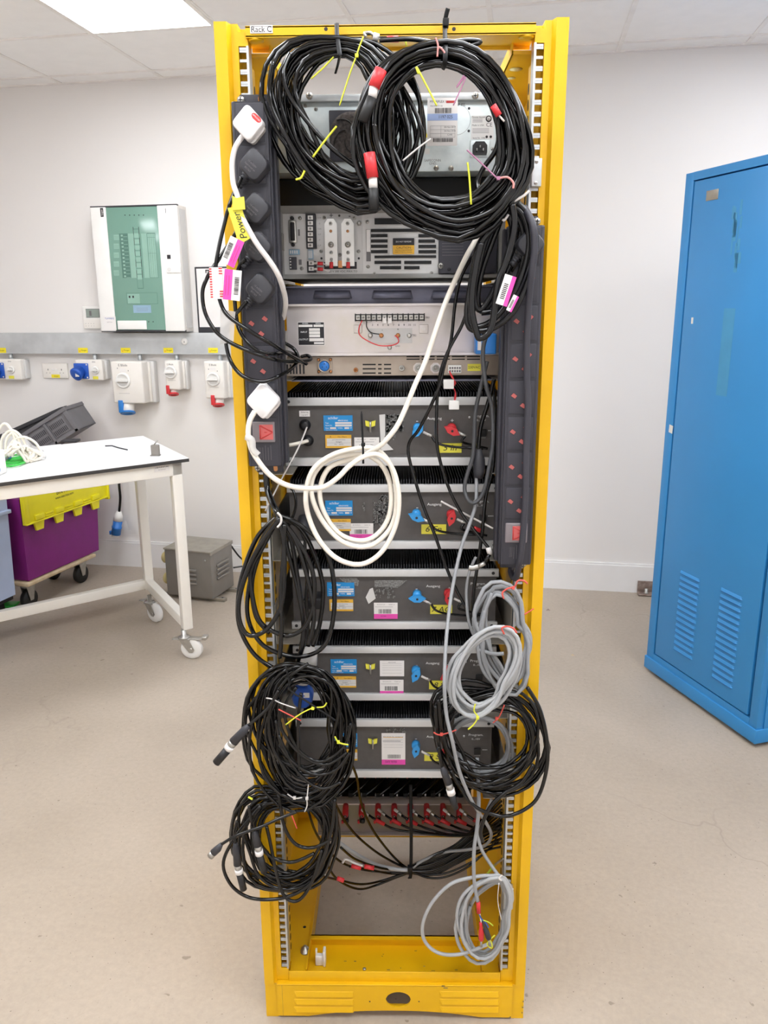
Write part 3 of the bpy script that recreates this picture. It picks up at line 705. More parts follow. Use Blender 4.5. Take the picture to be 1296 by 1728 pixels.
for k in range(6):
    x, z = C_(524.5, 368+k*9.3); b.box(x-.0048, x+.0048, K-.0092, K-.007, z-.0036, z+.0036, 'paper'); screw(b, x, K-.009, z, .0026)
obj('terminal_strip', b, parent=t)
b = B(); a = rect(519, 441, 534, 460, K); b.box(a[0], a[1], K-.008, K, a[2], a[3], 'ink', .0008)
for k in range(2):
    x, z = C_(526, 444.5+k*9.3); b.box(x-.0048, x+.0048, K-.0092, K-.007, z-.0036, z+.0036, 'paper'); screw(b, x, K-.009, z, .0026)
obj('terminal_strip', b, parent=t)
for (p0, q0, p1, q1) in ((488, 421, 506, 430), (520, 421, 529, 438)): b = B(); a = rect(p0, q0, p1, q1, K); b.box(a[0], a[1], K-.003, K, a[2], a[3], 'blue_comp', .0005); [b.box(a[0]+(a[1]-a[0])*(.1+.2*j), a[0]+(a[1]-a[0])*(.2+.2*j), K-.004, K-.003, a[2]+.002, a[3]-.002, 'paper') for j in range(4)]; obj('terminal_plug', b, parent=t)
b = B(); a = rect(489, 434, 501, 455, K); b.box(a[0], a[1], K-.006, K, a[2], a[3], 'strip_black', .0006)
for j in range(4): b.box(a[0]+.001, a[0]+.0035, K-.0063, K-.006, a[2]+.002+j*.0055, a[2]+.0045+j*.0055, 'paper')
obj('dip_switch', b, parent=t); b = B(); b.host = t
for (p0, q0, p1, q1) in ((504, 438, 509, 447), (503, 387, 506, 398)): a = rect(p0, q0, p1, q1, K); b.box(a[0], a[1], K-.0004, K, a[2], a[3], 'ink_grey')
for px, py in ((506, 368), (509, 453), (547, 367), (598, 368), (542, 424), (605, 424), (573.5, 430), (620, 374), (621, 450), (632, 462), (728, 461)): x, z = C_(px, py); screw(b, x, K, z, .0034)
for px, py in ((572.5, 364), (542.5, 436), (605.5, 436)): x, z = C_(px, py); b.cyl((x, K-.0004, z), (x, K, z), .0022, 'ink', n=10)
x, z = C_(606, 377); c = B(); c.lathe((x, K, z), (0, -1, 0), [(.0045, 0), (.0045, .003), (.002, .006)], 'steel', 6); obj('earth_stud', c, parent=t)
for k, tx in enumerate(('V.M', '-S', 'T.M', 'V.P', '-P', 'C.P')): x, z = C_(539, 368+k*9.3); b.text(tx, x, K-.0005, z, .0042, 'ink_grey')
x, z = C_(579, 458); b.text('20 V 300 VDC MAX TO', x, K-.0005, z, .0052, 'ink', sx=1.05)
for tx, px in (('+', 559), ('-', 590)): x, z = C_(px, 364); b.text(tx, x, K-.0005, z, .014, 'ink')
a = rect(547, 442, 602, 454, K); b.box(a[0], a[1], K-.0006, K, a[2], a[3], 'ink')
a = rect(618, 387, 625.5, 441, K); b.box(a[0], a[1], K-.0006, K, a[2], a[3], 'ink_grey'); b.box(a[0]+.0006, a[1]-.0006, K-.0008, K, a[2]+(a[3]-a[2])*.3, a[3]-.0006, 'paper')
obj('panel_print', b, parent=t); b = B(); a = rect(571, 440, 578, 452, K); b.box(a[0], a[1], K-.004, K, a[2], a[3], 'copper'); obj('copper_link', b, parent=t)
for px, lm in ((558.5, 0), (587, 0)):
    a = rect(px-10.5, 369, px+10.5, 449, K-.012); b = B(); w = (a[1]-a[0])/2; xc = (a[0]+a[1])/2; zb_, zt_ = a[2], a[3]
    b.prism([(-w, 0), (w, 0), (w, zt_-zb_-.009), (w*.5, zt_-zb_), (-w*.5, zt_-zb_), (-w, zt_-zb_-.009)], Matrix.Translation((xc, K-.006, zb_)) @ Matrix.Rotation(PI/2, 4, 'X'), .006, 'white_plastic'); Kb = K-.012
    for py, r in ((377, .0035), (426, .0035), (437.5, .003)): screw(b, xc, Kb, at(px, py, Kb).z, r)
    z = at(px, 390, Kb).z; b.lathe((xc, Kb, z), (0, -1, 0), [(.0028, 0), (.0024, .0006)], 'copper', 12)
    z = at(px, 413, Kb).z; b.lathe((xc, Kb, z), (0, -1, 0), [(.0055, 0), (.0055, .002), (.004, .0022), (.004, .005)], 'steel', 16); screw(b, xc, Kb-.005, z, .004)
    z = at(px, 450, Kb).z; b.tube([(xc, Kb-.002, z+.008), (xc, Kb-.003, z-.003)], .0038, 'red'); b.tube([(xc, Kb-.002, z+.012), (xc, Kb-.002, z+.006)], .0022, 'steel')
    obj('bus_bar', b, parent=t, label='white bus bar with bolts')
b = B()
for k, py in enumerate((444.5, 454)):
    b.tube([at(530, py, K-.01), at(537, py, K-.012)], .0022, 'tie_white'); b.tube([at(536, py, K-.012), at(545, py+.5, K-.012)], .0034, 'red'); b.tube(trace([(545, py, K-.012), (552, py+3, K-.014), (557, py+3, K-.012)], K, 4), .0011, 'tie_white')
obj('sense_wire', b, parent=t, label='red crimped sense wires')
b = B()     # fan grille: black slots in grey
g = [(632, 368, 742, 379), (626, 386, 735, 392), (626, 395, 654, 401), (626, 404, 654, 410), (626, 413, 654, 419), (626, 422, 654, 428), (632, 431, 736, 436), (632, 440, 677, 446), (682, 440, 728, 446), (641, 449, 677, 455), (682, 449, 708, 455)]
for (p0, q0, p1, q1) in g+[(706, 395, 734, 401), (706, 404, 734, 410), (706, 413, 736, 419), (706, 422, 736, 428)]:
    a = rect(p0, q0, p1, q1, K); b.box(a[0], a[1], K-.0008, K, a[2]+.0006, a[3], 'deep_black')
a = rect(663, 402, 699, 414, K); b.box(a[0], a[1], K-.0016, K-.0008, a[2], a[3], 'ink'); b.text('DO NOT REMOVE', (a[0]+a[1])/2, K-.0018, (a[2]+a[3])/2, .0036, 'ink_white')
a = rect(663, 414, 699, 429, K); b.box(a[0], a[1], K-.0016, K-.0008, a[2], a[3], 'amber'); b.text('CAUTION', (a[0]+a[1])/2, K-.0018, a[3]-.0045, .0062); b.text('RATING & FUSE REFERENCE', (a[0]+a[1])/2, K-.0018, a[3]-.009, .0026); b.text('REFER TO SERVICE MANUAL', (a[0]+a[1])/2, K-.0018, a[3]-.0125, .0026)
obj('fan_grille', b, parent=t, label='slotted fan grille with a CAUTION label')
b = B(); a = rect(740, 400, 800, 462, K-.004); b.box(a[0], .20, K-.010, K, a[2], at(770, 372, K).z, 'strip_black', .002)
for px, py in ((743, 449),): x, z = C_(px, py); screw(b, x, K-.010, z, .006)
for px in (757, 774): x, z = C_(px, 455); b.lathe((x, K-.010, z), (0, -1, 0), [(.003, 0), (.003, .002)], 'ink', 10)
for q in range(6): a2 = rect(746, 404+q*5, 782, 406+q*5, K-.01); b.box(a2[0], a2[1], K-.0103, K-.010, a2[2], a2[2]+.0006, 'ink_grey')
obj('inlet_cover', b, parent=t, label='dark grey mains inlet cover')

# ---------------- fan tray
a = rect(500, 484, 838, 513, .10); zT, zB = a[3], a[2]
t = thing('fan_tray', (0, .1, zB), 'dark blue-grey fan tray with long pressed louvres above the zinc chassis', 'fan tray')
b = B(); b.box(-.205, .212, .10, .40, zB, zT, 'fan_tray', .001); b.box(-.205, .212, .085, .12, zT-.001, zT+.002, 'fan_tray')
b.box(-.228, -.205, .11, .14, zB-.002, zT+.004, 'deep_black', .001)
obj('tray', b, parent=t)
for x0_, x1_ in ((528, 594), (627, 697), (727, 800)):
    a = rect(x0_, 490, x1_, 504, .1); b = B()
    b.add([(a[0]+.004, .0998, a[3]), (a[1]-.004, .0998, a[3]), (a[1], .0998, a[2]), (a[0], .0998, a[2]), (a[0]+.008, .090, a[3]-.004), (a[1]-.008, .090, a[3]-.004), (a[1]-.003, .086, a[2]), (a[0]+.003, .086, a[2])],
          [(0, 4, 5, 1), (0, 3, 7, 4), (1, 5, 6, 2), (4, 7, 6, 5), (3, 2, 6, 7)], 'fan_tray', True); b.box(a[0]+.004, a[1]-.004, .0855, .0995, a[2]-.0012, a[2]-.0002, 'deep_black')
    obj('louvre', b, parent=t)
support(at(660, 478, .1).z, y0=.05)

# ---------------- zinc power unit: upper plate and lower connector row
ZY = .075
a = rect(484, 515, 812, 598, ZY); X0, X1 = a[0], .217
t = thing('zinc_power_chassis', (0, ZY, a[2]), 'shiny zinc-plated chassis plate with a numbered terminal block and red wire', 'power unit')
b = B(); b.box(X0, X1, ZY, .40, a[2], a[3], 'zinc', .001); b.box(X0, X1, ZY-.006, ZY+.01, a[3]-.001, a[3]+.003, 'zinc'); b.box(X0, X1, ZY-.006, ZY+.01, a[2]-.002, a[2]+.003, 'zinc')
obj('chassis', b, parent=t)
b = B(); a = rect(503.5, 544, 547, 582, ZY); w, h = a[1]-a[0], a[3]-a[2]; k = ZY-.0008; b.box(a[0], a[1], ZY-.0006, ZY, a[2], a[3], 'ink', .001)
b.box(a[0]-.001, a[1]+.001, ZY-.0004, ZY, a[2]-.001, a[3]+.001, 'paper', .001)
for q in ((.02, .56, .80, .90), (.60, .98, .80, .90), (.42, .84, .62, .74), (.42, .84, .48, .60), (.42, .84, .34, .46), (.42, .98, .16, .30), (.60, .98, .04, .12)): b.box(a[0]+w*q[0], a[0]+w*q[1], k-.0003, k, a[2]+h*q[2], a[2]+h*q[3], 'paper')
b.text('MODEL', a[0]+w*.28, k-.0001, a[3]-h*.05, .0036, 'ink_white'); b.text('SERIAL', a[0]+w*.78, k-.0001, a[3]-h*.05, .0036, 'ink_white'); b.text('INPUT', a[0]+w*.22, k-.0001, a[2]+h*.57, .0046, 'ink_white'); b.text('OUTPUT', a[0]+w*.2, k-.0001, a[2]+h*.24, .0046, 'ink_white')
obj('rating_plate', b, parent=t)
b = B(); a = rect(599.5, 529, 716, 542, ZY-.01); b.box(a[0], a[1], ZY-.008, ZY, a[2]+.001, a[3]-.001, 'black', .0008); n = 13; w = (a[1]-a[0])/n
for j in range(n+1): b.box(a[0]+w*j-.0008, a[0]+w*j+.0008, ZY-.013, ZY, a[2], a[3], 'black')
for j in range(n):
    xc = a[0]+w*(j+.5); b.box(xc-.0036, xc+.0036, ZY-.0092, ZY-.008, a[2]+.003, a[3]-.003, 'steel'); screw(b, xc, ZY-.0092, (a[2]+a[3])/2, .0026)
    if j in (5, 6): b.box(xc-.004, xc+.004, ZY-.0105, ZY-.009, a[2]-.004, a[2]+.007, 'paper')
obj('terminal_block', b, parent=t)
b = B()
for j, tx in enumerate(('3', '4', '5', '6', '7', '8', '9', '10', '11')): p = at(628.5+j*8.9, 548.5, ZY); b.text(tx, p.x, ZY-.0005, p.z, .0055)
for tx, px, py, s in (('TB3', 721, 536, .005), ('TB2', 699, 566, .005), ('-', 645, 556.5, .008), ('+', 671.5, 556, .007), ('GND', 671, 584, .0042)): p = at(px, py, ZY); b.text(tx, p.x, ZY-.0022, p.z, s)
a = rect(621, 554, 695.5, 579, ZY); b.box(a[0], a[1], ZY-.0018, ZY, a[2], a[3], 'psu_panel2')
for px, py, mm in ((625, 566, 'steel'), (643.5, 566, 'copper'), (671.5, 566, 'copper'), (690.5, 566, 'steel'), (657.5, 586, 'steel')):
    p = at(px, py, ZY); b.lathe((p.x, ZY-.0018, p.z), (0, -1, 0), [(.0045, 0), (.0045, .002), (.003, .004), (.0022, .0042)], mm, 12)
for px, py, sz in ((604, 555, 14), (715, 555, 15)):
    a = rect(px-sz/2, py-sz/2, px+sz/2, py+sz/2, ZY); b.box(a[0], a[1], ZY-.0025, ZY, a[2], a[3], 'zinc', .001); b.box((a[0]*2+a[1])/3, (a[0]+a[1]*2)/3, ZY-.004, ZY, (a[2]*2+a[3])/3, (a[2]+a[3]*2)/3, 'tie_white')
obj('output_board', b, parent=t)
b = B(); b.tube(trace([(611, 541), (606, 553), (607, 565), (620, 575), (640, 583), (660, 583), (672, 578), (671, 570), (666, 566)], ZY-.012), .0011, 'red'); b.tube(trace([(619, 542), (619, 552), (626, 561), (640, 564)], ZY-.01), .0011, 'black_cable'); obj('link_wire', b, parent=t, label='red and black link wires')
a = rect(484, 601, 800, 634, ZY+.01); LY = ZY+.01
t = thing('switching_supply', (0, LY, a[2]), 'brownish zinc supply with a round blue connector and 230VAC label', 'power unit')
b = B(); b.box(a[0], .212, LY, .40, a[2], a[3], 'zinc_dark', .001); obj('chassis', b, parent=t)
b = B(); p = at(548, 617, LY); b.box(p.x-.015, p.x+.015, LY-.002, LY, p.z-.015, p.z+.015, 'zinc_dark', .001)
b.lathe((p.x, LY-.002, p.z), (0, -1, 0), [(.0125, 0), (.0125, .010), (.0105, .010), (.0105, .006)], 'zinc_dark', 24); b.lathe((p.x, LY-.006, p.z), (0, -1, 0), [(.0102, 0), (.0102, .002), (.0092, .004)], 'socket_blue', 24)
for dx, dz in ((0, .004), (-.004, -.002), (.004, -.002)): b.cyl((p.x+dx, LY-.0102, p.z+dz), (p.x+dx, LY-.0098, p.z+dz), .0011, 'ink', n=8)
for dx in (-.0115, .0115):
    for dz in (-.0115, .0115): screw(b, p.x+dx, LY-.002, p.z+dz, .0032, 'copper', False)
obj('round_connector', b, parent=t, label='round connector with blue insert')
b = B()
for rw in range(3):
    for (p0, p1) in ((612, 634), (638, 644), (648, 660)):
        c = rect(p0, 614+rw*7.2, p1, 616.4+rw*7.2, LY); b.box(c[0], c[1], LY-.0004, LY, c[2], c[3], 'deep_black')
obj('vent_slots', b, parent=t); b = B()
for rw in range(2):
    for j in range(5):
        c = rect(686+j*25.5, 600.8+rw*4.4, 708+j*25.5, 602.8+rw*4.4, LY); b.box(c[0], c[1], LY-.0004, LY, c[2], c[3], 'deep_black')
obj('vent_slots', b, parent=t); b = B()
for px in (483.5, 489, 494, 499, 505, 511): c = rect(px, 615, px+3, 631, LY); b.box(c[0], c[1], LY-.0004, LY, c[2], c[3], 'ink')
obj('vent_slots', b, parent=t); b = B(); c = rect(789, 614, 811, 626, LY); b.box(c[0], c[1], LY-.0008, LY, c[2], c[3], 'tape_yellow'); b.text('230VAC', (c[0]+c[1])/2, LY-.001, (c[2]+c[3])/2, .0068); obj('voltage_label', b, parent=t)
for px, r in ((600.5, .0045), (678, .0058), (706, .0075), (735, .0075)):
    p = at(px, 624 if px < 610 else 621, LY); b = B()
    if r > .007: b.prism([(r*1.45*math.cos(u), r*1.45*math.sin(u)) for u in [j*PI/4+PI/8 for j in range(8)]], Matrix.Translation((p.x, LY, p.z)) @ Matrix.Rotation(PI/2, 4, 'X'), .003, 'zinc')
    b.lathe((p.x, LY-.001, p.z), (0, -1, 0), [(r, 0), (r, .006), (r*.7, .007), (r*.7, .004), (r*.3, .004), (r*.3, .008)], 'steel' if px > 610 else 'copper', 14); obj('coaxial_socket', b, parent=t)
b = B(); c = rect(756, 616, 778, 629, LY); b.box(c[0], c[1], LY-.010, LY, c[2], c[3], 'white_plastic', .001)
for j in range(5):
    for r in range(2): b.box(c[0]+.002+j*.0047, c[0]+.0052+j*.0047, LY-.0104, LY-.010, c[2]+.002+r*.006, c[2]+.006+r*.006, 'ink_grey')
obj('header_plug', b, parent=t)
b = B()
for k in range(3): b.tube(trace([(758, 626), (762+k, 636), (769-k, 646), (764, 652+k), (760, 648), (768, 660), (767+k, 672), (765, 680)], LY-.02), .001, 'red')
for px, py, s in ((757, 648, 1), (766, 683, 1)):
    p = at(px, py, LY-.02); b.box(p.x-.010, p.x+.010, LY-.026, LY-.016, p.z-.009, p.z+.009, 'white_plastic', .001)
obj('loose_header', b, parent=t, label='white header plugs dangling on red wires')
support(at(660, 637, .1).z, y0=.05)
b = B(); z = at(660, 640, .09).z; b.box(-.20, .21, .08, .4, z-.003, z, 'fan_tray'); obj('support_shelf', b, parent=rack)

# blue contactor behind the right cables
p0 = rect(803, 563, 838, 598, .03); b = B(); b.box(p0[0], p0[1], .03, .07, p0[2], p0[3], 'sky_blue', .003)
t = thing('blue_adapter', (p0[0], .05, p0[2]), 'blue plastic connector housing hanging below the black coil on the right', 'connector')
obj('housing', b, parent=t); b = B(); a = rect(806, 575, 812, 591, .0295); b.box(a[0], a[1], .029, .03, a[2], a[3], 'paper'); obj('sticker', b, parent=t)

# ---------------- red binding post panel at the bottom
BY = .30
a = rect(493, 1357, 800, 1402, BY); BX0, BX1 = -.20, .215
t = thing('binding_post_panel', (0, BY, a[2]), 'zinc panel with a row of red binding posts at the bottom of the rack', 'terminal panel')
b = B(); b.box(BX0, BX1, BY, BY+.002, a[2]-.004, a[3], 'zinc_olive'); b.box(BX0, BX1, BY-.002, BY+.03, a[3]-.001, a[3]+.002, 'zinc'); b.box(BX0, BX1, BY-.012, BY, a[2]-.006, a[2]-.004, 'zinc')
b.box(BX0, BX1, .47, .473, a[2], a[3]+.14, 'black'); b.box(BX0, BX1, BY+.002, .47, a[2]-.004, a[2], 'black')
for j in range(22): x = BX0+.02+j*.0185; b.box(x, x+.004, BY+.032, BY+.036, a[3]+.002, a[3]+.009, 'paper') if j % 3 else None
obj('panel', b, parent=t)
b = B(); rr = random.Random(3)
b.box(BX0+.01, BX1-.01, .40, .47, a[3]+.052, a[3]+.085, 'red_post', .004)
for j in range(18):
    x = BX0+.03+j*.021; b.tube(spline([(x, .46, a[3]+.07), (x+rr.uniform(-.02, .02), .42, a[3]+rr.uniform(.04, .08)), (x+rr.uniform(-.02, .02), .40, a[3]+.01)], 5), .001, 'red')
obj('internal_wiring', b, parent=t, label='dark red terminal block and thin wires inside')
for j in range(8):
    px = 582.5+j*27.6
    p = at(px, 1376, BY-.03); b = B()
    b.lathe((p.x, BY, p.z+.0105), (0, -.94, -.34), [(.0072, 0), (.0072, .006), (.0078, .007), (.0078, .030), (.0066, .032), (.0066, .034)], 'red_post', 18)
    q = Vector((p.x, BY, p.z+.0105))+Vector((0, -.94, -.34))*.034
    b.lathe(q, (0, -.94, -.34), [(.0042, 0), (.0042, .0008)], 'ink', 12); b.lathe(q+Vector((0, -.94, -.34))*.0008, (0, -.94, -.34), [(.0018, 0), (.0018, .0005)], 'steel', 8)
    obj('binding_post', b, parent=t, label='red binding post')
    b = B(); b.box(p.x-.0065, p.x+.0065, BY-.012, BY, p.z-.036, p.z-.008, 'ink', .002); b.lathe((p.x+.002, BY-.012, p.z-.027), (0, -1, 0), [(.006, 0), (.006, .006), (.003, .007)], 'black', 14); b.box(p.x-.012, p.x-.006, BY-.006, BY, p.z-.042, p.z-.034, 'red_post', .001)
    obj('black_socket', b, parent=t)
# thick black leads passing above the panel
for j in range(11):
    x = -.165+j*.036; b = B(); z = a[3]
    b.tube(spline([(x-.02, .33, z+.006), (x+.01, .345, z+.025), (x+.055, .39, z+.055), (x+.085, .44, z+.09)], 6), .0055, 'black_cable')
    b.box(x-.028, x-.016, .325, .34, z+.003, z+.014, 'deep_black', .001)
    obj('supply_lead', b, label='thick black lead slanting up behind the red binding posts, %s of eleven' % ('leftmost', 'second from the left', 'third from the left', 'fourth from the left', 'fifth from the left', 'middle', 'fifth from the right', 'fourth from the right', 'third from the right', 'second from the right', 'rightmost')[j], cat='cable', group='thick black leads behind the binding post panel')
# ================================================================== power strips, plugs
def rpoly(h, c=.28, n=4, k=1.0, rot=0):    # rounded diamond, half diagonal h
    pts = []; v = [(0, h*k), (h, 0), (0, -h*k), (-h, 0)][::-1]
    for i in range(4):
        p = Vector((*v[i], 0)); a = Vector((*v[i-1], 0)); b_ = Vector((*v[(i+1) % 4], 0))
        p0 = p.lerp(a, c); p1 = p.lerp(b_, c)
        for j in range(n+1): t = j/n; q = p0*(1-t)**2+p*2*t*(1-t)+p1*t*t; pts.append((q.x*math.cos(rot)-q.y*math.sin(rot), q.x*math.sin(rot)+q.y*math.cos(rot)))
    return pts
def stack(b, pts, T, lv, m):
    n = len(pts); vs = []; 
    for s, h in lv: vs += [T @ Vector((x*s, y*s, h)) for x, y in pts]
    fs = [(k*n+i, k*n+(i+1) % n, (k+1)*n+(i+1) % n, (k+1)*n+i) for k in range(len(lv)-1) for i in range(n)]
    fs += [list(range(n))[::-1], [(len(lv)-1)*n+i for i in range(n)]]
    b.add(vs, fs, m, True)
SY = -.045
def strip(name, label, xl, xr, py0, py1, pxm, inner, cz, swy, free, hidden=()):
    zt, zb = at(pxm, py0, SY).z, at(pxm, py1, SY).z
    t = thing(name, ((xl+xr)/2, 0, zb), label, 'power strip', 'black power strips on the rack posts')
    b = B(); b.box(xl-.003, xr+.003, -.036, .004, zb, zt, 'strip_black', .003); b.box(xl, xr, SY, -.03, zb+.002, zt-.002, 'strip_black', .002)
    if inner > 0: b.box(xr+.002, xr+.009, -.02, .006, zb+.004, zt-.004, 'strip_black', .002)
    else: b.box(xl-.009, xl-.002, -.02, .006, zb+.004, zt-.004, 'strip_black', .002)
    for e in (xl+.004, xr-.004): b.box(e-.0004, e+.0004, SY-.0003, SY, zb+.004, zt-.004, 'strip_lines')
    obj('housing', b, parent=t)
    for s in (1, -1):
        b = B(); z = zt if s > 0 else zb; xc = (xl+xr)/2
        b.box(xl+.006, xr-.004, -.002, .008, min(z, z+s*.018), max(z, z+s*.018), 'strip_black', .001)
        b.prism([(.004*math.cos(u), .004*math.sin(u)+(.003 if math.sin(u) > 0 else -.003)) for u in [j*PI/6 for j in range(12)]], Matrix.Translation((xc+.012, -.002, z+s*.009)) @ Matrix.Rotation(PI/2, 4, 'X'), .0006, 'copper')
        screw(b, xl+.008 if inner > 0 else xr-.006, -.002, z+s*.009, .0068)
        obj('mounting_ear', b, parent=t)
    n = len(cz)
    hs = abs(cz[0]-cz[1])/2
    for k, z in enumerate(cz):
        b = B()
        for e in (z-hs+.001, z+hs-.001): b.box(xl+.004, xr-.004, SY-.0004, SY, e-.0004, e+.0004, 'strip_lines')
        b.box(xl+.0065, xr-.0065, SY-.0012, SY+.001, z-hs+.0035, z+hs-.0035, 'strip_black', .0006)
        if k not in hidden:
            for dx, dz in ((-.0138, .0033), (.0105, .0113), (.0031, -.0148)):
                T = Matrix.Translation(((xl+xr)/2+dx, SY-.0014, z+dz)) @ Matrix.Rotation(PI/2, 4, 'X') @ Matrix.Rotation(-PI/4+.1, 4, 'Z')
                b.prism([(-.0052, -.0041), (.0052, -.0041), (.0052, .0041), (-.0052, .0041)], T, .0003, 'ink')
                b.prism([(-.0045, -.0035), (.0045, -.0026), (.0045, .0035), (-.0040, .0035)], T, .0006, 'shutter_red')
        obj('socket', b, parent=t)
    z = at(pxm, swy, SY).z; xc = (xl+xr)/2; b = B()
    b.box(xc-.0215, xc+.0205, SY-.003, SY+.002, z-.0195, z+.0195, 'switch_lens', .0025)
    b.box(xc-.008, xc+.017, SY-.0034, SY-.0028, z-.014, z+.014, 'red_glow', .0002)
    T = Matrix.Translation((xc+.003, SY-.0036, z)) @ Matrix.Rotation(PI/2, 4, 'X')
    tri = [(-.010, -.0125), (.0135, 0), (-.010, .0125)]
    for i in range(3):
        p, q = tri[i], tri[(i+1) % 3]; b.tube([T @ Vector((*p, 0)), T @ Vector((*q, 0))], .0011, 'ink_red', 5)
    b.tube([T @ Vector((-.002, 0, 0)), T @ Vector((.004, 0, 0))], .0008, 'ink_red', 5)
    obj('rocker_switch', b, parent=t, label='glowing red rocker switch with warning triangle')
    b = B()
    for q in range(4):
        z0 = zb+.014; b.box(xc-.004+q*.005, xc-.0034+q*.005, SY-.0004, SY, z0, z0+.024+.004*(q % 2), 'ink_grey'); b.box(xc-.012+q*.0016, xc-.0117+q*.0016, SY-.0004, SY, z0+.004, z0+.024, 'ink_grey')
    obj('moulded_text', b, parent=t)
    return t
xl, xr = at(409, 540, SY).x, at(465.5, 540, SY).x
zA, zB_ = at(430, 207, SY).z, at(443, 675, SY).z
LCZ = [zA+(zB_-zA)*k/7 for k in range(8)]
strip('power_strip', 'long black socket strip on the left post, with white and black plugs in it', xl, xr, 168, 789, 435, 1, LCZ, 729, None, hidden=(0, 1, 2, 3, 4, 7))
xl2, xr2 = at(855.5, 600, SY).x, at(909.5, 600, SY).x
zA, zB_ = at(880, 414, SY).z, at(868, 849, SY).z
RCZ = [zA+(zB_-zA)*k/7 for k in range(8)]
strip('power_strip', 'long black socket strip on the right post, mostly empty red-shuttered sockets', xl2, xr2, 379, 955, 880, -1, RCZ, 899, None, hidden=(0,))

def plug(label, px, py, h, m, cable=None, cm='black_cable', cr=.0035, relief=(-1, -1), k=1.08, name='mains_plug', group=None, rot=0, off=True, text=True):
    p = at(px, py, SY-.03); t = thing(name, (p.x, SY, p.z), label, 'plug', group)
    b = B(); T = Matrix.Translation((p.x, SY-.001, p.z)) @ Matrix.Rotation(PI/2, 4, 'X')
    if m == 'plug_black': lv = [(.80, 0), (.97, .003), (1, .012), (.97, .024), (.88, .031), (.84, .0318)]
    else: lv = [(.9, 0), (.98, .004), (1, .010), (1, .022), (.96, .029), (.90, .0315)]
    stack(b, rpoly(h, .30 if m == 'plug_black' else .2, 5, k, rot), T, lv, m)
    if m != 'plug_black': b.prism([(x*.86+h*.12, z*.86-h*.18) for x, z in rpoly(h, .2, 5, k, rot)], T, .014, 'tie_white')
    Yf = SY-.033
    if m == 'plug_black' and text:
        rt = -.75
        for j, tx in enumerate(('13 A/250V', 'Approved to', 'BS1363')): b.text(tx, p.x-.002-.004*j, Yf, p.z-.004*j, .0042, 'ink_grey', rot=rt)
        b.cyl((p.x-.002, Yf, p.z+.003), (p.x-.002, Yf+.001, p.z+.003), .0012, 'ink', n=8)
        for j in range(7): b.tube([(p.x+.004+j*.0016, Yf+.0006, p.z+.019-j*.0017), (p.x+.0075+j*.0016, Yf+.0006, p.z+.0225-j*.0017)], .0004, 'ink_grey', 4)
    bo = obj('body', b, parent=t)
    if m == 'plug_black':
        q = p+Vector((relief[0]*h*.52, 0, relief[1]*h*.5)); d = Vector((relief[0]*.7, 0, relief[1]*.9)).normalized(); b = B()
        q.y = SY-.012
        prof = [(.0095, 0)]
        for j in range(4): prof += [(.0085-j*.0009, .004+j*.0045), (.0062-j*.0006, .0052+j*.0045), (.0062-j*.0006, .0068+j*.0045), (.0082-j*.0009, .0072+j*.0045)]
        prof.append((cr+.0012, .026)); b.lathe(q-d*.002, d, prof, 'plug_black', 14); obj('strain_relief', b, parent=bo)
    if cable: b = B(); b.tube(trace(cable, SY), cr, cm, 8); obj('cable', b, parent=t)
    return t
t = plug('white plug with a small red oval stamp at the top of the left strip', 418, 207, .0285, 'plug_white', [(412, 226, -.06), (402, 240, -.068), (396, 252, -.068), (392, 272, -.07), (392, 290, -.072), (394, 311, -.075), (401, 332, -.08), (405, 357, -.085), (415, 379, -.09), (434, 412, -.095), (454, 439, -.095), (469, 463, -.09), (478, 488, -.07), (482, 513, -.04), (478, 537, -.01)], 'tie_white', .0047)
b = B(); p = at(432, 198, SY-.036)
b.prism([(.0065*math.cos(u)+(.003 if math.cos(u) > 0 else -.003), .0045*math.sin(u)) for u in [j*PI/8 for j in range(16)]], Matrix.Translation((p.x, SY-.0325, p.z)) @ Matrix.Rotation(PI/2, 4, 'X') @ Matrix.Rotation(-.75, 4, 'Z'), .0006, 'ink_red'); b.text('APPROVED', p.x, SY-.0333, p.z, .0032, 'plug_white', rot=-.75)
obj('stamp', b, parent=t)
b = B(); p = at(404, 345, SY-.04)
b.prism([(-.011, -.009), (.010, -.010), (.011, .010), (-.002, .009), (-.008, .014)], Matrix.Translation((p.x, SY-.047, p.z)) @ Matrix.Rotation(PI/2, 4, 'X') @ Matrix.Rotation(.1, 4, 'Z'), .004, 'tape_yellow')
p = at(407, 383, SY-.04); T = Matrix.Translation((p.x, SY-.046, p.z)) @ Matrix.Rotation(PI/2, 4, 'X') @ Matrix.Rotation(-.45, 4, 'Z')
b.prism([(-.0115, -.027), (.0115, -.022), (.0115, .030), (-.0115, .034)][::1], T @ Matrix.Rotation(.72, 4, 'Z'), .0008, 'tape_yellow')
b.text('Power', p.x, SY-.0475, p.z+.002, .0165, 'ink', rot=1.85, shear=.2)
obj('tape_flag', b, parent=t, label='yellow tape flag with handwritten Power')
PG = 'black plugs in the left strip'
plug('black plug directly below the top white plug on the left strip', 428, 277, .0300, 'plug_black', [(407, 300, -.065), (400, 315, -.07), (392, 333, -.075), (386, 350, -.08), (380, 372, -.08), (370, 414, -.085), (364, 451, -.09), (365, 478, -.09), (373, 513, -.09), (387, 535, -.095), (424, 560, -.095), (461, 582, -.08), (498, 604, -.02), (517, 614, .03)], group=PG)
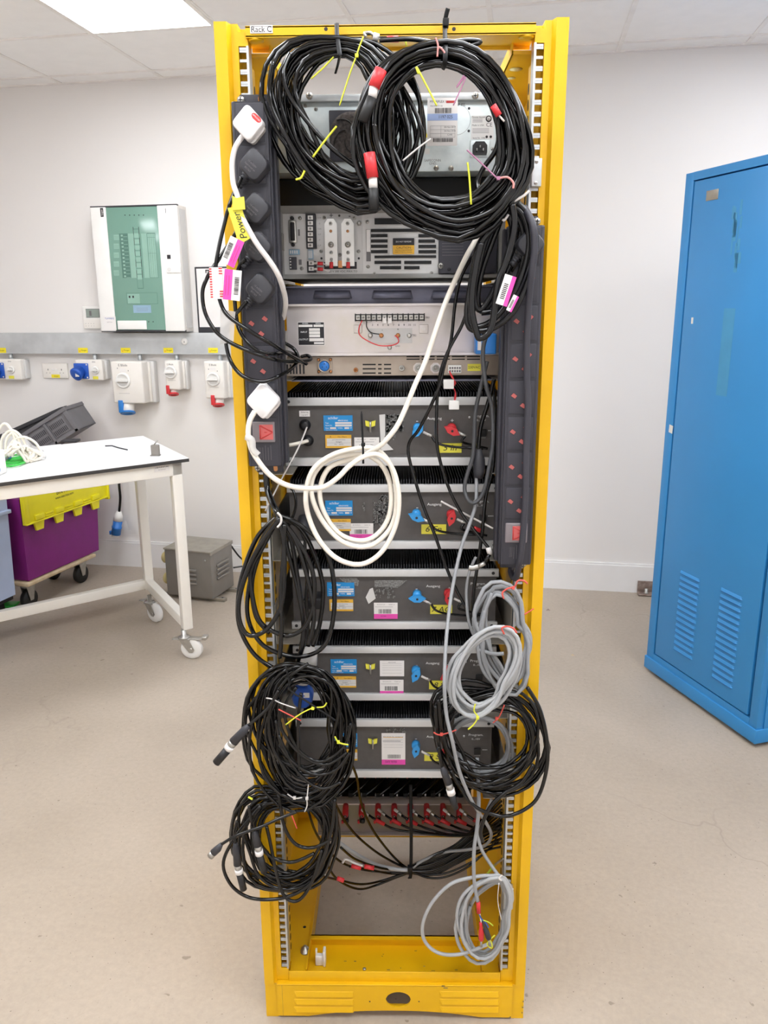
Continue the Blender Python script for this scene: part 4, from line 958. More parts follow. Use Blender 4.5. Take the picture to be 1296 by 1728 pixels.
plug('black plug beside the yellow tape flag on the left strip', 431, 351, .0292, 'plug_black', [(409, 372, -.065), (400, 388, -.06), (393, 402, -.06), (377, 426, -.07), (360, 451, -.08), (349, 470, -.085), (342, 490, -.085), (343, 515, -.085), (350, 537, -.09), (365, 560, -.09), (387, 577, -.09), (424, 594, -.09), (461, 606, -.07), (490, 610, -.02), (523, 607, .03), (519, 600, .04), (508, 602, .04)], group=PG)
plug('black plug crossed by the pale grey cable on the left strip', 435, 416, .0292, 'plug_black', [(414, 438, -.065), (405, 448, -.055), (398, 470, -.05), (396, 500, -.05), (398, 528, -.05), (403, 555, -.06), (417, 577, -.07), (436, 592, -.07), (461, 597, -.06), (483, 594, -.01), (500, 600, .03)], group=PG)
plug('black plug lowest of the black plugs on the left strip', 438, 487, .0300, 'plug_black', [(416, 508, -.065), (404, 523, -.065), (392, 537, -.07), (383, 555, -.07), (381, 577, -.075), (389, 609, -.08), (409, 634, -.085), (441, 644, -.085), (468, 636, -.07), (493, 621, -.02), (503, 604, .02), (496, 589, .03), (481, 579, .02)], group=PG)
plug('black plug at the top of the right strip, half hidden by cables', 896, 412, .0290, 'plug_black', [(880, 432, -.06), (870, 446, -.05), (862, 462, -.04), (855, 480, -.03)], group=None, text=False)
def sleeve(b, p0, p1, r, m, Y): b.tube(trace([p0, p1], Y, 2), r, m, 10)

# white square plug with the white coiled cable
t = plug('white square plug above the left rocker switch feeding the white coiled cable', 443, 677, .0322, 'plug_white', None, k=1.12)
W0 = [(430, 694, -.075), (421, 712, -.08), (419, 735, -.08), (424, 757, -.08), (436, 778, -.085), (455, 801, -.085), (480, 817, -.085), (512, 824, -.08), (545, 822, -.075), (570, 806, -.07), (590, 786, -.065), (615, 770, -.06), (640, 768, -.055), (662, 790, -.05), (673, 835, -.05), (668, 885, -.05), (645, 930, -.055), (610, 952, -.06), (570, 943, -.06), (538, 910, -.055), (519, 865, -.05), (517, 825, -.045), (530, 790, -.045), (560, 768, -.045), (595, 758, -.045), (632, 757, -.04), (658, 783, -.04), (669, 830, -.04), (664, 880, -.04), (640, 912, -.045), (610, 923, -.045), (575, 912, -.045), (545, 880, -.04), (527, 840, -.038), (528, 805, -.036), (550, 778, -.036), (585, 768, -.036), (620, 768, -.034), (648, 790, -.032), (660, 830, -.032), (655, 875, -.034), (632, 905, -.036), (603, 912, -.036), (570, 898, -.034), (546, 862, -.03), (540, 825, -.03), (555, 790, -.03), (590, 775, -.03), (618, 765, -.04), (640, 753, -.05), (652, 742, -.055), (670, 719, -.055), (686, 685, -.05), (700, 650, -.045), (717, 612, -.04), (734, 562, -.04), (751, 513, -.035), (768, 473, -.03), (788, 431, -.02), (800, 410, 0.0), (812, 388, .02), (822, 366, .03)]
b = B(); b.tube(trace(W0, -.05, 8), .0048, 'white_cable', 10); obj('cable', b, parent=t, label='thick white coiled cable')
b = B(); b.tube(trace([(415, 737, -.084), (425, 742, -.086), (427, 758, -.086), (436, 768, -.086)], SY, 4), .0062, 'clear_plastic'); obj('tape_wrap', b, parent=t)
b = B(); b.tube(trace([(610, 694, -.06), (611, 720, -.062), (612.5, 752, -.062), (613, 782, -.056)], -.06, 3), [.0008]+[.0020]*8+[.0022], 'black_tie', 6); p = at(613, 750, -.064); b.box(p.x-.0035, p.x+.0035, -.070, -.060, p.z-.003, p.z+.003, 'black_tie', .0008); obj('cable_tie', b, parent=t, label='black cable tie')

# ================================================================== coils
def coil(b, outer, inner, n, r, m, Y0, th, seed, wob=.22, jit=2.0, pts=36, loose=0, ns=7, dirn=1, y_of=None):
    rr = random.Random(seed)
    cx = sum(p[0] for p in inner)/len(inner); cy = sum(p[1] for p in inner)/len(inner)
    def polar(L):
        A = sorted((math.atan2(y-cy, x-cx) % (2*PI), math.hypot(x-cx, y-cy)) for x, y in L)
        def f(a):
            a %= 2*PI; k = len(A)
            for i in range(k):
                a0, r0 = A[i-1]; a1, r1 = A[i]
                if i == 0: a0 -= 2*PI
                if a0 <= a <= a1 or (i == 0 and a >= A[-1][0]):
                    if i == 0 and a >= A[-1][0]: a -= 2*PI
                    t = (a-a0)/max(1e-6, a1-a0); rp = A[(i-2) % k][1]; rn = A[(i+1) % k][1]
                    t2 = t*t; t3 = t2*t
                    return .5*((2*r0)+(r1-rp)*t+(2*rp-5*r0+4*r1-rn)*t2+(3*r0-rp-3*r1+rn)*t3)*1.0
            return A[0][1]
        tab = [f(i*PI/90) for i in range(180)]
        return lambda a: tab[int((a % (2*PI))/(PI/90)) % 180]+(tab[(int((a % (2*PI))/(PI/90))+1) % 180]-tab[int((a % (2*PI))/(PI/90)) % 180])*(((a % (2*PI))/(PI/90)) % 1)
    fo, fi = polar(outer), polar(inner)
    T = [(k+.5)/n for k in range(n)]; rr.shuffle(T); T.append(T[0])
    D = [(k+.5)/n for k in range(n)]; rr.shuffle(D); D.append(D[0])
    ph = [rr.uniform(0, 6.28) for _ in range(n+1)]; am = [rr.uniform(.3, 1)*wob for _ in range(n+1)]; jx = [rr.gauss(0, jit) for _ in range(n+1)]; jy = [rr.gauss(0, jit) for _ in range(n+1)]
    P = []; start = rr.uniform(0, 6.28)
    for s in range(n*pts):
        k = s//pts; u = (s % pts)/pts; w = u*u*(3-2*u); a = start+dirn*2*PI*s/pts
        L = lambda A: A[k]*(1-w)+A[k+1]*w
        t = L(T)+am[k]*math.sin(a*2+ph[k])*(1-w)+am[k+1]*math.sin(a*2+ph[k+1])*w; t = min(1, max(0, t))
        R = fi(a)+(fo(a)-fi(a))*t; x = cx+R*math.cos(a)+L(jx)*.5; y = cy+R*math.sin(a)+L(jy)*.5
        yy = Y0-th/2+th*L(D)+(y_of(x, y) if y_of else 0)
        P.append(at(x, y, yy))
    b.tube(P, r, m, ns)
def tie(parent, pts, Y, m, r=.0011, head=None, name='cable_tie', label=None):
    b = B(); b.tube(trace(pts, Y, 5), r, m, 5)
    if head: p = at(*head, Y-.001); b.box(p.x-.0028, p.x+.0028, Y-.004, Y+.001, p.z-.0028, p.z+.0028, m, .0006)
    return obj(name, b, parent=parent, label=label)

def turns(t, ls, Y, r, m='black_cable', name='loose_turn'):
    for l in ls: b = B(); b.tube(trace(l, Y), r, m, 8); obj(name, b, parent=t)
# --- top left coil
o = [(575, 60), (620, 64), (662, 92), (695, 135), (713, 195), (712, 250), (690, 305), (650, 345), (606, 358), (555, 335), (498, 300), (462, 245), (443, 190), (440, 140), (452, 98), (490, 66), (530, 60)]
i_ = [(572, 94), (600, 103), (620, 135), (632, 185), (640, 240), (628, 285), (600, 298), (562, 280), (535, 240), (521, 190), (518, 145), (535, 110)]
t = thing('cable_coil', (at(575, 205, .0).x, 0, at(575, 360, 0).z), 'large coil of shiny black cable hanging on the left of the top bar', 'cable coil', 'black coils of cable tied to the rack')
b = B(); coil(b, o, i_, 22, .0040, 'black_cable', -.035, .055, 11, wob=.25, jit=3.5); obj('coil', b, parent=t)
turns(t, [[(600, 352, -.07), (560, 330, -.075), (520, 290, -.075), (480, 225, -.075), (455, 165, -.07), (460, 105, -.065)], [(630, 300, -.05), (560, 250, -.06), (500, 180, -.06), (478, 130, -.06), (490, 90, -.05)]], -.07, .004)
b = B(); b.tube(trace([(568, 40, -.002), (569, 60, -.05), (573, 90, -.075), (573, 96, -.07), (570, 110, -.03), (566, 124, -.02)], -.05, 4), .0042, 'black_tie', 6, flat=(0, 1, 0)); obj('strap', b, parent=t, label='black strap over the top bar')
tie(t, [(613, 62), (606, 80), (601, 95), (590, 125), (573, 178)], -.07, 'tie_yellow', .0014, head=(602, 94), label='yellow-green cable tie')
tie(t, [(563, 96), (545, 115), (525, 133)], -.05, 'tie_yellow', .0015)
tie(t, [(499, 303), (508, 300), (514, 288)], -.085, 'tie_yellow', .0018)
tie(t, [(528, 265), (548, 238), (568, 213)], -.07, 'tie_yellow', .0019)
b = B(); sleeve(b, (640, 66), (672, 66), .0042, 'black_cable', -.03); sleeve(b, (653, 66), (673, 66), .0052, 'red', -.03); sleeve(b, (630, 61), (639, 64), .0062, 'tie_white', -.032)
b.tube(trace([(618, 62), (615, 56), (624, 55), (631, 60)], -.032, 4), .0026, 'steel'); obj('ring_terminal', b, parent=t, label='ring terminal with red sleeve')

# --- top right coil
o = [(745, 66), (790, 76), (835, 108), (865, 155), (886, 205), (897, 250), (893, 300), (872, 342), (835, 380), (780, 405), (720, 392), (665, 365), (625, 325), (600, 270), (594, 215), (606, 160), (635, 108), (685, 75)]
i_ = [(748, 112), (785, 125), (812, 150), (833, 190), (842, 235), (838, 285), (812, 318), (770, 336), (728, 333), (695, 308), (672, 268), (660, 220), (664, 175), (690, 135), (715, 118)]
t = thing('cable_coil', (at(745, 240, -.06).x, -.06, at(745, 405, -.06).z), 'largest coil of shiny black cable hanging on the right of the top bar', 'cable coil', 'black coils of cable tied to the rack')
b = B(); coil(b, o, i_, 24, .0043, 'black_cable', -.085, .05, 23, wob=.22, jit=3.0); obj('coil', b, parent=t)
turns(t, [[(760, 85), (810, 72), (790, 68), (740, 72), (690, 66), (640, 68)]], -.06, .0038); turns(t, [[(632, 210, -.11), (640, 250, -.11), (665, 310, -.115), (710, 350, -.115), (770, 372, -.115), (830, 355, -.11), (868, 310, -.11)], [(846, 200, -.07), (838, 250, -.06), (815, 285, -.05), (806, 310, -.05), (812, 330, -.06)]], -.11, .0044)
b = B(); b.tube(trace([(756, 14, -.012), (752, 30, -.008), (751, 45, -.004), (751, 60, -.06), (752, 85, -.118), (750, 108, -.118), (747, 116, -.08)], -.05, 4), .0042, 'black_tie', 6, flat=(0, 1, 0)); p = at(752, 40, -.008); b.box(p.x-.005, p.x+.005, -.018, -.002, p.z-.006, p.z+.006, 'black_tie', .001); obj('strap', b, parent=t, label='black strap over the top bar')
tie(t, [(735, 64), (739, 76), (738, 96), (740, 80), (747, 84), (753, 94)], -.122, 'tie_pink', .0015)
tie(t, [(702, 113), (706, 125), (703, 113), (720, 145), (737, 178)], -.118, 'tie_yellow', .0016, label='yellow cable tie')
tie(t, [(783, 127), (770, 148), (786, 130), (765, 178)], -.10, 'tie_purple', .0012)
tie(t, [(788, 253), (815, 278), (840, 302)], -.12, 'tie_purple', .0013, head=(841, 301), label='mauve cable tie'); tie(t, [(841, 301), (856, 299), (866, 308), (866, 318)], -.12, 'tie_pink', .0018)
tie(t, [(789, 274), (792, 300), (795, 345)], -.118, 'tie_yellow', .0017); tie(t, [(680, 271), (705, 250), (727, 234)], -.10, 'tie_white', .0014)
tie(t, [(683, 62), (686, 78)], -.05, 'tie_yellow', .0014)
for (a0, a1, a2, a3) in (((643, 117), (631, 147), (628, 165), (612, 205)), ((623, 258), (629, 300), (630, 318), (631, 355))):
    b = B(); sleeve(b, a0, a1, .0095, 'red', -.125); sleeve(b, a1, a2, .0072, 'tie_white', -.125); sleeve(b, a2, a3, .0085, 'black', -.125); obj('connector', b, parent=t, label='red, silver and black barrel connector')
b = B(); sleeve(b, (832, 178), (842, 195), .0055, 'red', -.118); b.tube(trace([(842, 195), (851, 205)], -.118, 2), .0015, 'tie_white'); obj('red_sleeve', b, parent=t)
b = B(); sleeve(b, (661, 195), (671, 220), .0075, 'black', -.02); obj('barrel_connector', b, label='black barrel connector inside the left coil beside the label tag', cat='connector')
b = B(); sleeve(b, (889, 290), (870, 328), .0085, 'red', -.03); obj('red_connector', b, label='red cable connector behind the right edge of the largest top coil', cat='connector')

# --- thick black coil on the right above the right strip
t = thing('cable_coil', (at(845, 450, -.08).x, -.08, at(845, 575, -.08).z), 'long drooping coil of thick black cable beside the top of the right strip', 'cable coil', 'black coils of cable tied to the rack')
b = B()
K1 = [(864, 345), (868, 380), (858, 430), (840, 480), (832, 540), (824, 562), (812, 570), (806, 566), (797, 530), (797, 490), (803, 450), (812, 410)]
K2 = [(873, 342), (890, 362), (904, 400), (898, 450), (880, 500), (858, 535), (825, 556), (795, 555), (788, 530), (793, 490), (802, 440), (815, 405), (840, 378), (862, 350), (884, 366), (892, 410), (882, 460), (860, 505), (832, 540), (805, 552), (789, 545), (790, 510), (798, 460), (806, 420), (822, 392), (850, 362)]
K3 = [(850, 350), (864, 385), (856, 430), (838, 480), (815, 520), (804, 518), (800, 490), (808, 450), (820, 405), (838, 375), (858, 350), (880, 380), (884, 430), (870, 480), (842, 520), (812, 528)]
K4 = [(868, 342), (880, 370), (872, 420), (850, 470), (826, 515), (812, 525), (806, 500), (814, 455), (830, 410), (845, 370)]
for kk, yy, r in ((K2, -.075, .0055), (K1, -.10, .0058), (K3, -.06, .0052), (K4, -.05, .0052)): b.tube(trace(kk, yy), r, 'black_cable_matt', 9)
obj('coil', b, parent=t)
b = B(); b.tube(trace([(858, 362), (850, 372), (846, 360), (856, 345), (870, 338), (884, 330), (893, 322)], -.09, 5), .0022, 'tie_white'); obj('wire_tie', b, parent=t)
for (cx_, cy_, w_, h_, ro) in ((854, 490, .020, .050, -.30), (865, 512, .010, .028, -.45)):
    p = at(cx_, cy_, -.112); T = Matrix.Translation((p.x, -.112, p.z)) @ Matrix.Rotation(-ro, 4, 'Y')
    bb2 = B(); bb2.box(-w_/2, w_*.15, 0, .0008, -h_/2, h_/2, 'paper'); bb2.box(w_*.15, w_/2, 0, .0008, -h_/2, h_/2, 'pink')
    for q in range(9): bb2.box(-w_*.32, w_*.05, -.0004, 0, -h_*.30+q*h_*.06, -h_*.30+q*h_*.06+h_*.03, 'ink')
    bb2.v = [T @ v for v in bb2.v]; obj('pink_tag', bb2, parent=t, label='white and pink barcode tag')
# --- long lead down the right strip
b = B(); b.tube(trace([(884, 350, -.07), (899, 380, -.09), (902, 420, -.09), (897, 463, -.085), (892, 513, -.07), (889, 575, -.062), (889, 636, -.06), (891, 686, -.06), (888, 756, -.06), (886, 848, -.06), (881, 918, -.06), (876, 952, -.055), (870, 976, -.03), (862, 965, .0), (866, 950, .01)], -.06), .0062, 'strip_black', 10)
obj('power_cable', b, label='thick dark grey cable running straight down the right socket strip', cat='cable')

# --- left middle coil
t = thing('cable_coil', (at(485, 1000, -.03).x, -.03, at(485, 1135, -.03).z), 'open coil of thick black cable hanging below the left strip', 'cable coil', 'black coils of cable tied to the rack')
L = [[(468, 872), (435, 905), (412, 960), (402, 1010), (405, 1060), (430, 1105), (470, 1130), (500, 1122), (512, 1060), (503, 1000), (486, 930), (470, 874)],
     [(468, 874), (440, 915), (422, 980), (418, 1040), (440, 1085), (480, 1105), (520, 1106), (550, 1085), (564, 1030), (560, 960), (538, 912), (500, 882), (470, 870)],
     [(470, 872), (445, 920), (424, 960), (425, 1000), (440, 1050), (480, 1072), (510, 1062), (527, 1030), (530, 980), (518, 940), (492, 898), (472, 876)],
     [(472, 874), (430, 935), (406, 1000), (404, 1045), (420, 1072), (450, 1062), (475, 1020), (480, 965), (478, 910), (470, 876)],
     [(474, 876), (490, 905), (500, 960), (510, 1030), (513, 1080), (503, 1115)], [(470, 868), (455, 900), (438, 935), (425, 985), (432, 1040), (455, 1068)],
     [(476, 880), (500, 915), (520, 980), (530, 1040), (520, 1090)], [(480, 885), (478, 940), (474, 1000), (475, 1060), (472, 1110)], [(474, 874), (505, 890), (528, 930), (545, 990), (540, 1050), (528, 1090)]]
for k, l in enumerate(L): 
    b = B() if k == 0 else b; b.tube(trace(l, -.03-.012*(k % 4)), .0046, 'black_cable', 8)
b.tube(trace([(449, 797, .0), (451, 825, -.01), (459, 848, -.03), (468, 867, -.05), (475, 885, -.05)], -.02), .0062, 'black_cable', 8); obj('coil', b, parent=t)
tie(t, [(468, 865), (474, 872), (474, 882), (468, 890)], -.085, 'tie_white', .0022, name='wire_tie')

# --- lower left coil
o = [(515, 1117), (555, 1125), (585, 1155), (598, 1200), (598, 1255), (588, 1310), (562, 1345), (520, 1370), (480, 1362), (442, 1325), (420, 1275), (414, 1215), (424, 1165), (455, 1130)]
i_ = [(515, 1150), (535, 1165), (548, 1195), (552, 1235), (545, 1270), (528, 1290), (505, 1290), (485, 1270), (470, 1240), (466, 1200), (475, 1170), (495, 1152)]
t = thing('cable_coil', (at(505, 1240, -.06).x, -.06, at(505, 1370, -.06).z), 'dense round coil of thin black cable hanging on the lower left', 'cable coil', 'black coils of cable tied to the rack')
b = B(); coil(b, o, i_, 22, .0034, 'black_cable', -.055, .06, 31, wob=.35, jit=4); obj('coil', b, parent=t)
b = B()
for l in ([(500, 1160), (480, 1200), (500, 1260), (540, 1285), (580, 1260), (592, 1220)], [(470, 1180), (475, 1230), (510, 1275), (550, 1290), (585, 1270)], [(465, 1215), (480, 1270), (525, 1305), (565, 1300), (590, 1270)], [(508, 1170), (504, 1210), (503, 1250), (505, 1300)], [(470, 1240), (500, 1300), (540, 1330), (575, 1320)], [(520, 1120), (480, 1150), (455, 1200), (460, 1260), (490, 1310)]): turns(t, [l], -.09, .0034)
tie(t, [(482, 1125), (488, 1150), (490, 1165), (520, 1185), (550, 1205), (566, 1216)], -.10, 'black_tie', .0020, head=(488, 1162))
tie(t, [(449, 1178), (460, 1180), (475, 1187), (499, 1195)], -.10, 'tie_white', .0013); tie(t, [(470, 1197), (490, 1207), (508, 1216)], -.10, 'tie_red', .0014, label='coral cable tie')
tie(t, [(482, 1223), (505, 1206), (527, 1195), (545, 1193), (551, 1186)], -.10, 'tie_yellow', .0015, head=(528, 1195), label='lime cable tie'); tie(t, [(565, 1243), (572, 1253), (588, 1257)], -.10, 'tie_yellow', .0016, head=(571, 1252))
def xlr(t, c, l0, l1, w, e, Y, r=.0095):
    b = B()
    if c: b.tube(trace(c, Y), .0034, 'black_cable')
    P0, P1, Pw, P2 = at(*l0, Y), at(*l1, Y), at(*w, Y), at(*e, Y); b.tube([P0, P0.lerp(P1, .25), P1], [r*.45, r*.8, r], 'plug_black', 14); b.tube([P1, P1.lerp(Pw, .5)], r*.9, 'steel', 14); b.tube([P1.lerp(Pw, .5), Pw], r*1.02, 'paper', 14); b.tube([Pw, P2], r*.86, 'gland', 16)
    return obj('barrel_connector', b, parent=t, label='black barrel connector with a white band')
xlr(t, [(470, 1165), (456, 1190), (444, 1203), (420, 1224)], (420, 1224), (394, 1252), (385, 1264), (365, 1287), -.10)

# --- lowest left coil
o = [(480, 1325), (530, 1325), (565, 1350), (572, 1400), (560, 1450), (540, 1490), (500, 1512), (455, 1512), (420, 1495), (402, 1455), (394, 1405), (404, 1360), (430, 1330)]
i_ = [(485, 1372), (520, 1372), (540, 1395), (540, 1430), (520, 1460), (490, 1472), (465, 1462), (448, 1430), (442, 1400), (455, 1378)]
t = thing('cable_coil', (at(480, 1420, -.03).x, -.03, at(480, 1515, -.03).z), 'messy coil of black cable with hanging barrel connectors, lowest on the left', 'cable coil', 'black coils of cable tied to the rack')
b = B(); coil(b, o, i_, 15, .0036, 'black_cable', -.025, .06, 41, wob=.4, jit=5); obj('coil', b, parent=t)
b = B()
for l in ([(440, 1360), (399, 1410), (377, 1454), (387, 1489), (412, 1511), (444, 1518), (486, 1513), (523, 1491), (545, 1447), (560, 1397), (565, 1348)], [(450, 1395), (456, 1422), (466, 1471), (478, 1509), (496, 1521), (513, 1511), (530, 1479), (543, 1434)], [(470, 1340), (480, 1395), (500, 1425), (530, 1430), (560, 1415)], [(430, 1400), (450, 1440), (490, 1455), (530, 1440)]): turns(t, [l], -.07, .0037)
xlr(t, [(420, 1360), (424, 1385), (429, 1402)], (429, 1402), (435, 1427), (438, 1442), (446, 1471), -.085, .0085); xlr(t, [(400, 1385), (396, 1405), (397, 1422)], (397, 1422), (401, 1459), (404, 1473), (411, 1501), -.08, .0085)
b = B(); b.tube(trace([(500, 1370), (470, 1382), (436, 1397), (399, 1410), (372, 1426)], -.095), .0032, 'black_cable'); b.tube([at(374, 1424, -.095), at(368, 1432, -.095), at(360, 1439, -.095)], [.004, .0075, .0078], 'plug_black', 14); b.tube([at(360, 1439, -.095), at(355, 1445, -.095)], .0072, 'steel', 14); obj('small_connector', b, parent=t, label='small black connector with silver tip')
tie(t, [(419, 1345), (426, 1349)], -.085, 'tie_yellow', .0022); tie(t, [(485, 1340), (497, 1347), (510, 1346)], -.08, 'tie_white', .0013, head=(497, 1346)); tie(t, [(521, 1320), (518, 1347), (518, 1360), (514, 1370)], -.09, 'tie_white', .0013, head=(518, 1347)); tie(t, [(492, 1375), (498, 1390), (501, 1398)], -.08, 'tie_red', .0014)

# --- lower right black coil
o = [(810, 1150), (860, 1150), (895, 1175), (920, 1225), (926, 1270), (905, 1318), (865, 1342), (815, 1345), (770, 1320), (742, 1275), (730, 1220), (731, 1180), (750, 1160)]
i_ = [(805, 1205), (845, 1200), (875, 1222), (882, 1255), (865, 1285), (830, 1295), (795, 1280), (770, 1250), (762, 1222), (775, 1205)]
t = thing('cable_coil', (at(830, 1250, -.02).x, -.02, at(830, 1345, -.02).z), 'round coil of thin black cable on the lower right post', 'cable coil', 'black coils of cable tied to the rack')
b = B(); coil(b, o, i_, 14, .0036, 'black_cable', -.035, .05, 57, wob=.4, jit=4.5); obj('coil', b, parent=t)
b = B()
for l in ([(890, 1160), (912, 1200), (924, 1260), (920, 1310), (902, 1353), (862, 1376), (828, 1373), (798, 1358), (778, 1331), (760, 1300)], [(900, 1290), (880, 1320), (855, 1336), (832, 1355), (818, 1380), (811, 1405), (815, 1420)], [(740, 1180), (745, 1230), (760, 1275), (790, 1290)], [(735, 1190), (738, 1240), (745, 1290)]): turns(t, [l], -.065, .0040)
xlr(t, [(740, 1260), (743, 1280), (746, 1294)], (746, 1294), (757, 1322), (762, 1340), (768, 1364), -.075, .0085)
tie(t, [(732, 1236), (740, 1240), (752, 1238), (770, 1232)], -.075, 'tie_red', .0015, head=(745, 1239), label='orange cable tie')

# --- grey coils
def greycoil(label, o, i_, n, Y, th, seed, base, m='grey_cable', r=.0040, wob=.3, jit=3, extra=()):
    t = thing('cable_coil', (at(*base, Y).x, Y, at(*base, Y).z), label, 'cable coil', 'grey coils of cable tied to the right post')
    b = B(); coil(b, o, i_, n, r, m, Y, th, seed, wob=wob, jit=jit, ns=8)
    for l in extra: b.tube(trace(l, Y-.01), r, m, 8)
    obj('coil', b, parent=t); return t
t = greycoil('grey cable coil behind the black coil low on the right', [(815, 1204), (850, 1215), (868, 1250), (862, 1295), (830, 1316), (790, 1310), (758, 1280), (752, 1240), (775, 1212)], [(815, 1222), (838, 1232), (850, 1258), (842, 1285), (818, 1295), (792, 1288), (772, 1262), (770, 1238), (790, 1225)], 4, .015, .02, 61, (815, 1316))
t = greycoil('tall grey cable coil tied high on the right post below the right strip', [(840, 980), (868, 992), (886, 1040), (893, 1110), (890, 1150), (872, 1172), (845, 1165), (822, 1130), (808, 1080), (802, 1040), (810, 1010), (822, 988)], [(842, 1004), (860, 1018), (872, 1060), (877, 1110), (870, 1135), (855, 1140), (842, 1115), (830, 1075), (824, 1040), (830, 1012)], 6, -.035, .035, 63, (845, 1172), wob=.4,
             extra=([(830, 1000), (812, 1050), (800, 1090), (770, 1110), (760, 1150), (762, 1190)], [(818, 1030), (812, 1080), (822, 1120), (845, 1150)], [(812, 1050), (806, 1085), (815, 1130), (838, 1158)], [(805, 1095), (830, 1103), (850, 1103)]))
tie(t, [(850, 1010), (848, 1000), (857, 993), (868, 990), (874, 980), (884, 980), (890, 985)], -.065, 'tie_red', .0018, head=(866, 992), label='red wire tie')
tie(t, [(885, 1037), (893, 1032), (901, 1027)], -.05, 'tie_red', .0013)
t = greycoil('tilted grey cable coil in front, held by a yellow tie at its bottom', [(840, 1054), (864, 1062), (880, 1090), (876, 1130), (860, 1165), (832, 1200), (800, 1212), (770, 1195), (757, 1155), (760, 1125), (782, 1090), (812, 1062)], [(842, 1078), (857, 1092), (858, 1120), (845, 1150), (825, 1178), (802, 1188), (785, 1170), (777, 1140), (785, 1115), (808, 1090)], 8, -.095, .035, 67, (810, 1212), m='grey_cable_light', wob=.35)
tie(t, [(851, 1070), (847, 1060), (856, 1057), (866, 1060), (872, 1068)], -.12, 'tie_red', .0017, label='red wire tie'); tie(t, [(802, 1188), (800, 1200), (806, 1210), (800, 1222), (790, 1231)], -.12, 'tie_yellow', .0016, head=(806, 1211), label='yellow cable tie')
tie(t, [(851, 1190), (842, 1210), (832, 1220)], -.06, 'tie_red', .0014, head=(838, 1212))
t = greycoil('grey cable coil with red and black banana plugs at the bottom right', [(842, 1477), (856, 1490), (860, 1540), (850, 1590), (828, 1622), (805, 1626), (780, 1605), (768, 1570), (770, 1535), (788, 1500), (815, 1481)], [(845, 1492), (850, 1510), (848, 1550), (838, 1585), (822, 1603), (808, 1600), (798, 1580), (792, 1550), (800, 1520), (820, 1500)], 8, -.01, .04, 71, (812, 1626), m='grey_cable_light', wob=.3,
             extra=([(850, 1485), (830, 1478), (800, 1480), (760, 1492), (728, 1525), (713, 1562), (718, 1590), (740, 1608), (770, 1611), (800, 1603), (830, 1590)],))
b = B(); Y = -.045
b.tube(trace([(805, 1279, -.02), (808, 1348, -.03), (805, 1397, -.04), (800, 1434), (800, 1484), (806, 1521)], Y), .0040, 'grey_cable', 8); obj('lead', b, parent=t)
b = B(); sleeve(b, (807, 1522), (808, 1540), .0048, 'red', Y); b.tube(trace([(808, 1540), (812, 1550), (820, 1558), (824, 1565)], Y), .0016, 'ink_blue'); b.tube(trace([(809, 1540), (812, 1556), (812, 1562)], Y), .0013, 'paper'); b.tube(trace([(812, 1552), (824, 1556), (832, 1562)], Y), .0014, 'gy_wire')
b.tube(trace([(811, 1556), (812, 1572), (812, 1586)], Y, 3), [.0035]*3+[.006]*3+[.0055], 'red', 12); b.tube(trace([(812, 1586), (812, 1598)], Y, 2), .0024, 'steel'); b.tube(trace([(815, 1554), (820, 1570), (825, 1584)], Y, 3), [.0035]*3+[.006]*3+[.0055], 'plug_black', 12); b.tube(trace([(825, 1584), (826, 1596)], Y, 2), .0024, 'steel'); obj('banana_plug', b, parent=t, label='red and black banana plugs')
tie(t, [(822, 1582), (829, 1590), (830, 1600), (822, 1592), (835, 1578)], Y, 'tie_yellow', .0016); b = B(); b.tube(trace([(846, 1486, -.03), (842, 1482, -.03), (847, 1477, -.02)], -.03, 4), .0018, 'tie_white'); b.tube(trace([(842, 1490, -.03), (840, 1520, -.03), (846, 1552, -.03)], -.03, 4), .0009, 'tie_white'); obj('wire_tie', b, parent=t)

# ================================================================== single leads
def lead(label, pts, r, m, Y=0, extra=None, name='cable', group=None):
    b = B(); b.tube(trace(pts, Y), r, m, 8)
    if extra: extra(b)
    return obj(name, b, label=label, cat='cable', group=group)
lead('thin black cable looping across the fronts of the upper amplifiers on the right', [(798, 431, .02), (778, 468, .02), (768, 513, .02), (761, 575, .01), (749, 619, .01), (739, 658, .01), (709, 721, .03), (692, 744, .04), (689, 765, .04), (698, 802, .03), (714, 853, .03), (733, 901, .03), (753, 957, .03), (766, 987, .03), (786, 1026, .02), (798, 1056, .01)], .0032, 'black_cable')
lead('thin black cable ending in a white crimped terminal above the amplifier marked 7', [(788, 525, -.01), (778, 552, 0), (758, 589, 0), (746, 619, 0), (740, 649, .01), (737, 686, .02), (737, 744, .02), (744, 783, .02), (760, 830, .02), (779, 867, .02), (802, 897, .01), (825, 925, 0)], .0032, 'black_cable', extra=lambda b: (sleeve(b, (824, 924), (827, 935), .0055, 'tie_white', -.002), sleeve(b, (826, 935), (818, 950), .004, 'black_cable', -.004), sleeve(b, (818, 950), (808, 956), .0045, 'steel', -.006), b.tube(trace([(808, 956), (798, 959), (791, 958)], -.006, 3), .006, 'steel', 6, flat=(0, 1, 0))))
lead('dark grey cable hanging in a U beside the right strip', [(823, 562, 0), (815, 592, 0), (820, 649, 0), (830, 686, .01), (832, 744, .01), (825, 790, .01), (816, 830, .01), (802, 848, .01), (790, 844, .01), (784, 825, .02), (788, 802, .02), (797, 774, .02), (800, 744, .02), (802, 698, .02), (811, 654, .02), (822, 610, .03)], .0040, 'dark_grey_cable')
def coupler(b):
    b.tube([at(807, 757, .03), at(808, 775, .03), at(809, 796, .03), at(807, 806, .03)], [.006, .012, .012, .009], 'plug_black', 12)
lead('black appliance coupler on a cord hanging between the first two amplifiers', [(834, 640, .04), (825, 675, .03), (811, 721, .03), (807, 763, .03)], .0042, 'black_cable', extra=coupler)
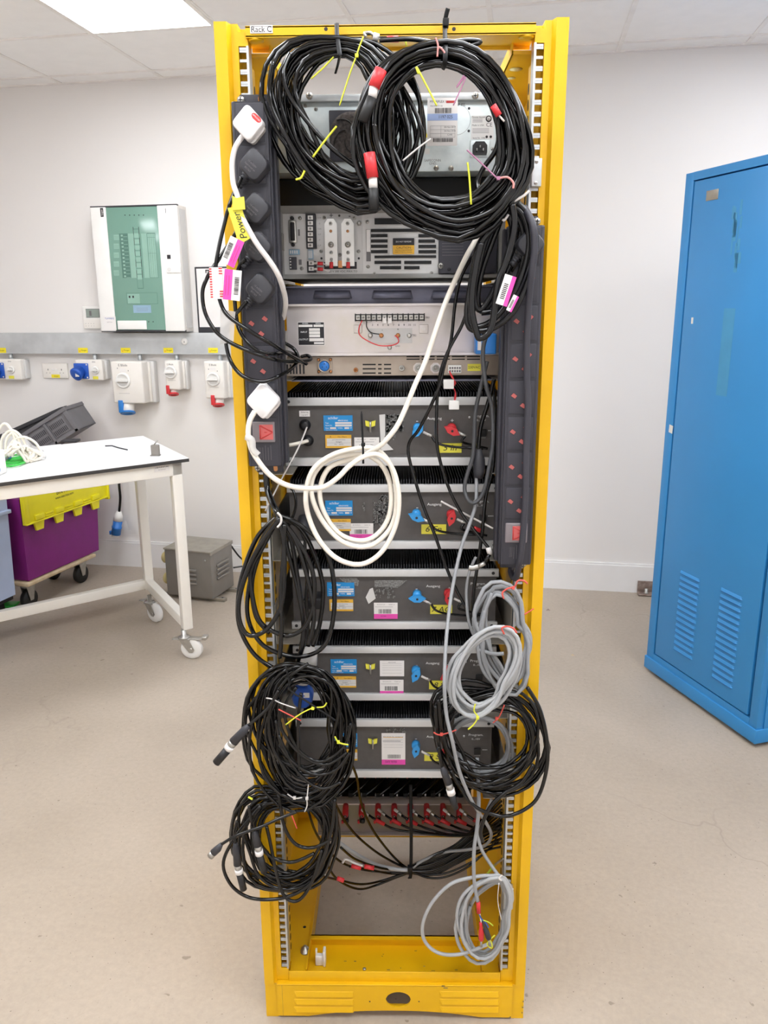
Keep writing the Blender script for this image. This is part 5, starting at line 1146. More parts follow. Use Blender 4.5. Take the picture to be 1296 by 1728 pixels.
lead('long grey cable dropping from the coupler past all amplifiers to the cable bundle', [(804, 800, .03), (803, 848, .02), (793, 883, .01), (779, 922, 0), (766, 979, -.02), (758, 1031, -.05), (752, 1093, -.09), (750, 1154, -.12), (753, 1204, -.12), (763, 1249, -.12), (776, 1304, -.10), (798, 1355, -.06), (820, 1388, 0), (829, 1410, .05), (818, 1427, .1), (788, 1434, .15), (751, 1438, .18), (714, 1452, .18), (697, 1464, .18)], .0036, 'grey_cable')
lead('black cable running down close to the right strip to the amplifier marked 7', [(832, 640, .05), (836, 700, .05), (832, 788, .03), (820, 837, .02), (814, 895, .02), (808, 940, .02), (800, 994, .02), (798, 1031, .02), (800, 1060, .02)], .0036, 'black_cable')
lead('grey cable bending down beside the amplifier marked 7', [(803, 940, .02), (791, 969, .02), (787, 1006, .02), (793, 1056, .01), (813, 1093, .01), (835, 1105, .01)], .0030, 'grey_cable')
lead('short grey cable crossing low inside the right post to the bottom coil', [(830, 1348, .04), (818, 1378, .03), (808, 1410, .02), (813, 1434, .01), (828, 1459, 0), (846, 1484, -.02)], .0038, 'grey_cable')
lead('slim pale rod crossing the second amplifier diagonally', [(744, 846, .04), (790, 870, .03), (832, 892, .02)], .0020, 'tie_white')
lead('thin pale wire from the cable gland down past the left strip', [(518, 721, .07), (507, 748, .04), (496, 770, .02), (478, 803, .01), (460, 838, .0), (448, 862, .01)], .0016, 'tie_white')
lead('short white cable entering the lower gland of the topmost amplifier', [(478, 753, .06), (500, 749, .06), (519, 744, .085)], .0038, 'white_cable')
lead('black cord curving beside the second amplifier on the left', [(480, 815, .06), (490, 820, .06), (498, 837, .05), (499, 855, .05), (493, 874, .05), (482, 885, .05)], .0030, 'black_cable')
def iec(b): b.tube([at(512, 876, .09), at(512, 888, .06), at(514, 900, .05), at(515, 912, .05)], [.012, .012, .009, .005], 'plug_black', 12)
lead('black appliance plug in the second amplifier with its cord hanging down', [(515, 908, .05), (515, 930, .04), (519, 960, .04), (517, 1010, .04), (520, 1060, .04), (512, 1110, .03)], .0036, 'black_cable', extra=iec)
# couplers on the left lower down
p = at(528, 1020, .05); b = B(); b.box(p.x-.018, p.x+.018, .05, .098, p.z-.012, p.z+.012, 'gland', .004)
for s in (-1, 1): b.lathe((p.x+s*.017, .07, p.z+.002), (0, -1, 0), [(.006, 0), (.006, .006)], 'gland', 12); screw(b, p.x+s*.017, .063, p.z+.002, .003)
obj('appliance_plug', b, label='black appliance plug screwed to the left of the third amplifier', cat='plug')
t = thing('industrial_coupler', (at(518, 1180, .02).x, .02, at(518, 1190, .02).z), 'blue and white round industrial coupler half hidden behind the lower left coil', 'connector')
b = B(); b.tube([at(521, 1093, .0), at(522, 1100, .0), at(520, 1120, .0)], [.010, .017, .019], 'clear_plastic', 16); b.tube([at(515, 1120, .0), at(508, 1150, .0)], .018, 'tie_white', 16); obj('sleeve', b, parent=t, label='frosted white sleeve')
b = B(); b.lathe(at(512, 1168, .01), (0, -1, -.15), [(.022, 0), (.022, .020), (.019, .024), (.019, .030), (.015, .032)], 'cee_blue', 26); obj('collar', b, parent=t, label='blue collar'); b = B(); q = at(517, 1174, -.024); b.box(q.x-.006, q.x+.006, -.0235, -.021, q.z-.005, q.z+.005, 'paper'); obj('sticker', b, parent=t)

# tags on the left cables
def tag(label, px, py, w, h, rot, Y, left):
    p = at(px, py, Y); T = Matrix.Translation((p.x, Y, p.z)) @ Matrix.Rotation(rot, 4, 'Y'); b = B()
    a0, a1 = (-w/2, -w*.02) if left else (w*.02, w/2); b.box(-w/2, w/2, 0, .0008, -h/2, h/2, 'paper'); b.box(a0, a1, -.0004, 0, -h/2, h/2, 'pink')
    c0, c1 = (w*.12, w*.38) if left else (-w*.42, -w*.12); rr = random.Random(int(px)); z = -h*.30
    while z < h*.28: d = rr.choice((.0006, .0011)); b.box(c0, c1, -.0004, 0, z, z+d, 'ink'); z += d+rr.choice((.0006, .001))
    for q in (.25, .6): b.box(a0+(a1-a0)*q, a0+(a1-a0)*q+.0004, -.0008, -.0003, -h*.35, h*.3, 'red')
    b.v = [T @ v for v in b.v]; return obj('barcode_tag', b, label=label, cat='tag')
tag('pink and white barcode tag, upper of two on the left cables', 392, 425, .025, .046, .45, -.10, False)
tag('pink and white barcode tag, lower of two on the left cables', 392, 481, .029, .050, .12, -.105, True)
p = at(365, 478, -.09); b = B(); b.box(p.x-.010, p.x+.012, -.094, -.0932, p.z-.026, p.z+.026, 'paper')
for k in range(12): z = p.z-.024+k*.0042; b.box(p.x-.010, p.x-.006, -.0945, -.094, z, z+.0022, 'red'); b.box(p.x+.006, p.x+.012, -.0945, -.094, z+.001, z+.003, 'red') if k > 8 or k < 3 else None
obj('paper_tag', b, label='white paper tag with red dashed border behind the pink tags', cat='tag')
b = B(); b.prism([(0, 0), (.026, -.004), (.020, -.055), (-.004, -.060)][::-1], Matrix.Translation((at(372, 522, -.08).x, -.08, at(372, 522, -.08).z)) @ Matrix.Rotation(PI/2, 4, 'X'), .001, 'clear_plastic'); obj('plastic_sleeve', b, label='clear plastic sleeve hanging from the left cables', cat='tag')

# ================================================================== bottom bundle and post leads
t = thing('cable_bundle', (at(692, 1475, .18).x, .18, at(692, 1480, .18).z), 'bundle of thin black leads drooping across the rack bottom through a long black tie', 'cable bundle')
BL = [[(560, 1338, .0), (572, 1368, .05), (597, 1405, .1), (634, 1437, .15), (670, 1458), (692, 1466)], [(587, 1276, -.05), (602, 1311, 0), (609, 1353, .05), (627, 1397, .1), (654, 1434, .15), (675, 1456), (692, 1468)], [(520, 1368, -.02), (533, 1405, .03), (555, 1437, .08), (584, 1459, .12), (622, 1469), (670, 1473), (692, 1472)],
      [(550, 1442, .02), (555, 1464, .06), (572, 1486, .1), (604, 1500, .14), (634, 1494), (670, 1480), (692, 1472)], [(575, 1430, .04), (600, 1450, .08), (640, 1464, .14), (670, 1468), (692, 1469)], [(542, 1478, .02), (572, 1485, .08), (609, 1492, .13), (645, 1486), (692, 1470)], [(590, 1462, .1), (625, 1468, .14), (660, 1474), (692, 1474)]]
for k in range(13):
    e = 1345+k*7.0; bow = (k-6)*1.4
    BL.append([(692, 1462+k*.9), (730, 1452+bow*2+8), (770, 1438+bow*2+3), (810, 1412+bow+ (k-6)*3.0), (846, e, .1)])
BL.append([(692, 1469), (721, 1481), (751, 1480), (788, 1464), (818, 1439), (845, 1415, .1)]); BL.append([(692, 1470), (715, 1476), (751, 1474), (795, 1455), (825, 1432), (846, 1400, .1)])
for k, l in enumerate(BL):
    b = B(); b.tube(trace(l, .18+.004*(k % 4)), .0029 if k < 7 else .0027, 'black_cable'); obj('lead', b, parent=t)
b = B(); b.tube(trace([(570, 1420, .06), (597, 1439, .1), (634, 1459, .15), (670, 1467), (692, 1468)], .17), .0050, 'grey_cable_light'); obj('lead', b, parent=t, label='pale grey lead')
Yb = .10
for s0, s1, sy in (((593, 1461), (609, 1465), Yb), ((615, 1462), (631, 1465), Yb), ((569, 1482), (580, 1486), .06)): b = B(); sleeve(b, s0, s1, .0052, 'red', sy); obj('crimp_sleeve', b, parent=t, label='red crimp sleeve')
b = B(); b.tube(trace([(578, 1456), (582, 1450), (590, 1452), (597, 1456), (612, 1461)], Yb, 4), .0028, 'tie_white'); b.tube(trace([(538, 1474), (550, 1479)], .04, 3), .0045, 'tie_white'); obj('ring_terminal', b, parent=t, label='pale ring terminals')
b = B(); b.tube(trace([(693, 1325), (693.5, 1370), (694, 1420), (693, 1476), (690, 1480)], .165, 3), .0046, 'black_tie', 6, flat=(0, 1, 0)); p = at(692, 1466, .16); b.box(p.x-.006, p.x+.006, .156, .168, p.z-.007, p.z+.006, 'black_tie', .001); obj('cable_tie', b, parent=t, label='long dark grey cable tie')
for j in range(7):
    s = 613.5+27.6*j; b = B(); Yp = .235; e = 1398+j*3
    b.tube(trace([(s-3, 1366, .26), (s+4, 1371, .25)], Yp, 3), .0040, 'tie_white'); b.tube(trace([(s+3, 1371, .25), (s+9, 1376, .245)], Yp, 3), .0046, 'steel')
    b.tube(trace([(s+8, 1375, .245), (s+20, 1383, Yp), (s+34, 1391, Yp), (min(s+60, 822), 1401, Yp), (min(max(s+90, 740+j*6), 830), 1409-j*.6, .21), (min(max(s+110, 795+j*3), 838), 1410-j*2.4, .17), (846, 1398-j*4.5, .12)], Yp), .0030, 'black_cable')
    sleeve(b, (s+20, 1383), (s+35, 1391), .0050, 'red', Yp-.001)
    obj('post_lead', b, label='black lead with red sleeve on the red binding post, %s of seven' % ('leftmost', 'second from the left', 'third from the left', 'middle', 'third from the right', 'second from the right', 'rightmost')[j], cat='cable', group='black leads with red sleeves on the binding posts')
# ================================================================== things on the back wall
def wr(x0, y0, x1, y1, n=0):
    a = onw(x0, (y0+y1)/2, n); b = onw(x1, (y0+y1)/2, n); t = onw((x0+x1)/2, y0, n); u = onw((x0+x1)/2, y1, n); return a.x, b.x, u.z, t.z
def wb(b, x0, y0, x1, y1, n0, n1, m, bev=0):       # box between measured pixels, from n0 to n1 in front of the wall
    a = wr(x0, y0, x1, y1, n1); b.box(a[0], a[1], -n1, -n0, a[2], a[3], m, bev); return a
XR = (Matrix.Rotation(PI/2, 4, 'X'))
# distribution board
N1 = .125
a = wr(166, 347, 305, 560, N1); zt, zb = onw(230, 346, N1).z, onw(250, 560, N1).z; uL, uR = onw(161.5, 450, N1).x, onw(305.5, 450, N1).x
t = thing('distribution_board', ((uL+uR)/2, 0, zb), 'white wall-mounted distribution board with a green translucent door panel', 'distribution board', frame=WALL)
b = B(); b.box(uL+.004, uR-.002, -N1+.012, 0, zb, zt-.002, 'off_white', .003); obj('cabinet', b, parent=t)
g0, g1 = onw(187, 450, N1).x, onw(272.5, 450, N1).x
b = B(); b.box(uL, g0, -N1-.006, -N1+.014, zb+.004, zt-.006, 'white_plastic', .004); b.box(g1, uR, -N1-.006, -N1+.014, zb+.004, zt-.006, 'white_plastic', .004)
b.box(uL, uR, -N1-.004, -N1+.02, zt-.008, zt, 'crate_dark', .002); b.box(uL, uR, -N1-.004, -N1+.02, zb, zb+.010, 'crate_dark', .002)
a = wr(198, 541, 247, 556, N1+.008); b.box(a[0], a[1], -N1-.008, -N1, a[2], a[3], 'white_plastic', .006)
a = wr(281, 448, 305, 461, N1+.008); b.box(a[0], a[1], -N1-.012, -N1, a[2], a[3], 'white_plastic', .006); b.lathe((a[0]+.018, -N1-.012, (a[2]+a[3])/2), (0, -1, 0), [(.010, 0), (.010, .002), (.008, .002)], 'paper2', 16)
p = onw(305, 450, N1)
b.box(uR-.0015, uR+.0005, -.10, -.02, zb+.02, zt-.02, 'paper2'); 
door_ = obj('door', b, parent=t)
k = -N1-.0065; b = B()
a = wr(169.5, 351, 174.5, 366, N1+.006); b.box(a[0], a[1], k-.0006, k, a[2], a[3], 'ink'); b.text('hager', (a[0]+a[1])/2, k-.001, (a[2]+a[3])/2, .015, 'paper', rot=PI/2)
a = wr(282, 430, 288, 437, N1+.006); b.box(a[0], a[1], k-.0006, k, a[2], a[3], 'ink')
p = onw(279.5, 356, N1+.006); b.text('1', p.x, k-.0006, p.z, .036, 'ink_grey')
a = wr(175, 534, 196, 557, N1+.006); b.box(a[0], a[1], k-.0006, k, a[2], a[3], 'paper'); b.text('TUMMERS', (a[0]+a[1])/2, k-.001, a[3]-.012, .013, 'ink_blue'); b.text('ELECTRICAL', (a[0]+a[1])/2, k-.001, a[3]-.032, .006, 'ink_grey')
obj('door_labels', b, parent=door_)
b = B(); b.box(g0, g1, -N1, -N1+.01, zb+.010, zt-.008, 'door_green', .002); GK = -N1-.0004
def gr(x0, y0, x1, y1, m, d=.0004): a = wr(x0, y0, x1, y1, N1); b.box(a[0], a[1], GK-d, GK+.0002, a[2], a[3], m); return a
for i in range(5): p = onw(211+i*7.8, 363, N1); b.lathe((p.x, GK, p.z), (0, -1, 0), [(.003, 0), (.003, .001)], 'ink', 8)
for i in range(2): p = onw(251+i*7.5, 543, N1); b.lathe((p.x, GK, p.z), (0, -1, 0), [(.003, 0), (.003, .001)], 'ink', 8)
a = gr(204, 394, 218, 469, 'door_green_dark'); h = (a[3]-a[2])/12
for i in range(12): b.box(a[0]+.010, a[0]+.022, GK-.0008, GK, a[2]+h*i+.004, a[2]+h*(i+.7), 'door_green_lt'); b.box(a[0]+.024, a[1]-.002, GK-.0006, GK, a[2]+h*i+.001, a[2]+h*i+.003, 'door_green_lt')
gr(219, 394, 228, 469, 'door_green_lt', .0002); gr(241, 394, 250, 469, 'door_green_lt', .0002); a = gr(228.5, 386, 238.5, 487, 'door_green_dark'); b.box(a[0]+.002, a[1]-.002, GK-.0007, GK, a[2]+.003, a[3]-.003, 'door_green')
for i in range(8): b.box(a[0]+.004, a[1]-.004, GK-.0010, GK, a[2]+.05+i*.032, a[2]+.074+i*.032, 'door_green_lt')
for s in (0, 1): 
    x = a[0] if not s else a[1]-.0025
    for i in range(5): b.box(x, x+.0025, GK-.0011, GK, a[2]+.06+i*.058, a[2]+.10+i*.058, 'ink')
a = gr(250.5, 393, 264.5, 469, 'door_green_dark'); b.box(a[0]+.002, a[1]-.002, GK-.0006, GK, a[2]+.002, a[3]-.004, 'door_green_lt'); 
for i in range(1, 4): b.box(a[0]+(a[1]-a[0])*i/4-.0005, a[0]+(a[1]-a[0])*i/4+.0005, GK-.0008, GK, a[2], a[3], 'door_green_dark')
for q in (.55, .9): b.box(a[0], a[1], GK-.0008, GK, a[2]+(a[3]-a[2])*q, a[2]+(a[3]-a[2])*q+.0012, 'door_green_dark')
for i in range(5): a = gr(192, 396+i*15, 201, 405+i*15, 'door_green_lt', .0002); [b.box(a[0]+.003, a[1]-.003, GK-.0004, GK, a[2]+q, a[2]+q+.0008, 'door_green_dark') for q in (.006, .012, .018)]
a = gr(214, 494, 266, 513, 'door_green_dark'); b.box(a[0]+.0015, a[1]-.0015, GK-.0006, GK, a[2]+.0015, a[3]-.0015, 'door_green'); a = gr(215.5, 496, 236, 512, 'door_green_lt', .0008)
for q in (.008, .03): b.box(a[0]+q, a[0]+q+.010, GK-.0011, GK-.0004, a[3]-.022, a[3]-.010, 'ink')
a = gr(225, 515, 255, 528, 'blue_comp', .0003); [b.box(a[0]+.02, a[1]-.02, GK-.0006, GK, a[2]+q, a[2]+q+.0012, 'ink_grey') for q in (.010, .018, .026)]
obj('tinted_window', b, parent=door_, label='green translucent window over the breakers')

# room thermostat
t = thing('thermostat', (onw(157, 555, .02).x, 0, onw(157, 555, .02).z), 'white room thermostat with grey display left of the distribution board', 'thermostat', frame=WALL)
b = B(); a = wb(b, 140, 517, 173, 555, 0, .02, 'white_plastic', .004); b.box(a[0]+.002, a[1]-.002, -.0215, -.02, a[2]+.004, a[2]+(a[3]-a[2])*.42, 'off_white', .001)
for i in range(4):
    for j in range(2): x = a[0]+.014+i*.017; z = a[2]+.016+j*.014; b.box(x, x+.004, -.0222, -.021, z, z+.002, 'ink_grey')
obj('case', b, parent=t); b = B(); a = wr(145, 521, 168, 536, .021); b.box(a[0], a[1], -.0215, -.019, a[2], a[3], 'ink_grey', .001); b.box(a[0]+.002, a[1]-.002, -.0222, -.019, a[2]+.002, a[3]-.002, 'lcd', .001); b.box(a[0]+.022, a[0]+.036, -.0226, -.022, a[2]+.010, a[3]-.012, 'ink_grey'); obj('display', b, parent=t)

# clipboard hanging on the wall
t = thing('clipboard', (onw(357, 562, .015).x, 0, onw(357, 562, .015).z), 'black clipboard holding a white sheet, hanging right of the distribution board', 'clipboard', frame=WALL)
b = B(); wb(b, 331.5, 450, 392, 562, .002, .012, 'crate_dark', .002); obj('board', b, parent=t)
b = B(); wb(b, 334, 453, 389, 552, .012, .0135, 'paper'); obj('sheet', b, parent=t, label='white sheet')
b = B(); q = onw(350, 457, .016); b.box(q.x-.012, q.x+.02, -.018, -.0135, q.z, q.z+.006, 'ink'); b.box(q.x-.012, q.x-.008, -.018, -.0135, q.z-.012, q.z, 'ink'); obj('clip', b, parent=t)

# galvanised trunking
NT = .055
u0, u1 = LF+.02, onw(430, 580, NT).x; z0, z1 = onw(200, 597, NT).z, onw(200, 562, NT).z
t = thing('cable_trunking', ((u0+u1)/2, 0, z0), 'long galvanised steel cable trunking running along the white wall', 'trunking', frame=WALL)
b = B(); b.box(u0, u1, -NT, 0, z0, z1, 'trunk_galv', .002); b.box(u0, u1, -NT-.001, -.0, z0-.001, z0+.003, 'galv'); obj('body', b, parent=t)
for px in (2, 140, 212, 284, 359.5):
    b = B(); a = wr(px-8, 587, px+8, 595.5, NT+.001); b.box(a[0], a[1], -NT-.0015, -NT, a[2], a[3], 'sign_yellow'); b.text('Danger', (a[0]+a[1])/2+.006, -NT-.0018, (a[2]+a[3])/2, .012, 'ink'); b.box(a[0]+.006, a[0]+.016, -NT-.0018, -NT-.0015, a[2]+.006, a[2]+.015, 'amber'); obj('warning_label', b, parent=t, label='yellow danger label')
q = onw(311.5, 576, NT); b = B(); b.lathe((q.x, -NT, q.z), (0, -1, 0), [(.020, 0), (.020, .003), (.014, .006), (.001, .006)], 'white_plastic', 24); b.box(q.x-.002, q.x+.002, -NT-.0066, -NT-.006, q.z-.008, q.z+.002, 'ink_grey'); obj('blanking_plug', b, parent=t, label='round white blanking plug')

def conduit(px, py, parent):
    q = onw(px, 598, .03); q2 = onw(px, py, .03); b = B(); b.tube([(q.x, -.03, z0+.002), (q.x, -.03, q2.z-.008)], .013, 'galv', 12); b.lathe((q.x, -.03, q2.z-.006), (0, 0, 1), [(.018, 0), (.018, .012)], 'galv', 6); return obj('conduit', b, parent=parent)
def chamf(u0, u1, z0, z1, y0, y1, b, m, c=.012): b.box(u0, u1, y0, y1, z0, z1, m, c)
def rotary(parent, px, py, r, N, nm='rotary_switch'):
    q = onw(px, py, N); b = B(); b.lathe((q.x, -N, q.z), (0, -1, 0), [(r*1.1, 0), (r*1.1, .006), (r, .012), (r*.82, .013), (r*.82, .008), (.001, .008)], 'white_plastic', 26)
    b.prism([(-r*.9, -r*.12), (r*.9, -r*.12), (r*.8, r*.22), (-r*.8, r*.22)], Matrix.Translation((q.x, -N-.006, q.z)) @ XR, .022, 'white_plastic')
    b.prism([(r*.7*math.cos(u), r*.7*math.sin(u)-r*.12) for u in [PI+j*PI/8 for j in range(9)]], Matrix.Translation((q.x, -N-.0082, q.z)) @ XR, .0006, 'paper2')
    o_ = obj(nm, b, parent=parent); return o_
# two blue single-phase sockets
for n, (x0, xf, x1, lab) in enumerate(((-14, 36, 47, 'white switched socket box with a blue round outlet at the left edge of the view'), (128, 173, 183, 'white switched socket box with a blue round outlet below the thermostat'))):
    dy = -1 if n == 0 else 0
    N = .075; t = thing('industrial_socket', (onw((x0+xf)/2, 641, N).x, 0, onw(x0, 641, N).z), lab, 'socket', 'blue round outlet boxes on the wall', frame=WALL)
    b = B(); a = wb(b, x0, 607+dy, xf, 642+dy, .012, N, 'off_white', .008); b.box(a[0]+.006, a[1]+.012, -.045, 0, a[2]+.004, a[3]-.004, 'paper2', .006)
    q = onw(x0+30, 611+dy, N); b.text('IP44', q.x, -N-.0006, q.z, .012, 'ink_grey'); obj('box', b, parent=t)
    a = wr(x0-2, 613+dy, x0+22, 639+dy, N); b = B(); cx_, cz_ = (a[0]+a[1])/2, (a[2]+a[3])/2; b.box(a[0], a[1], -N-.008, -N, a[2], a[3], 'cee_blue', .004)
    b.lathe((cx_-.004, -N-.006, cz_), (-.25, -1, -.45), [(.034, 0), (.036, .030), (.040, .032), (.040, .046), (.030, .050)], 'cee_blue', 26); b.box(cx_-.046, cx_-.034, -N-.05, -N-.01, cz_-.004, cz_+.012, 'cee_blue', .003)
    b.box(cx_-.012, cx_+.012, -N-.056, -N-.040, cz_-.030, cz_-.008, 'paper2', .001)
    for s in (a[2]+.008, a[3]-.008): b.lathe((a[1]-.008, -N-.008, s), (0, -1, 0), [(.005, 0), (.004, .002)], 'paper', 8)
    obj('outlet', b, parent=t, label='blue round outlet with hinged cap')
    rotary(t, x0+33.5, 625+dy, .021, N); b = B(); a = wr(x0+29, 635+dy, x0+38, 640+dy, N); b.box(a[0], a[1], -N-.001, -N, a[2], a[3], 'tape_yellow'); obj('warning_label', b, parent=t); conduit(x0+32, 607+dy, t)
# white twin socket
t = thing('wall_socket', (onw(93, 639, .012).x, 0, onw(93, 639, .012).z), 'white twin wall socket with a yellow label between two socket boxes', 'socket', frame=WALL)
b = B(); a = wb(b, 72, 613, 114, 638.5, 0, .012, 'off_white', .003); K_ = -.0125
for s in (.22, .76):
    x = a[0]+(a[1]-a[0])*s; z = (a[2]+a[3])/2; b.box(x-.002, x+.002, K_, -.012, z+.002, z+.012, 'ink')
    for d in (-.011, .011): b.box(x+d-.003, x+d+.003, K_, -.012, z-.014, z-.011, 'ink_grey')
for s in (.42, .56): x = a[0]+(a[1]-a[0])*s; b.box(x-.006, x+.006, K_-.003, -.012, (a[2]+a[3])/2, (a[2]+a[3])/2+.012, 'white_plastic', .001)
obj('plate', b, parent=t); b = B(); a = wr(87, 632, 101, 637.5, .013); b.box(a[0], a[1], -.0135, -.012, a[2], a[3], 'sign_yellow'); b.text('Danger', (a[0]+a[1])/2+.004, -.0138, (a[2]+a[3])/2, .010); obj('warning_label', b, parent=t)
# interlocked isolator sockets
def isolator(lab, x0, xf, x1, y0, y1, yb, rx, ry, rr_, col, ox, oy, cond, N, sc=1):
    t = thing('isolator_socket', (onw((x0+xf)/2, yb, N).x, 0, onw(x0, yb, N).z), lab, 'socket', 'tall switched isolator sockets below the trunking', frame=WALL)
    b = B(); a = wb(b, x0, y0, xf, y1, .04, N, 'off_white', .010); a2 = wr(x0, y0, x1, yb, .05); b.box(a[0]+.010, a[1]+.028*sc, -.05, 0, a[2]-.004, a[3]-.004, 'paper2', .008); b.box(a[0]+.02, a[1]+.012, -.062, -.045, a[2]+.002, a[3]-.008, 'off_white', .004)
    q = onw(rx-1, y0+6.5, N); b.text('E Blade', q.x, -N-.0008, q.z, .017*sc, 'ink_grey'); b.box(q.x-.018*sc, q.x+.018*sc, -N-.0008, -N, q.z-.034*sc, q.z-.014*sc, 'paper')
    for dx, dz in ((-.032, .026), (.026, .014)): b.box(q.x+dx*sc, q.x+dx*sc+.004, -N-.0008, -N, q.z-.05+dz*sc, q.z-.044+dz*sc, 'ink_grey')
    q = onw(rx+2, ry+ (22 if sc > .9 else 14), N); b.box(q.x-.03*sc, q.x+.03*sc, -N-.0006, -N, q.z, q.z+.0012, 'ink_grey'); obj('box', b, parent=t)
    rotary(t, rx, ry, rr_, N)
    q = onw(ox, oy, N-.03); b = B(); b.lathe((q.x+.008, -N+.045, q.z+.035*sc), (0, -.35, -1), [(.030*sc, 0), (.030*sc, .045*sc), (.026*sc, .048*sc)], 'off_white', 22)
    c = Vector((q.x+.008, -N+.025, q.z-.012*sc)); b.lathe(c, (.15, -.35, -1), [(.037*sc, 0), (.039*sc, .004), (.037*sc, .010), (.024*sc, .010), (.024*sc, .006)], col, 26)
    b.box(q.x-.030*sc, q.x-.004*sc, -N-.004, -N+.012, q.z-.014*sc, q.z+.050*sc, col, .003); obj('outlet', b, parent=t, label=('blue' if 'blue' in col else 'red')+' outlet with hinged cap'); conduit(cond, y0, t)
isolator('large white isolator box with a blue outlet below the distribution board', 189, 241, 257, 610, 681, 691, 208, 642, .042, 'sky_blue', 214, 691, 236, .14, 1.15)
isolator('small white isolator box with a red outlet right of the blue outlet one', 278.5, 303, 316, 608.5, 658, 663, 288, 628, .035, 'red', 291, 661, 298, .11, .8)
isolator('white isolator box with a red outlet nearest to the yellow rack', 345, 378, 393, 609.5, 673, 682, 360, 640, .037, 'red', 367, 679, 371, .12, .9)
# hanging blue industrial plug
t = thing('industrial_plug', (onw(198, 910, .08).x, -.08, onw(198, 910, .08).z), 'blue and white industrial plug hanging on a black cable behind the workbench', 'plug', frame=WALL)
def wp(px, py, n=.08): return onw(px, py, n)
b = B(); b.tube(spline([wp(214, 772, .012), wp(203, 785, .05), wp(201, 815), wp(203, 840), wp(201, 865)], 6), .008, 'black_cable', 10); obj('cable', b, parent=t)
b = B(); b.tube([wp(201, 863), wp(200, 870), wp(199, 878)], [.014, .026, .030], 'white_plastic', 18); obj('cable_cap', b, parent=t)
b = B(); p0_, p1_ = wp(199, 878), wp(194.5, 907); d = (p1_-p0_).normalized(); b.lathe(p0_, d, [(.028, 0), (.027, .04), (.031, .042), (.031, .052), (.028, .054), (.030, .094)], 'socket_blue', 22); b.lathe(p0_, d, [(.024, .090), (.024, .108), (.02, .108)], 'white_plastic', 18)
q = p0_+d*.08; b.box(q.x-.042, q.x-.024, q.y-.01, q.y+.01, q.z-.016, q.z+.008, 'socket_blue', .003); obj('body', b, parent=t)
b = B(); q = wp(213, 888, .07); b.prism([(-.014, .032), (.002, .034), (.012, -.012), (.024, -.024), (-.014, -.024)], Matrix.Translation(q) @ XR, .002, 'paper2'); obj('tag', b, parent=t)
# metal door stop bracket by the skirting
q = onw(1091, 1003, .045); t = thing('floor_bracket', (q.x, -.03, 0), 'rusty steel bracket with a bolt at the foot of the wall beside the blue cabinet', 'bracket', frame=WALL)
b = B(); b.box(q.x-.05, q.x+.06, -.026, -.017, .006, .075, 'rust', .002); b.box(q.x-.05, q.x+.06, -.075, -.018, .002, .012, 'rust', .004); obj('plate', b, parent=t); b = B(); b.lathe((q.x-.004, -.05, .012), (0, 0, 1), [(.015, 0), (.015, .006), (.010, .006), (.010, .028), (.003, .03)], 'steel', 6); obj('bolt', b, parent=t)

# ================================================================== workbench
C0 = Vector((-.921, 1.995, 0)); G = Vector((-.776, -.631, 0)); E_ = Vector((-.533, .846, 0)); ZT = .957
SK = Matrix(((G.x, E_.x, 0, C0.x), (G.y, E_.y, 0, C0.y), (0, 0, 1, 0), (0, 0, 0, 1)))     # (left along the front, depth, up)
TL, TD = 1.6, .76
t = thing('workbench', (C0.x-.6, C0.y, 0), 'white workbench on castors with a thin dark-edged top', 'workbench')
def sb(name, parts, parent, **k):
    b = B()
    for q in parts: b.box(*q)
    b.xf(SK); return obj(name, b, parent=parent, **k)
b = B(); b.box(0, TL, 0, TD, ZT-.016, ZT-.0015, 'table_edge', .001); b.box(.001, TL-.001, .001, TD-.001, ZT-.002, ZT, 'table_top'); b.box(.42, TL, TD, TD+.012, ZT-.016, ZT, 'table_top'); b.xf(SK); obj('tabletop', b, parent=t)
lw = .048
for la, lb in ((.03, .02), (.03, TD-.09), (TL-.1, .02), (TL-.1, TD-.09)): sb('leg', [(la, la+lw, lb, lb+lw, .14, ZT-.016, 'table_frame', .005)], t)
sb('frame_rail', [(.03, TL-.06, .02, .02+.03, ZT-.075, ZT-.016, 'table_frame', .003), (.03, TL-.06, TD-.07, TD-.04, ZT-.075, ZT-.016, 'table_frame', .003), (.03, .06, .02, TD-.05, ZT-.07, ZT-.016, 'table_frame', .003)], t)
sb('lower_rail', [(.034, .076, .05, TD-.06, .145, .195, 'table_frame', .004)], t); sb('lower_rail', [(.05, TL-.06, TD-.085, TD-.045, .145, .195, 'table_frame', .004)], t); 
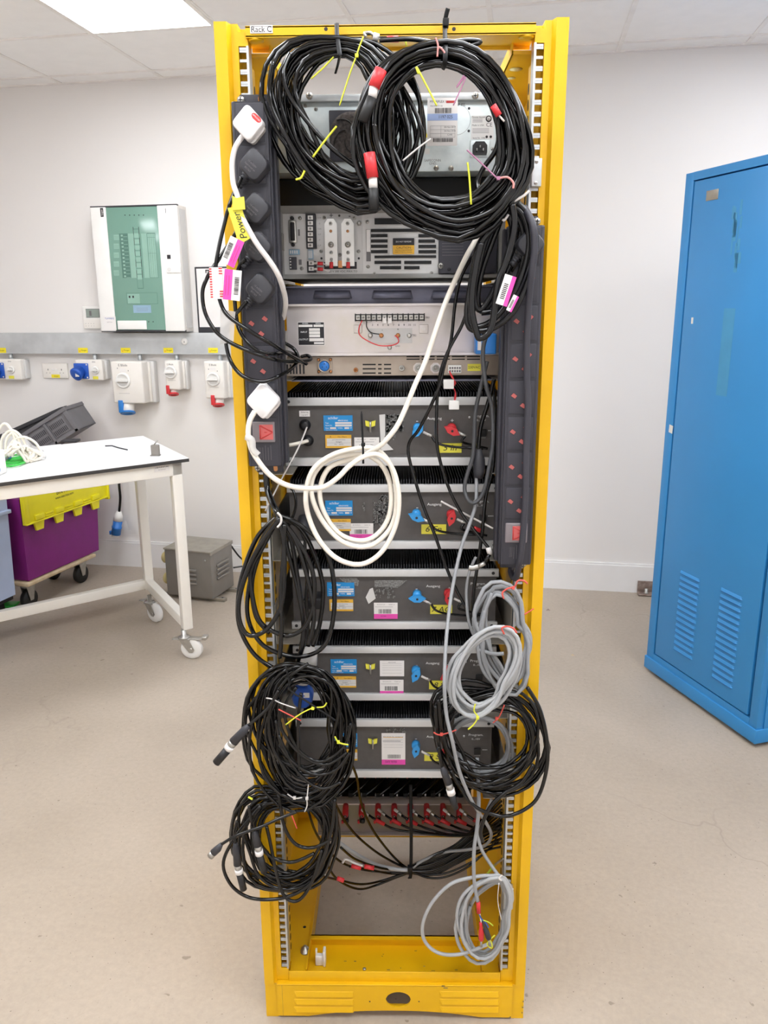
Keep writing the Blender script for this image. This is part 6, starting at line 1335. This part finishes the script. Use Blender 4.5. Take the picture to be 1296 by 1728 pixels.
# lower front-side rail running to the left
b = B(); b.box(.09, .16, .017, .0198, ZT-.046, ZT-.018, 'paper'); b.xf(SK); 
b2 = B(); vs, fs = text_mesh('BENCHLINE'); 
for tx, a_, z_, s_ in (('LAB FURNITURE', .125, ZT-.028, .0085), ('www.workbench', .125, ZT-.038, .005)):
    vs, fs = text_mesh(tx); b2.add([SK @ Vector((a_-v.x*s_, .0165, z_+v.y*s_)) for v in vs], fs, 'ink')
b.add(b2.v, b2.f, 'ink'); obj('maker_label', b, parent=t)
def caster(x, y, ang, brake):
    b = B(); T = Matrix.Translation((x, y, 0)) @ Matrix.Rotation(ang, 4, 'Z'); o_ = .035
    def L_(f): 
        q = B(); f(q); q.xf(T); return q
    w = L_(lambda q: q.lathe((o_, -.015, .052), (0, 1, 0), [(.010, 0), (.030, 0), (.046, .002), (.052, .007), (.052, .023), (.046, .028), (.030, .030), (.010, .030)], 'caster_white', 30))
    def fk(q):
        for s in (-1, 1): q.prism([(-.016, .098), (.030, .098), (o_+.018, .050), (o_+.008, .036), (o_-.008, .036), (-.006, .08)], Matrix.Translation((0, s*.020+.001, 0)) @ XR, .002, 'steel')
        q.box(-.024, .034, -.024, .024, .098, .103, 'steel', .001); q.lathe((0, 0, .103), (0, 0, 1), [(.028, 0), (.026, .007), (.012, .009), (.012, .040)], 'steel', 20); q.cyl((o_, -.025, .052), (o_, .025, .052), .008, 'steel')
        if brake: q.box(.01, .11, -.016, .016, .100, .105, 'steel', .002); q.box(.09, .115, -.018, .018, .103, .118, 'steel', .004); q.box(-.055, -.02, -.014, .014, .096, .101, 'steel', .002)
        else: q.box(-.06, -.02, -.020, .020, .104, .110, 'steel', .002)
    obj('caster_wheel', w, parent=obj('caster_fork', L_(fk), parent=t))
for (px, py, a_, br) in ((308, 1069, -.10, True), (250, 1010, -.55, False)):
    q = atz(px+2, py-2, .13); caster(q.x, q.y, a_, br)
q = SK @ Vector((TL-.08, .04, 0)); caster(q.x, q.y, .5, False); q = SK @ Vector((TL-.08, TD-.08, 0)); caster(q.x, q.y, .2, False)
# left cross-rail: the photo shows a front-to-left lower rail at the back legs only

# things on the workbench
def on(px, py, dz=0): return atz(px, py, ZT+dz)
b = B(); b.tube([on(177.5, 752.5, .003), on(189, 752, .003), on(200, 755.5, .003), on(215, 759, .003)], .0032, 'strip_black', 6); obj('allen_key', b, label='bent black hex key lying on the white workbench', cat='hex key')
q = on(263, 769); t = thing('small_clamp', (q.x, q.y, ZT), 'small grey metal terminal clamp standing near the right corner of the workbench', 'clamp')
b = B(); b.box(q.x-.018, q.x+.018, q.y-.012, q.y+.012, ZT+.004, ZT+.050, 'tf_grey', .003); b.box(q.x-.022, q.x+.020, q.y-.014, q.y+.014, ZT, ZT+.005, 'tf_grey', .001); obj('block', b, parent=t)
b = B(); b.tube([(q.x-.006, q.y, ZT+.048), (q.x+.004, q.y, ZT+.060), (q.x+.014, q.y, ZT+.072)], .003, 'steel'); obj('screw_arm', b, parent=t)
t = thing('cable_bundle', (on(35, 765).x, on(35, 765).y, ZT), 'tangled bundle of white cables on the left of the workbench', 'cable bundle')
b = B(); rr = random.Random(9); c = on(18, 770, .04); d = on(72, 769, .02)
for k in range(9):
    L_ = []
    for j in range(9):
        u = j/8; q = c.lerp(d, u)+Vector((rr.uniform(-.03, .03)*(1-u), rr.uniform(-.05, .05)*(1-u), math.sin(u*PI*(1+k % 3))*.05*(1-u*.7)+rr.uniform(0, .03)*(1-u)))
        q.z = max(q.z, ZT+.008); L_.append(q)
    b.tube(spline(L_, 5), .0058, 'white_cable', 7)
for k, (h, w) in enumerate(((.16, .05), (.13, .07), (.12, .035), (.10, .09))):
    c0 = on(8+k*7, 775, 0); b.tube(spline([c0+Vector((-.03, 0, .01)), c0+Vector((-.02, 0, h*.7)), c0+Vector((w*.4, 0, h)), c0+Vector((w, 0, h*.75)), c0+Vector((w*1.3, 0, .02))], 6), .0062, 'white_cable', 8)
obj('cable', b, parent=t)
b = B(); b.tube([d+Vector((-.02, 0, 0)), d+Vector((.012, 0, -.006))], .008, 'paper2', 10); obj('connector', b, parent=t)
b = B(); c0 = on(14, 765); b.add([c0+Vector(v) for v in ((-.06, .0, 0), (.10, 0, 0), (.15, .05, 0), (-.06, .1, 0), (-.03, .03, .09), (.07, .03, .075), (.09, .06, .03), (-.03, .08, .07))], [(0, 1, 5, 4), (1, 2, 6, 5), (2, 3, 7, 6), (3, 0, 4, 7), (4, 5, 6, 7)], 'clear_plastic', True); obj('plastic_bag', b, parent=t)
t = thing('cable_bundle', (on(30, 782).x, on(30, 782).y, ZT), 'bundle of bright green wires under the white cables on the workbench', 'cable bundle')
b = B()
for k in range(8):
    y0_ = 786-k*2.2; b.tube(spline([on(2, y0_-3, .006+.002*(k % 3)), on(16, y0_+rr.uniform(-2, 1), .008), on(34, y0_-3+rr.uniform(-1, 1), .010), on(50-k*.8, 776-k*.6, .006)], 5), .0045, 'green_wire', 7)
b.tube(spline([on(0, 784, .03), on(9, 776, .035), on(20, 764, .03)], 5), .005, 'dark_grey_cable', 7); b.tube(spline([on(0, 774, .02), on(10, 774, .022), on(18, 772, .012)], 5), .005, 'socket_blue', 7); obj('wires', b, parent=t)
b = B(); q = on(-3, 800); b.box(q.x-.06, q.x+.025, q.y-.05, q.y+.03, ZT, ZT+.10, 'white_plastic', .01); b.lathe((q.x+.012, q.y-.048, ZT+.03), (0, -1, 0), [(.024, 0), (.022, .006)], 'socket_blue', 16); obj('spool_box', b, label='white and blue container cut off by the left edge on the workbench', cat='container')

# ================================================================== containers behind / under the workbench
P = atz(48.6, 981, .17); Q = atz(170, 927, .17); P.z = Q.z = 0; du = (Q-P).normalized(); LEN = (Q-P).length; ang = math.atan2(du.y, du.x)
TF = Matrix.Translation(P) @ Matrix.Rotation(ang, 4, 'Z')       # x along the long side (away), y to the left
W_ = .30
t = thing('storage_tote', (LEN/2, W_/2, .168), 'purple plastic storage tote with a yellow hinged lid under the workbench', 'storage box', frame=TF)
b = B()
def frust(b, x0, x1, y0, y1, z0, z1, e, m): 
    b.add([(x0+e, y0+e, z0), (x1-e, y0+e, z0), (x1-e, y1-e, z0), (x0+e, y1-e, z0), (x0, y0, z1), (x1, y0, z1), (x1, y1, z1), (x0, y1, z1)], [(0, 3, 2, 1), (4, 5, 6, 7), (0, 1, 5, 4), (1, 2, 6, 5), (2, 3, 7, 6), (3, 0, 4, 7)], m)
frust(b, -.012, LEN+.012, -.012, W_+.012, .168, .63, .020, 'tote_purple'); obj('body', b, parent=t)
b = B(); b.box(-.012, LEN+.075, -.036, -.016, .488, .735, 'tote_yellow', .005); b.box(-.012, .02, -.042, -.03, .488, .73, 'tote_yellow', .004); b.box(-.012, LEN+.075, -.046, -.03, .488, .497, 'tote_yellow', .003); b.box(LEN+.06, LEN+.078, -.046, -.016, .475, .60, 'tote_yellow', .004)
for j in range(4):
    x = .055+j*.158; b.prism([(x, .488), (x+.075, .488), (x+.064, .442), (x+.012, .442)][::-1], Matrix.Translation((0, -.024, 0)) @ XR, .012, 'tote_yellow')
    b.box(x+.004, x+.070, -.046, -.030, .500, .530, 'tote_yellow', .004)
    if j < 3: 
        for z in (.500, .515): b.box(x+.085, x+.148, -.042, -.030, z, z+.007, 'tote_yellow', .002)
T = TF
for tx, z, s_, m in (('BIN HIRE', .612, .036, 'ink'), ('www.teacrate.com', .583, .022, 'ink')): b.text(tx, LEN*.50, -.0366, z, s_, m, sx=.9)
obj('lid', b, parent=t, label='yellow lid flap folded down over the side')
t = thing('dolly', (LEN/2, W_/2, 0), 'pale wooden dolly with black castors carrying the purple tote', 'dolly', frame=TF)
b = B(); b.box(-.02, LEN-.06, -.01, W_+.02, .142, .162, 'wood', .006); obj('board', b, parent=t)
for x in (.04, LEN-.14):
    for y in (.05, W_-.05):
        b = B(); b.lathe((x, y-.016, .052), (0, 1, 0), [(.02, 0), (.052, .002), (.054, .010), (.054, .024), (.052, .032), (.02, .034)], 'black', 24); o_ = obj('caster_wheel', b, parent=t); b = B()
        for s in (-1, 1): b.prism([(x-.035, .142), (x+.035, .142), (x+.012, .045), (x-.012, .045)], Matrix.Translation((0, y+s*.022+.002, 0)) @ XR, .003, 'steel')
        b.box(x-.04, x+.04, y-.04, y+.04, .138, .143, 'steel'); obj('caster_fork', b, parent=t)
q = TF.inverted() @ atz(32, 1003, .11); q.x = min(q.x, -.045)
t = thing('storage_bin', (q.x-.3, q.y+.2, .11), 'pale blue-grey plastic bin cut off by the left edge, in front of the purple tote', 'storage box', frame=TF)
b = B(); frust(b, q.x-.62, q.x, q.y-.0, q.y+.42, .112, .68, .012, 'pale_bin'); obj('body', b, parent=t); b = B(); b.box(q.x-.63, q.x+.008, q.y-.014, q.y+.43, .565, .585, 'pale_bin', .004); obj('rim', b, parent=t)
t = thing('dolly', (q.x-.3, q.y+.2, 0), 'dark dolly on black castors under the pale blue-grey bin', 'dolly', frame=TF)
b = B(); b.box(q.x-.60, q.x-.02, q.y+.02, q.y+.40, .088, .110, 'black', .004); obj('board', b, parent=t)
for x in (q.x-.55, q.x-.08):
    for y in (q.y+.08, q.y+.32): b = B(); b.lathe((x, y-.012, .044), (0, 1, 0), [(.02, 0), (.043, .002), (.044, .022), (.02, .024)], 'black', 20); obj('caster_wheel', b, parent=t)
q = atz(15, 1024, .0); b = B(); b.box(q.x-.10, q.x+.035, q.y-.02, q.y+.06, 0, .012, 'green_wire', .003); obj('green_strip', b, label='flat green plastic piece on the floor below the pale blue bin', cat='strip')
# crates leaning up behind the bench, standing on the tote lid
def crate(name, lab, c, w, h, d, rot, m, slots=True):
    T = Matrix.Translation(c) @ Matrix.Rotation(rot, 4, 'Y')
    # local: right-top-front corner at the origin, x to the left negative
    t = thing(name, (0, 0, 0), lab, 'crate'); t.matrix_world = T
    b = B(); th = .006
    b.box(-w, 0, 0, th, -h, 0, m); b.box(-w, 0, d-th, d, -h, 0, m); b.box(-w, -w+th, 0, d, -h, 0, m); b.box(-th, 0, 0, d, -h, 0, m); b.box(-w, 0, 0, d, -h, -h+th, m)
    b.box(-w-.006, .006, -.012, .012, -.022, 0, m, .003); b.box(-.022, .004, -.010, 0, -h, -.02, m, .002); b.box(-w, 0, -.010, 0, -h, -h+.016, m, .002); b.box(-.006, .006, 0, d, -.022, 0, m, .003)
    obj('body', b, parent=t)
    if slots:
        for i in range(3):
            x1_ = -.040-i*.125; b = B(); b.box(x1_-.102, x1_, -.004, .001, -h+.026, -.032, 'crate_grey', .002)
            for r in range(2):
                for j in range(9): x = x1_-.008-j*.0103; zz = -.046-r*.042; b.box(x-.0055, x, -.0046, -.0038, zz-.028, zz, 'crate_dark')
            obj('slotted_window', b, parent=t)
            b = B(); b.box(x1_-.122, x1_-.106, -.010, 0, -h, -.02, m, .002); obj('rib', b, parent=t)
YC = 2.98
tl = at(107.5, 687, YC); crate('slotted_crate', 'grey slotted plastic crate tilted up behind the workbench', tl, .46, .150, .26, -.53, 'crate_grey')
tl = at(100, 688, YC+.27); crate('black_crate', 'black crate leaning behind the grey slotted crate', tl, .46, .15, .10, -.40, 'crate_dark', False)
q = at(116, 744, 2.75); b = B(); b.box(q.x-.04, q.x+.045, 2.74, 2.80, q.z-.008, q.z+.004, 'crate_dark', .002)
obj('flat_bar', b, label='flat black bar edge just visible behind the far edge of the workbench', cat='bar')

# ================================================================== grey transformer box
A = atz(283, 1003, .02); Bq = atz(359.5, 1012, .02); A.z = Bq.z = 0; dv = (Bq-A).normalized(); TW = (Bq-A).length
XF = Matrix.Translation(A) @ Matrix.Rotation(math.atan2(dv.y, dv.x), 4, 'Z'); TDp = .245
t = thing('transformer_box', (TW/2, TDp/2, 0), 'grey metal transformer box with pressed vents on the floor by the wall', 'transformer', frame=XF)
b = B(); b.box(0, TW, 0, TDp, .022, .292, 'tf_grey', .004); obj('case', b, parent=t); b = B(); b.box(-.004, TW+.005, -.006, TDp+.004, .290, .300, 'tf_top', .003); b.box(TW-.002, TW+.005, -.006, TDp+.004, .278, .296, 'tf_top', .002); obj('lid', b, parent=t)
for j in range(4):
    z = .175-j*.026; b = B(); b.box(TW*.30, TW*.68, -.010, 0, z, z+.014, 'tf_grey', .007); obj('vent', b, parent=t); b = B(); b.box(TW, TW+.010, .055, .19, z+.02, z+.034, 'tf_grey', .007); obj('vent', b, parent=t)
b = B(); b.lathe((TW*.88, 0, .245), (0, -1, 0), [(.007, 0), (.005, .004)], 'steel', 12); obj('screw', b, parent=t)
for y in (.03, .19):
    b = B(); b.box(-.03, TW+.055, y, y+.03, 0, .020, 'zinc_rail', .002); b.lathe((TW+.035, y+.015, .0201), (0, 0, 1), [(.006, 0), (.006, .0006)], 'ink', 10); obj('foot_rail', b, parent=t)
for z in (.225, .10):
    b = B(); b.lathe((0, .055, z), (-1, 0, 0), [(.030, 0), (.030, .018), (.034, .020), (.034, .034), (.026, .044), (.001, .046)], 'tape_gold', 22); obj('outlet_cap', b, parent=t, label='cream round outlet cap')
b = B(); b.tube(spline([(TW-.01, TDp+.002, .27), (TW+.03, TDp+.02, .20), (TW+.09, TDp+.05, .12), (TW+.14, TDp+.02, .02), (TW+.2, TDp-.02, .006)], 7), .005, 'black_cable'); b.tube(spline([(TW-.0, TDp+.002, .13), (TW+.05, TDp+.03, .135), (TW+.09, TDp+.05, .13), (TW+.15, TDp+.05, .09), (TW+.17, TDp+.06, .01)], 7), .005, 'black_cable'); obj('power_cord', b, parent=t)

# ================================================================== blue cabinet
A = atz(1089, 1131, 0); Bq = atz(1272.5, 1262, 0); dv = (Bq-A).normalized(); CWd = (Bq-A).length
CF = Matrix.Translation(A) @ Matrix.Rotation(math.atan2(dv.y, dv.x), 4, 'Z'); CI = CF.inverted()
def oncf(px, py, y=0):
    o_ = CI @ CAM; d = CI.to_3x3() @ ray(px, py); return o_ + d*((y-o_.y)/d.y)
CH = 2.10; CD = .60
t = thing('metal_cabinet', (CWd/2, CD/2, 0), 'tall bright blue steel cabinet with louvred door at the right edge', 'cabinet', frame=CF)
zb = .075
b = B(); b.box(0, CWd, .03, CD, zb, CH, 'cab_blue'); 
b.box(0, .048, 0, .03, zb, CH, 'cab_blue', .002); b.box(CWd-.040, CWd, 0, .03, zb, CH, 'cab_blue', .002); b.box(.048, CWd-.04, 0, .03, CH-.03, CH, 'cab_blue'); b.box(.048, CWd-.04, 0, .03, zb, zb+.028, 'cab_blue')
obj('carcass', b, parent=t)
b = B(); b.box(-.006, CWd+.006, -.006, CD, .018, zb, 'cab_blue', .003); b.box(.02, CWd-.02, .02, CD-.02, 0, .018, 'black'); obj('plinth', b, parent=t)
d0, d1 = .060, CWd-.052
b = B(); b.box(d0, d1, -.002, .026, zb+.034, CH-.036, 'cab_blue', .002)
for (x0_, y0_, x1_, y1_, n_) in ((1148, 966, 1174, 968, 14), (1216, 995, 1244, 1003, 15)):
    yb_ = 1100 if n_ == 14 else 1146
    for i in range(n_):
        f = i/(n_-1); pa = oncf((x0_+(-13 if n_ == 14 else -17)*f), y0_+(yb_-y0_-8)*f); zz = pa.z; xa, xb = (oncf(1160, 1030).x-.062, oncf(1160, 1030).x+.062) if n_ == 14 else (oncf(1228, 1070).x-.060, oncf(1228, 1070).x+.060)
        b.add([(xa, -.002, zz), (xb, -.002, zz), (xb, -.002, zz+.012), (xa, -.002, zz+.012), (xa+.008, -.009, zz+.002), (xb-.008, -.009, zz+.002), (xb-.008, -.004, zz+.010), (xa+.008, -.004, zz+.010)], [(1, 2, 6, 5), (2, 3, 7, 6), (3, 0, 4, 7), (4, 5, 6, 7)], 'cab_blue'); b.box(xa+.006, xb-.006, -.0088, -.0021, zz-.0012, zz+.0020, 'cab_blue_dark')
door_ = obj('door', b, parent=t, label='recessed door with two columns of louvres')
b = B(); q0, q1 = oncf(1193, 332), oncf(1213, 330); b.box(q0.x, q1.x, -.004, -.002, q0.z-.016, q0.z+.020, 'zinc_rail', .001); obj('name_plate', b, parent=door_, label='small grey plate')
b = B(); q = oncf(1132, 724, 0); b.prism([(-.012, -.014), (.012, -.018), (.014, .014), (-.010, .018)], Matrix.Translation((q.x, .0002, q.z)) @ XR, .0012, 'paper2'); q = oncf(1169, 541, 0); b.box(q.x-.006, q.x+.006, -.0028, -.001, q.z-.012, q.z+.012, 'paper2'); obj('sticker', b, parent=t)
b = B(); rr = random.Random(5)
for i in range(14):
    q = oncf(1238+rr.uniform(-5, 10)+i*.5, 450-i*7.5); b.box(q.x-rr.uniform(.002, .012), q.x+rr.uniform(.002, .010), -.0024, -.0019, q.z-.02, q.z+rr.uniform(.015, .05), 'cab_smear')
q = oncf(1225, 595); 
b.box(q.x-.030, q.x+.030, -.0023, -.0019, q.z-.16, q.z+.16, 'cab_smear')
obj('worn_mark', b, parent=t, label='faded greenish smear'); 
b = B(); q = CI @ atz(1150, 1000, 0)
b.box(-.006, 0, .10, .13, 1.86, 1.872, 'black'); b.box(-.03, -.0, .10, .14, 1.868, 1.874, 'black', .001); b.box(-.012, 0, .04, .06, 1.70, 1.73, 'galv', .002); obj('side_latch', b, parent=t)
b = B(); b.box(CWd, CWd+.002, .04, CD, zb+.02, CH-.03, 'cab_blue'); b.box(CWd, CWd+.004, .03, .05, zb, CH, 'cab_blue'); obj('side_skin', b, parent=t)

# bits on the floor
for px, py, s, m, lab in ((925, 1030, .012, 'rust', 'small brown crumb on the floor right of the rack'), (966, 1106, .009, 'wood', 'tiny pale wood chip on the floor right of the rack')):
    q = atz(px, py, 0); b = B(); b.add([(q.x-s, q.y, 0), (q.x+s, q.y-s*.4, 0), (q.x+s*.6, q.y+s*.8, 0), (q.x-s*.4, q.y+s*.6, 0), (q.x, q.y+s*.2, s*.8)], [(0, 1, 4), (1, 2, 4), (2, 3, 4), (3, 0, 4), (3, 2, 1, 0)], m); obj('debris', b, label=lab, cat='debris')
for L_ in ([(886, 700, 1)],): pass

# ================================================================== light
w = bpy.data.worlds.new('world'); SC.world = w; w.use_nodes = True; w.node_tree.nodes['Background'].inputs[0].default_value = (.9, .93, 1, 1); w.node_tree.nodes['Background'].inputs[1].default_value = .3
SC.view_settings.view_transform = 'Standard'; SC.view_settings.look = 'None'; SC.view_settings.gamma = 1; SC.view_settings.exposure = 2.05; SC.view_settings.use_curve_mapping = False
for o_ in bpy.data.objects:
    if '_b' in o_: del o_['_b']
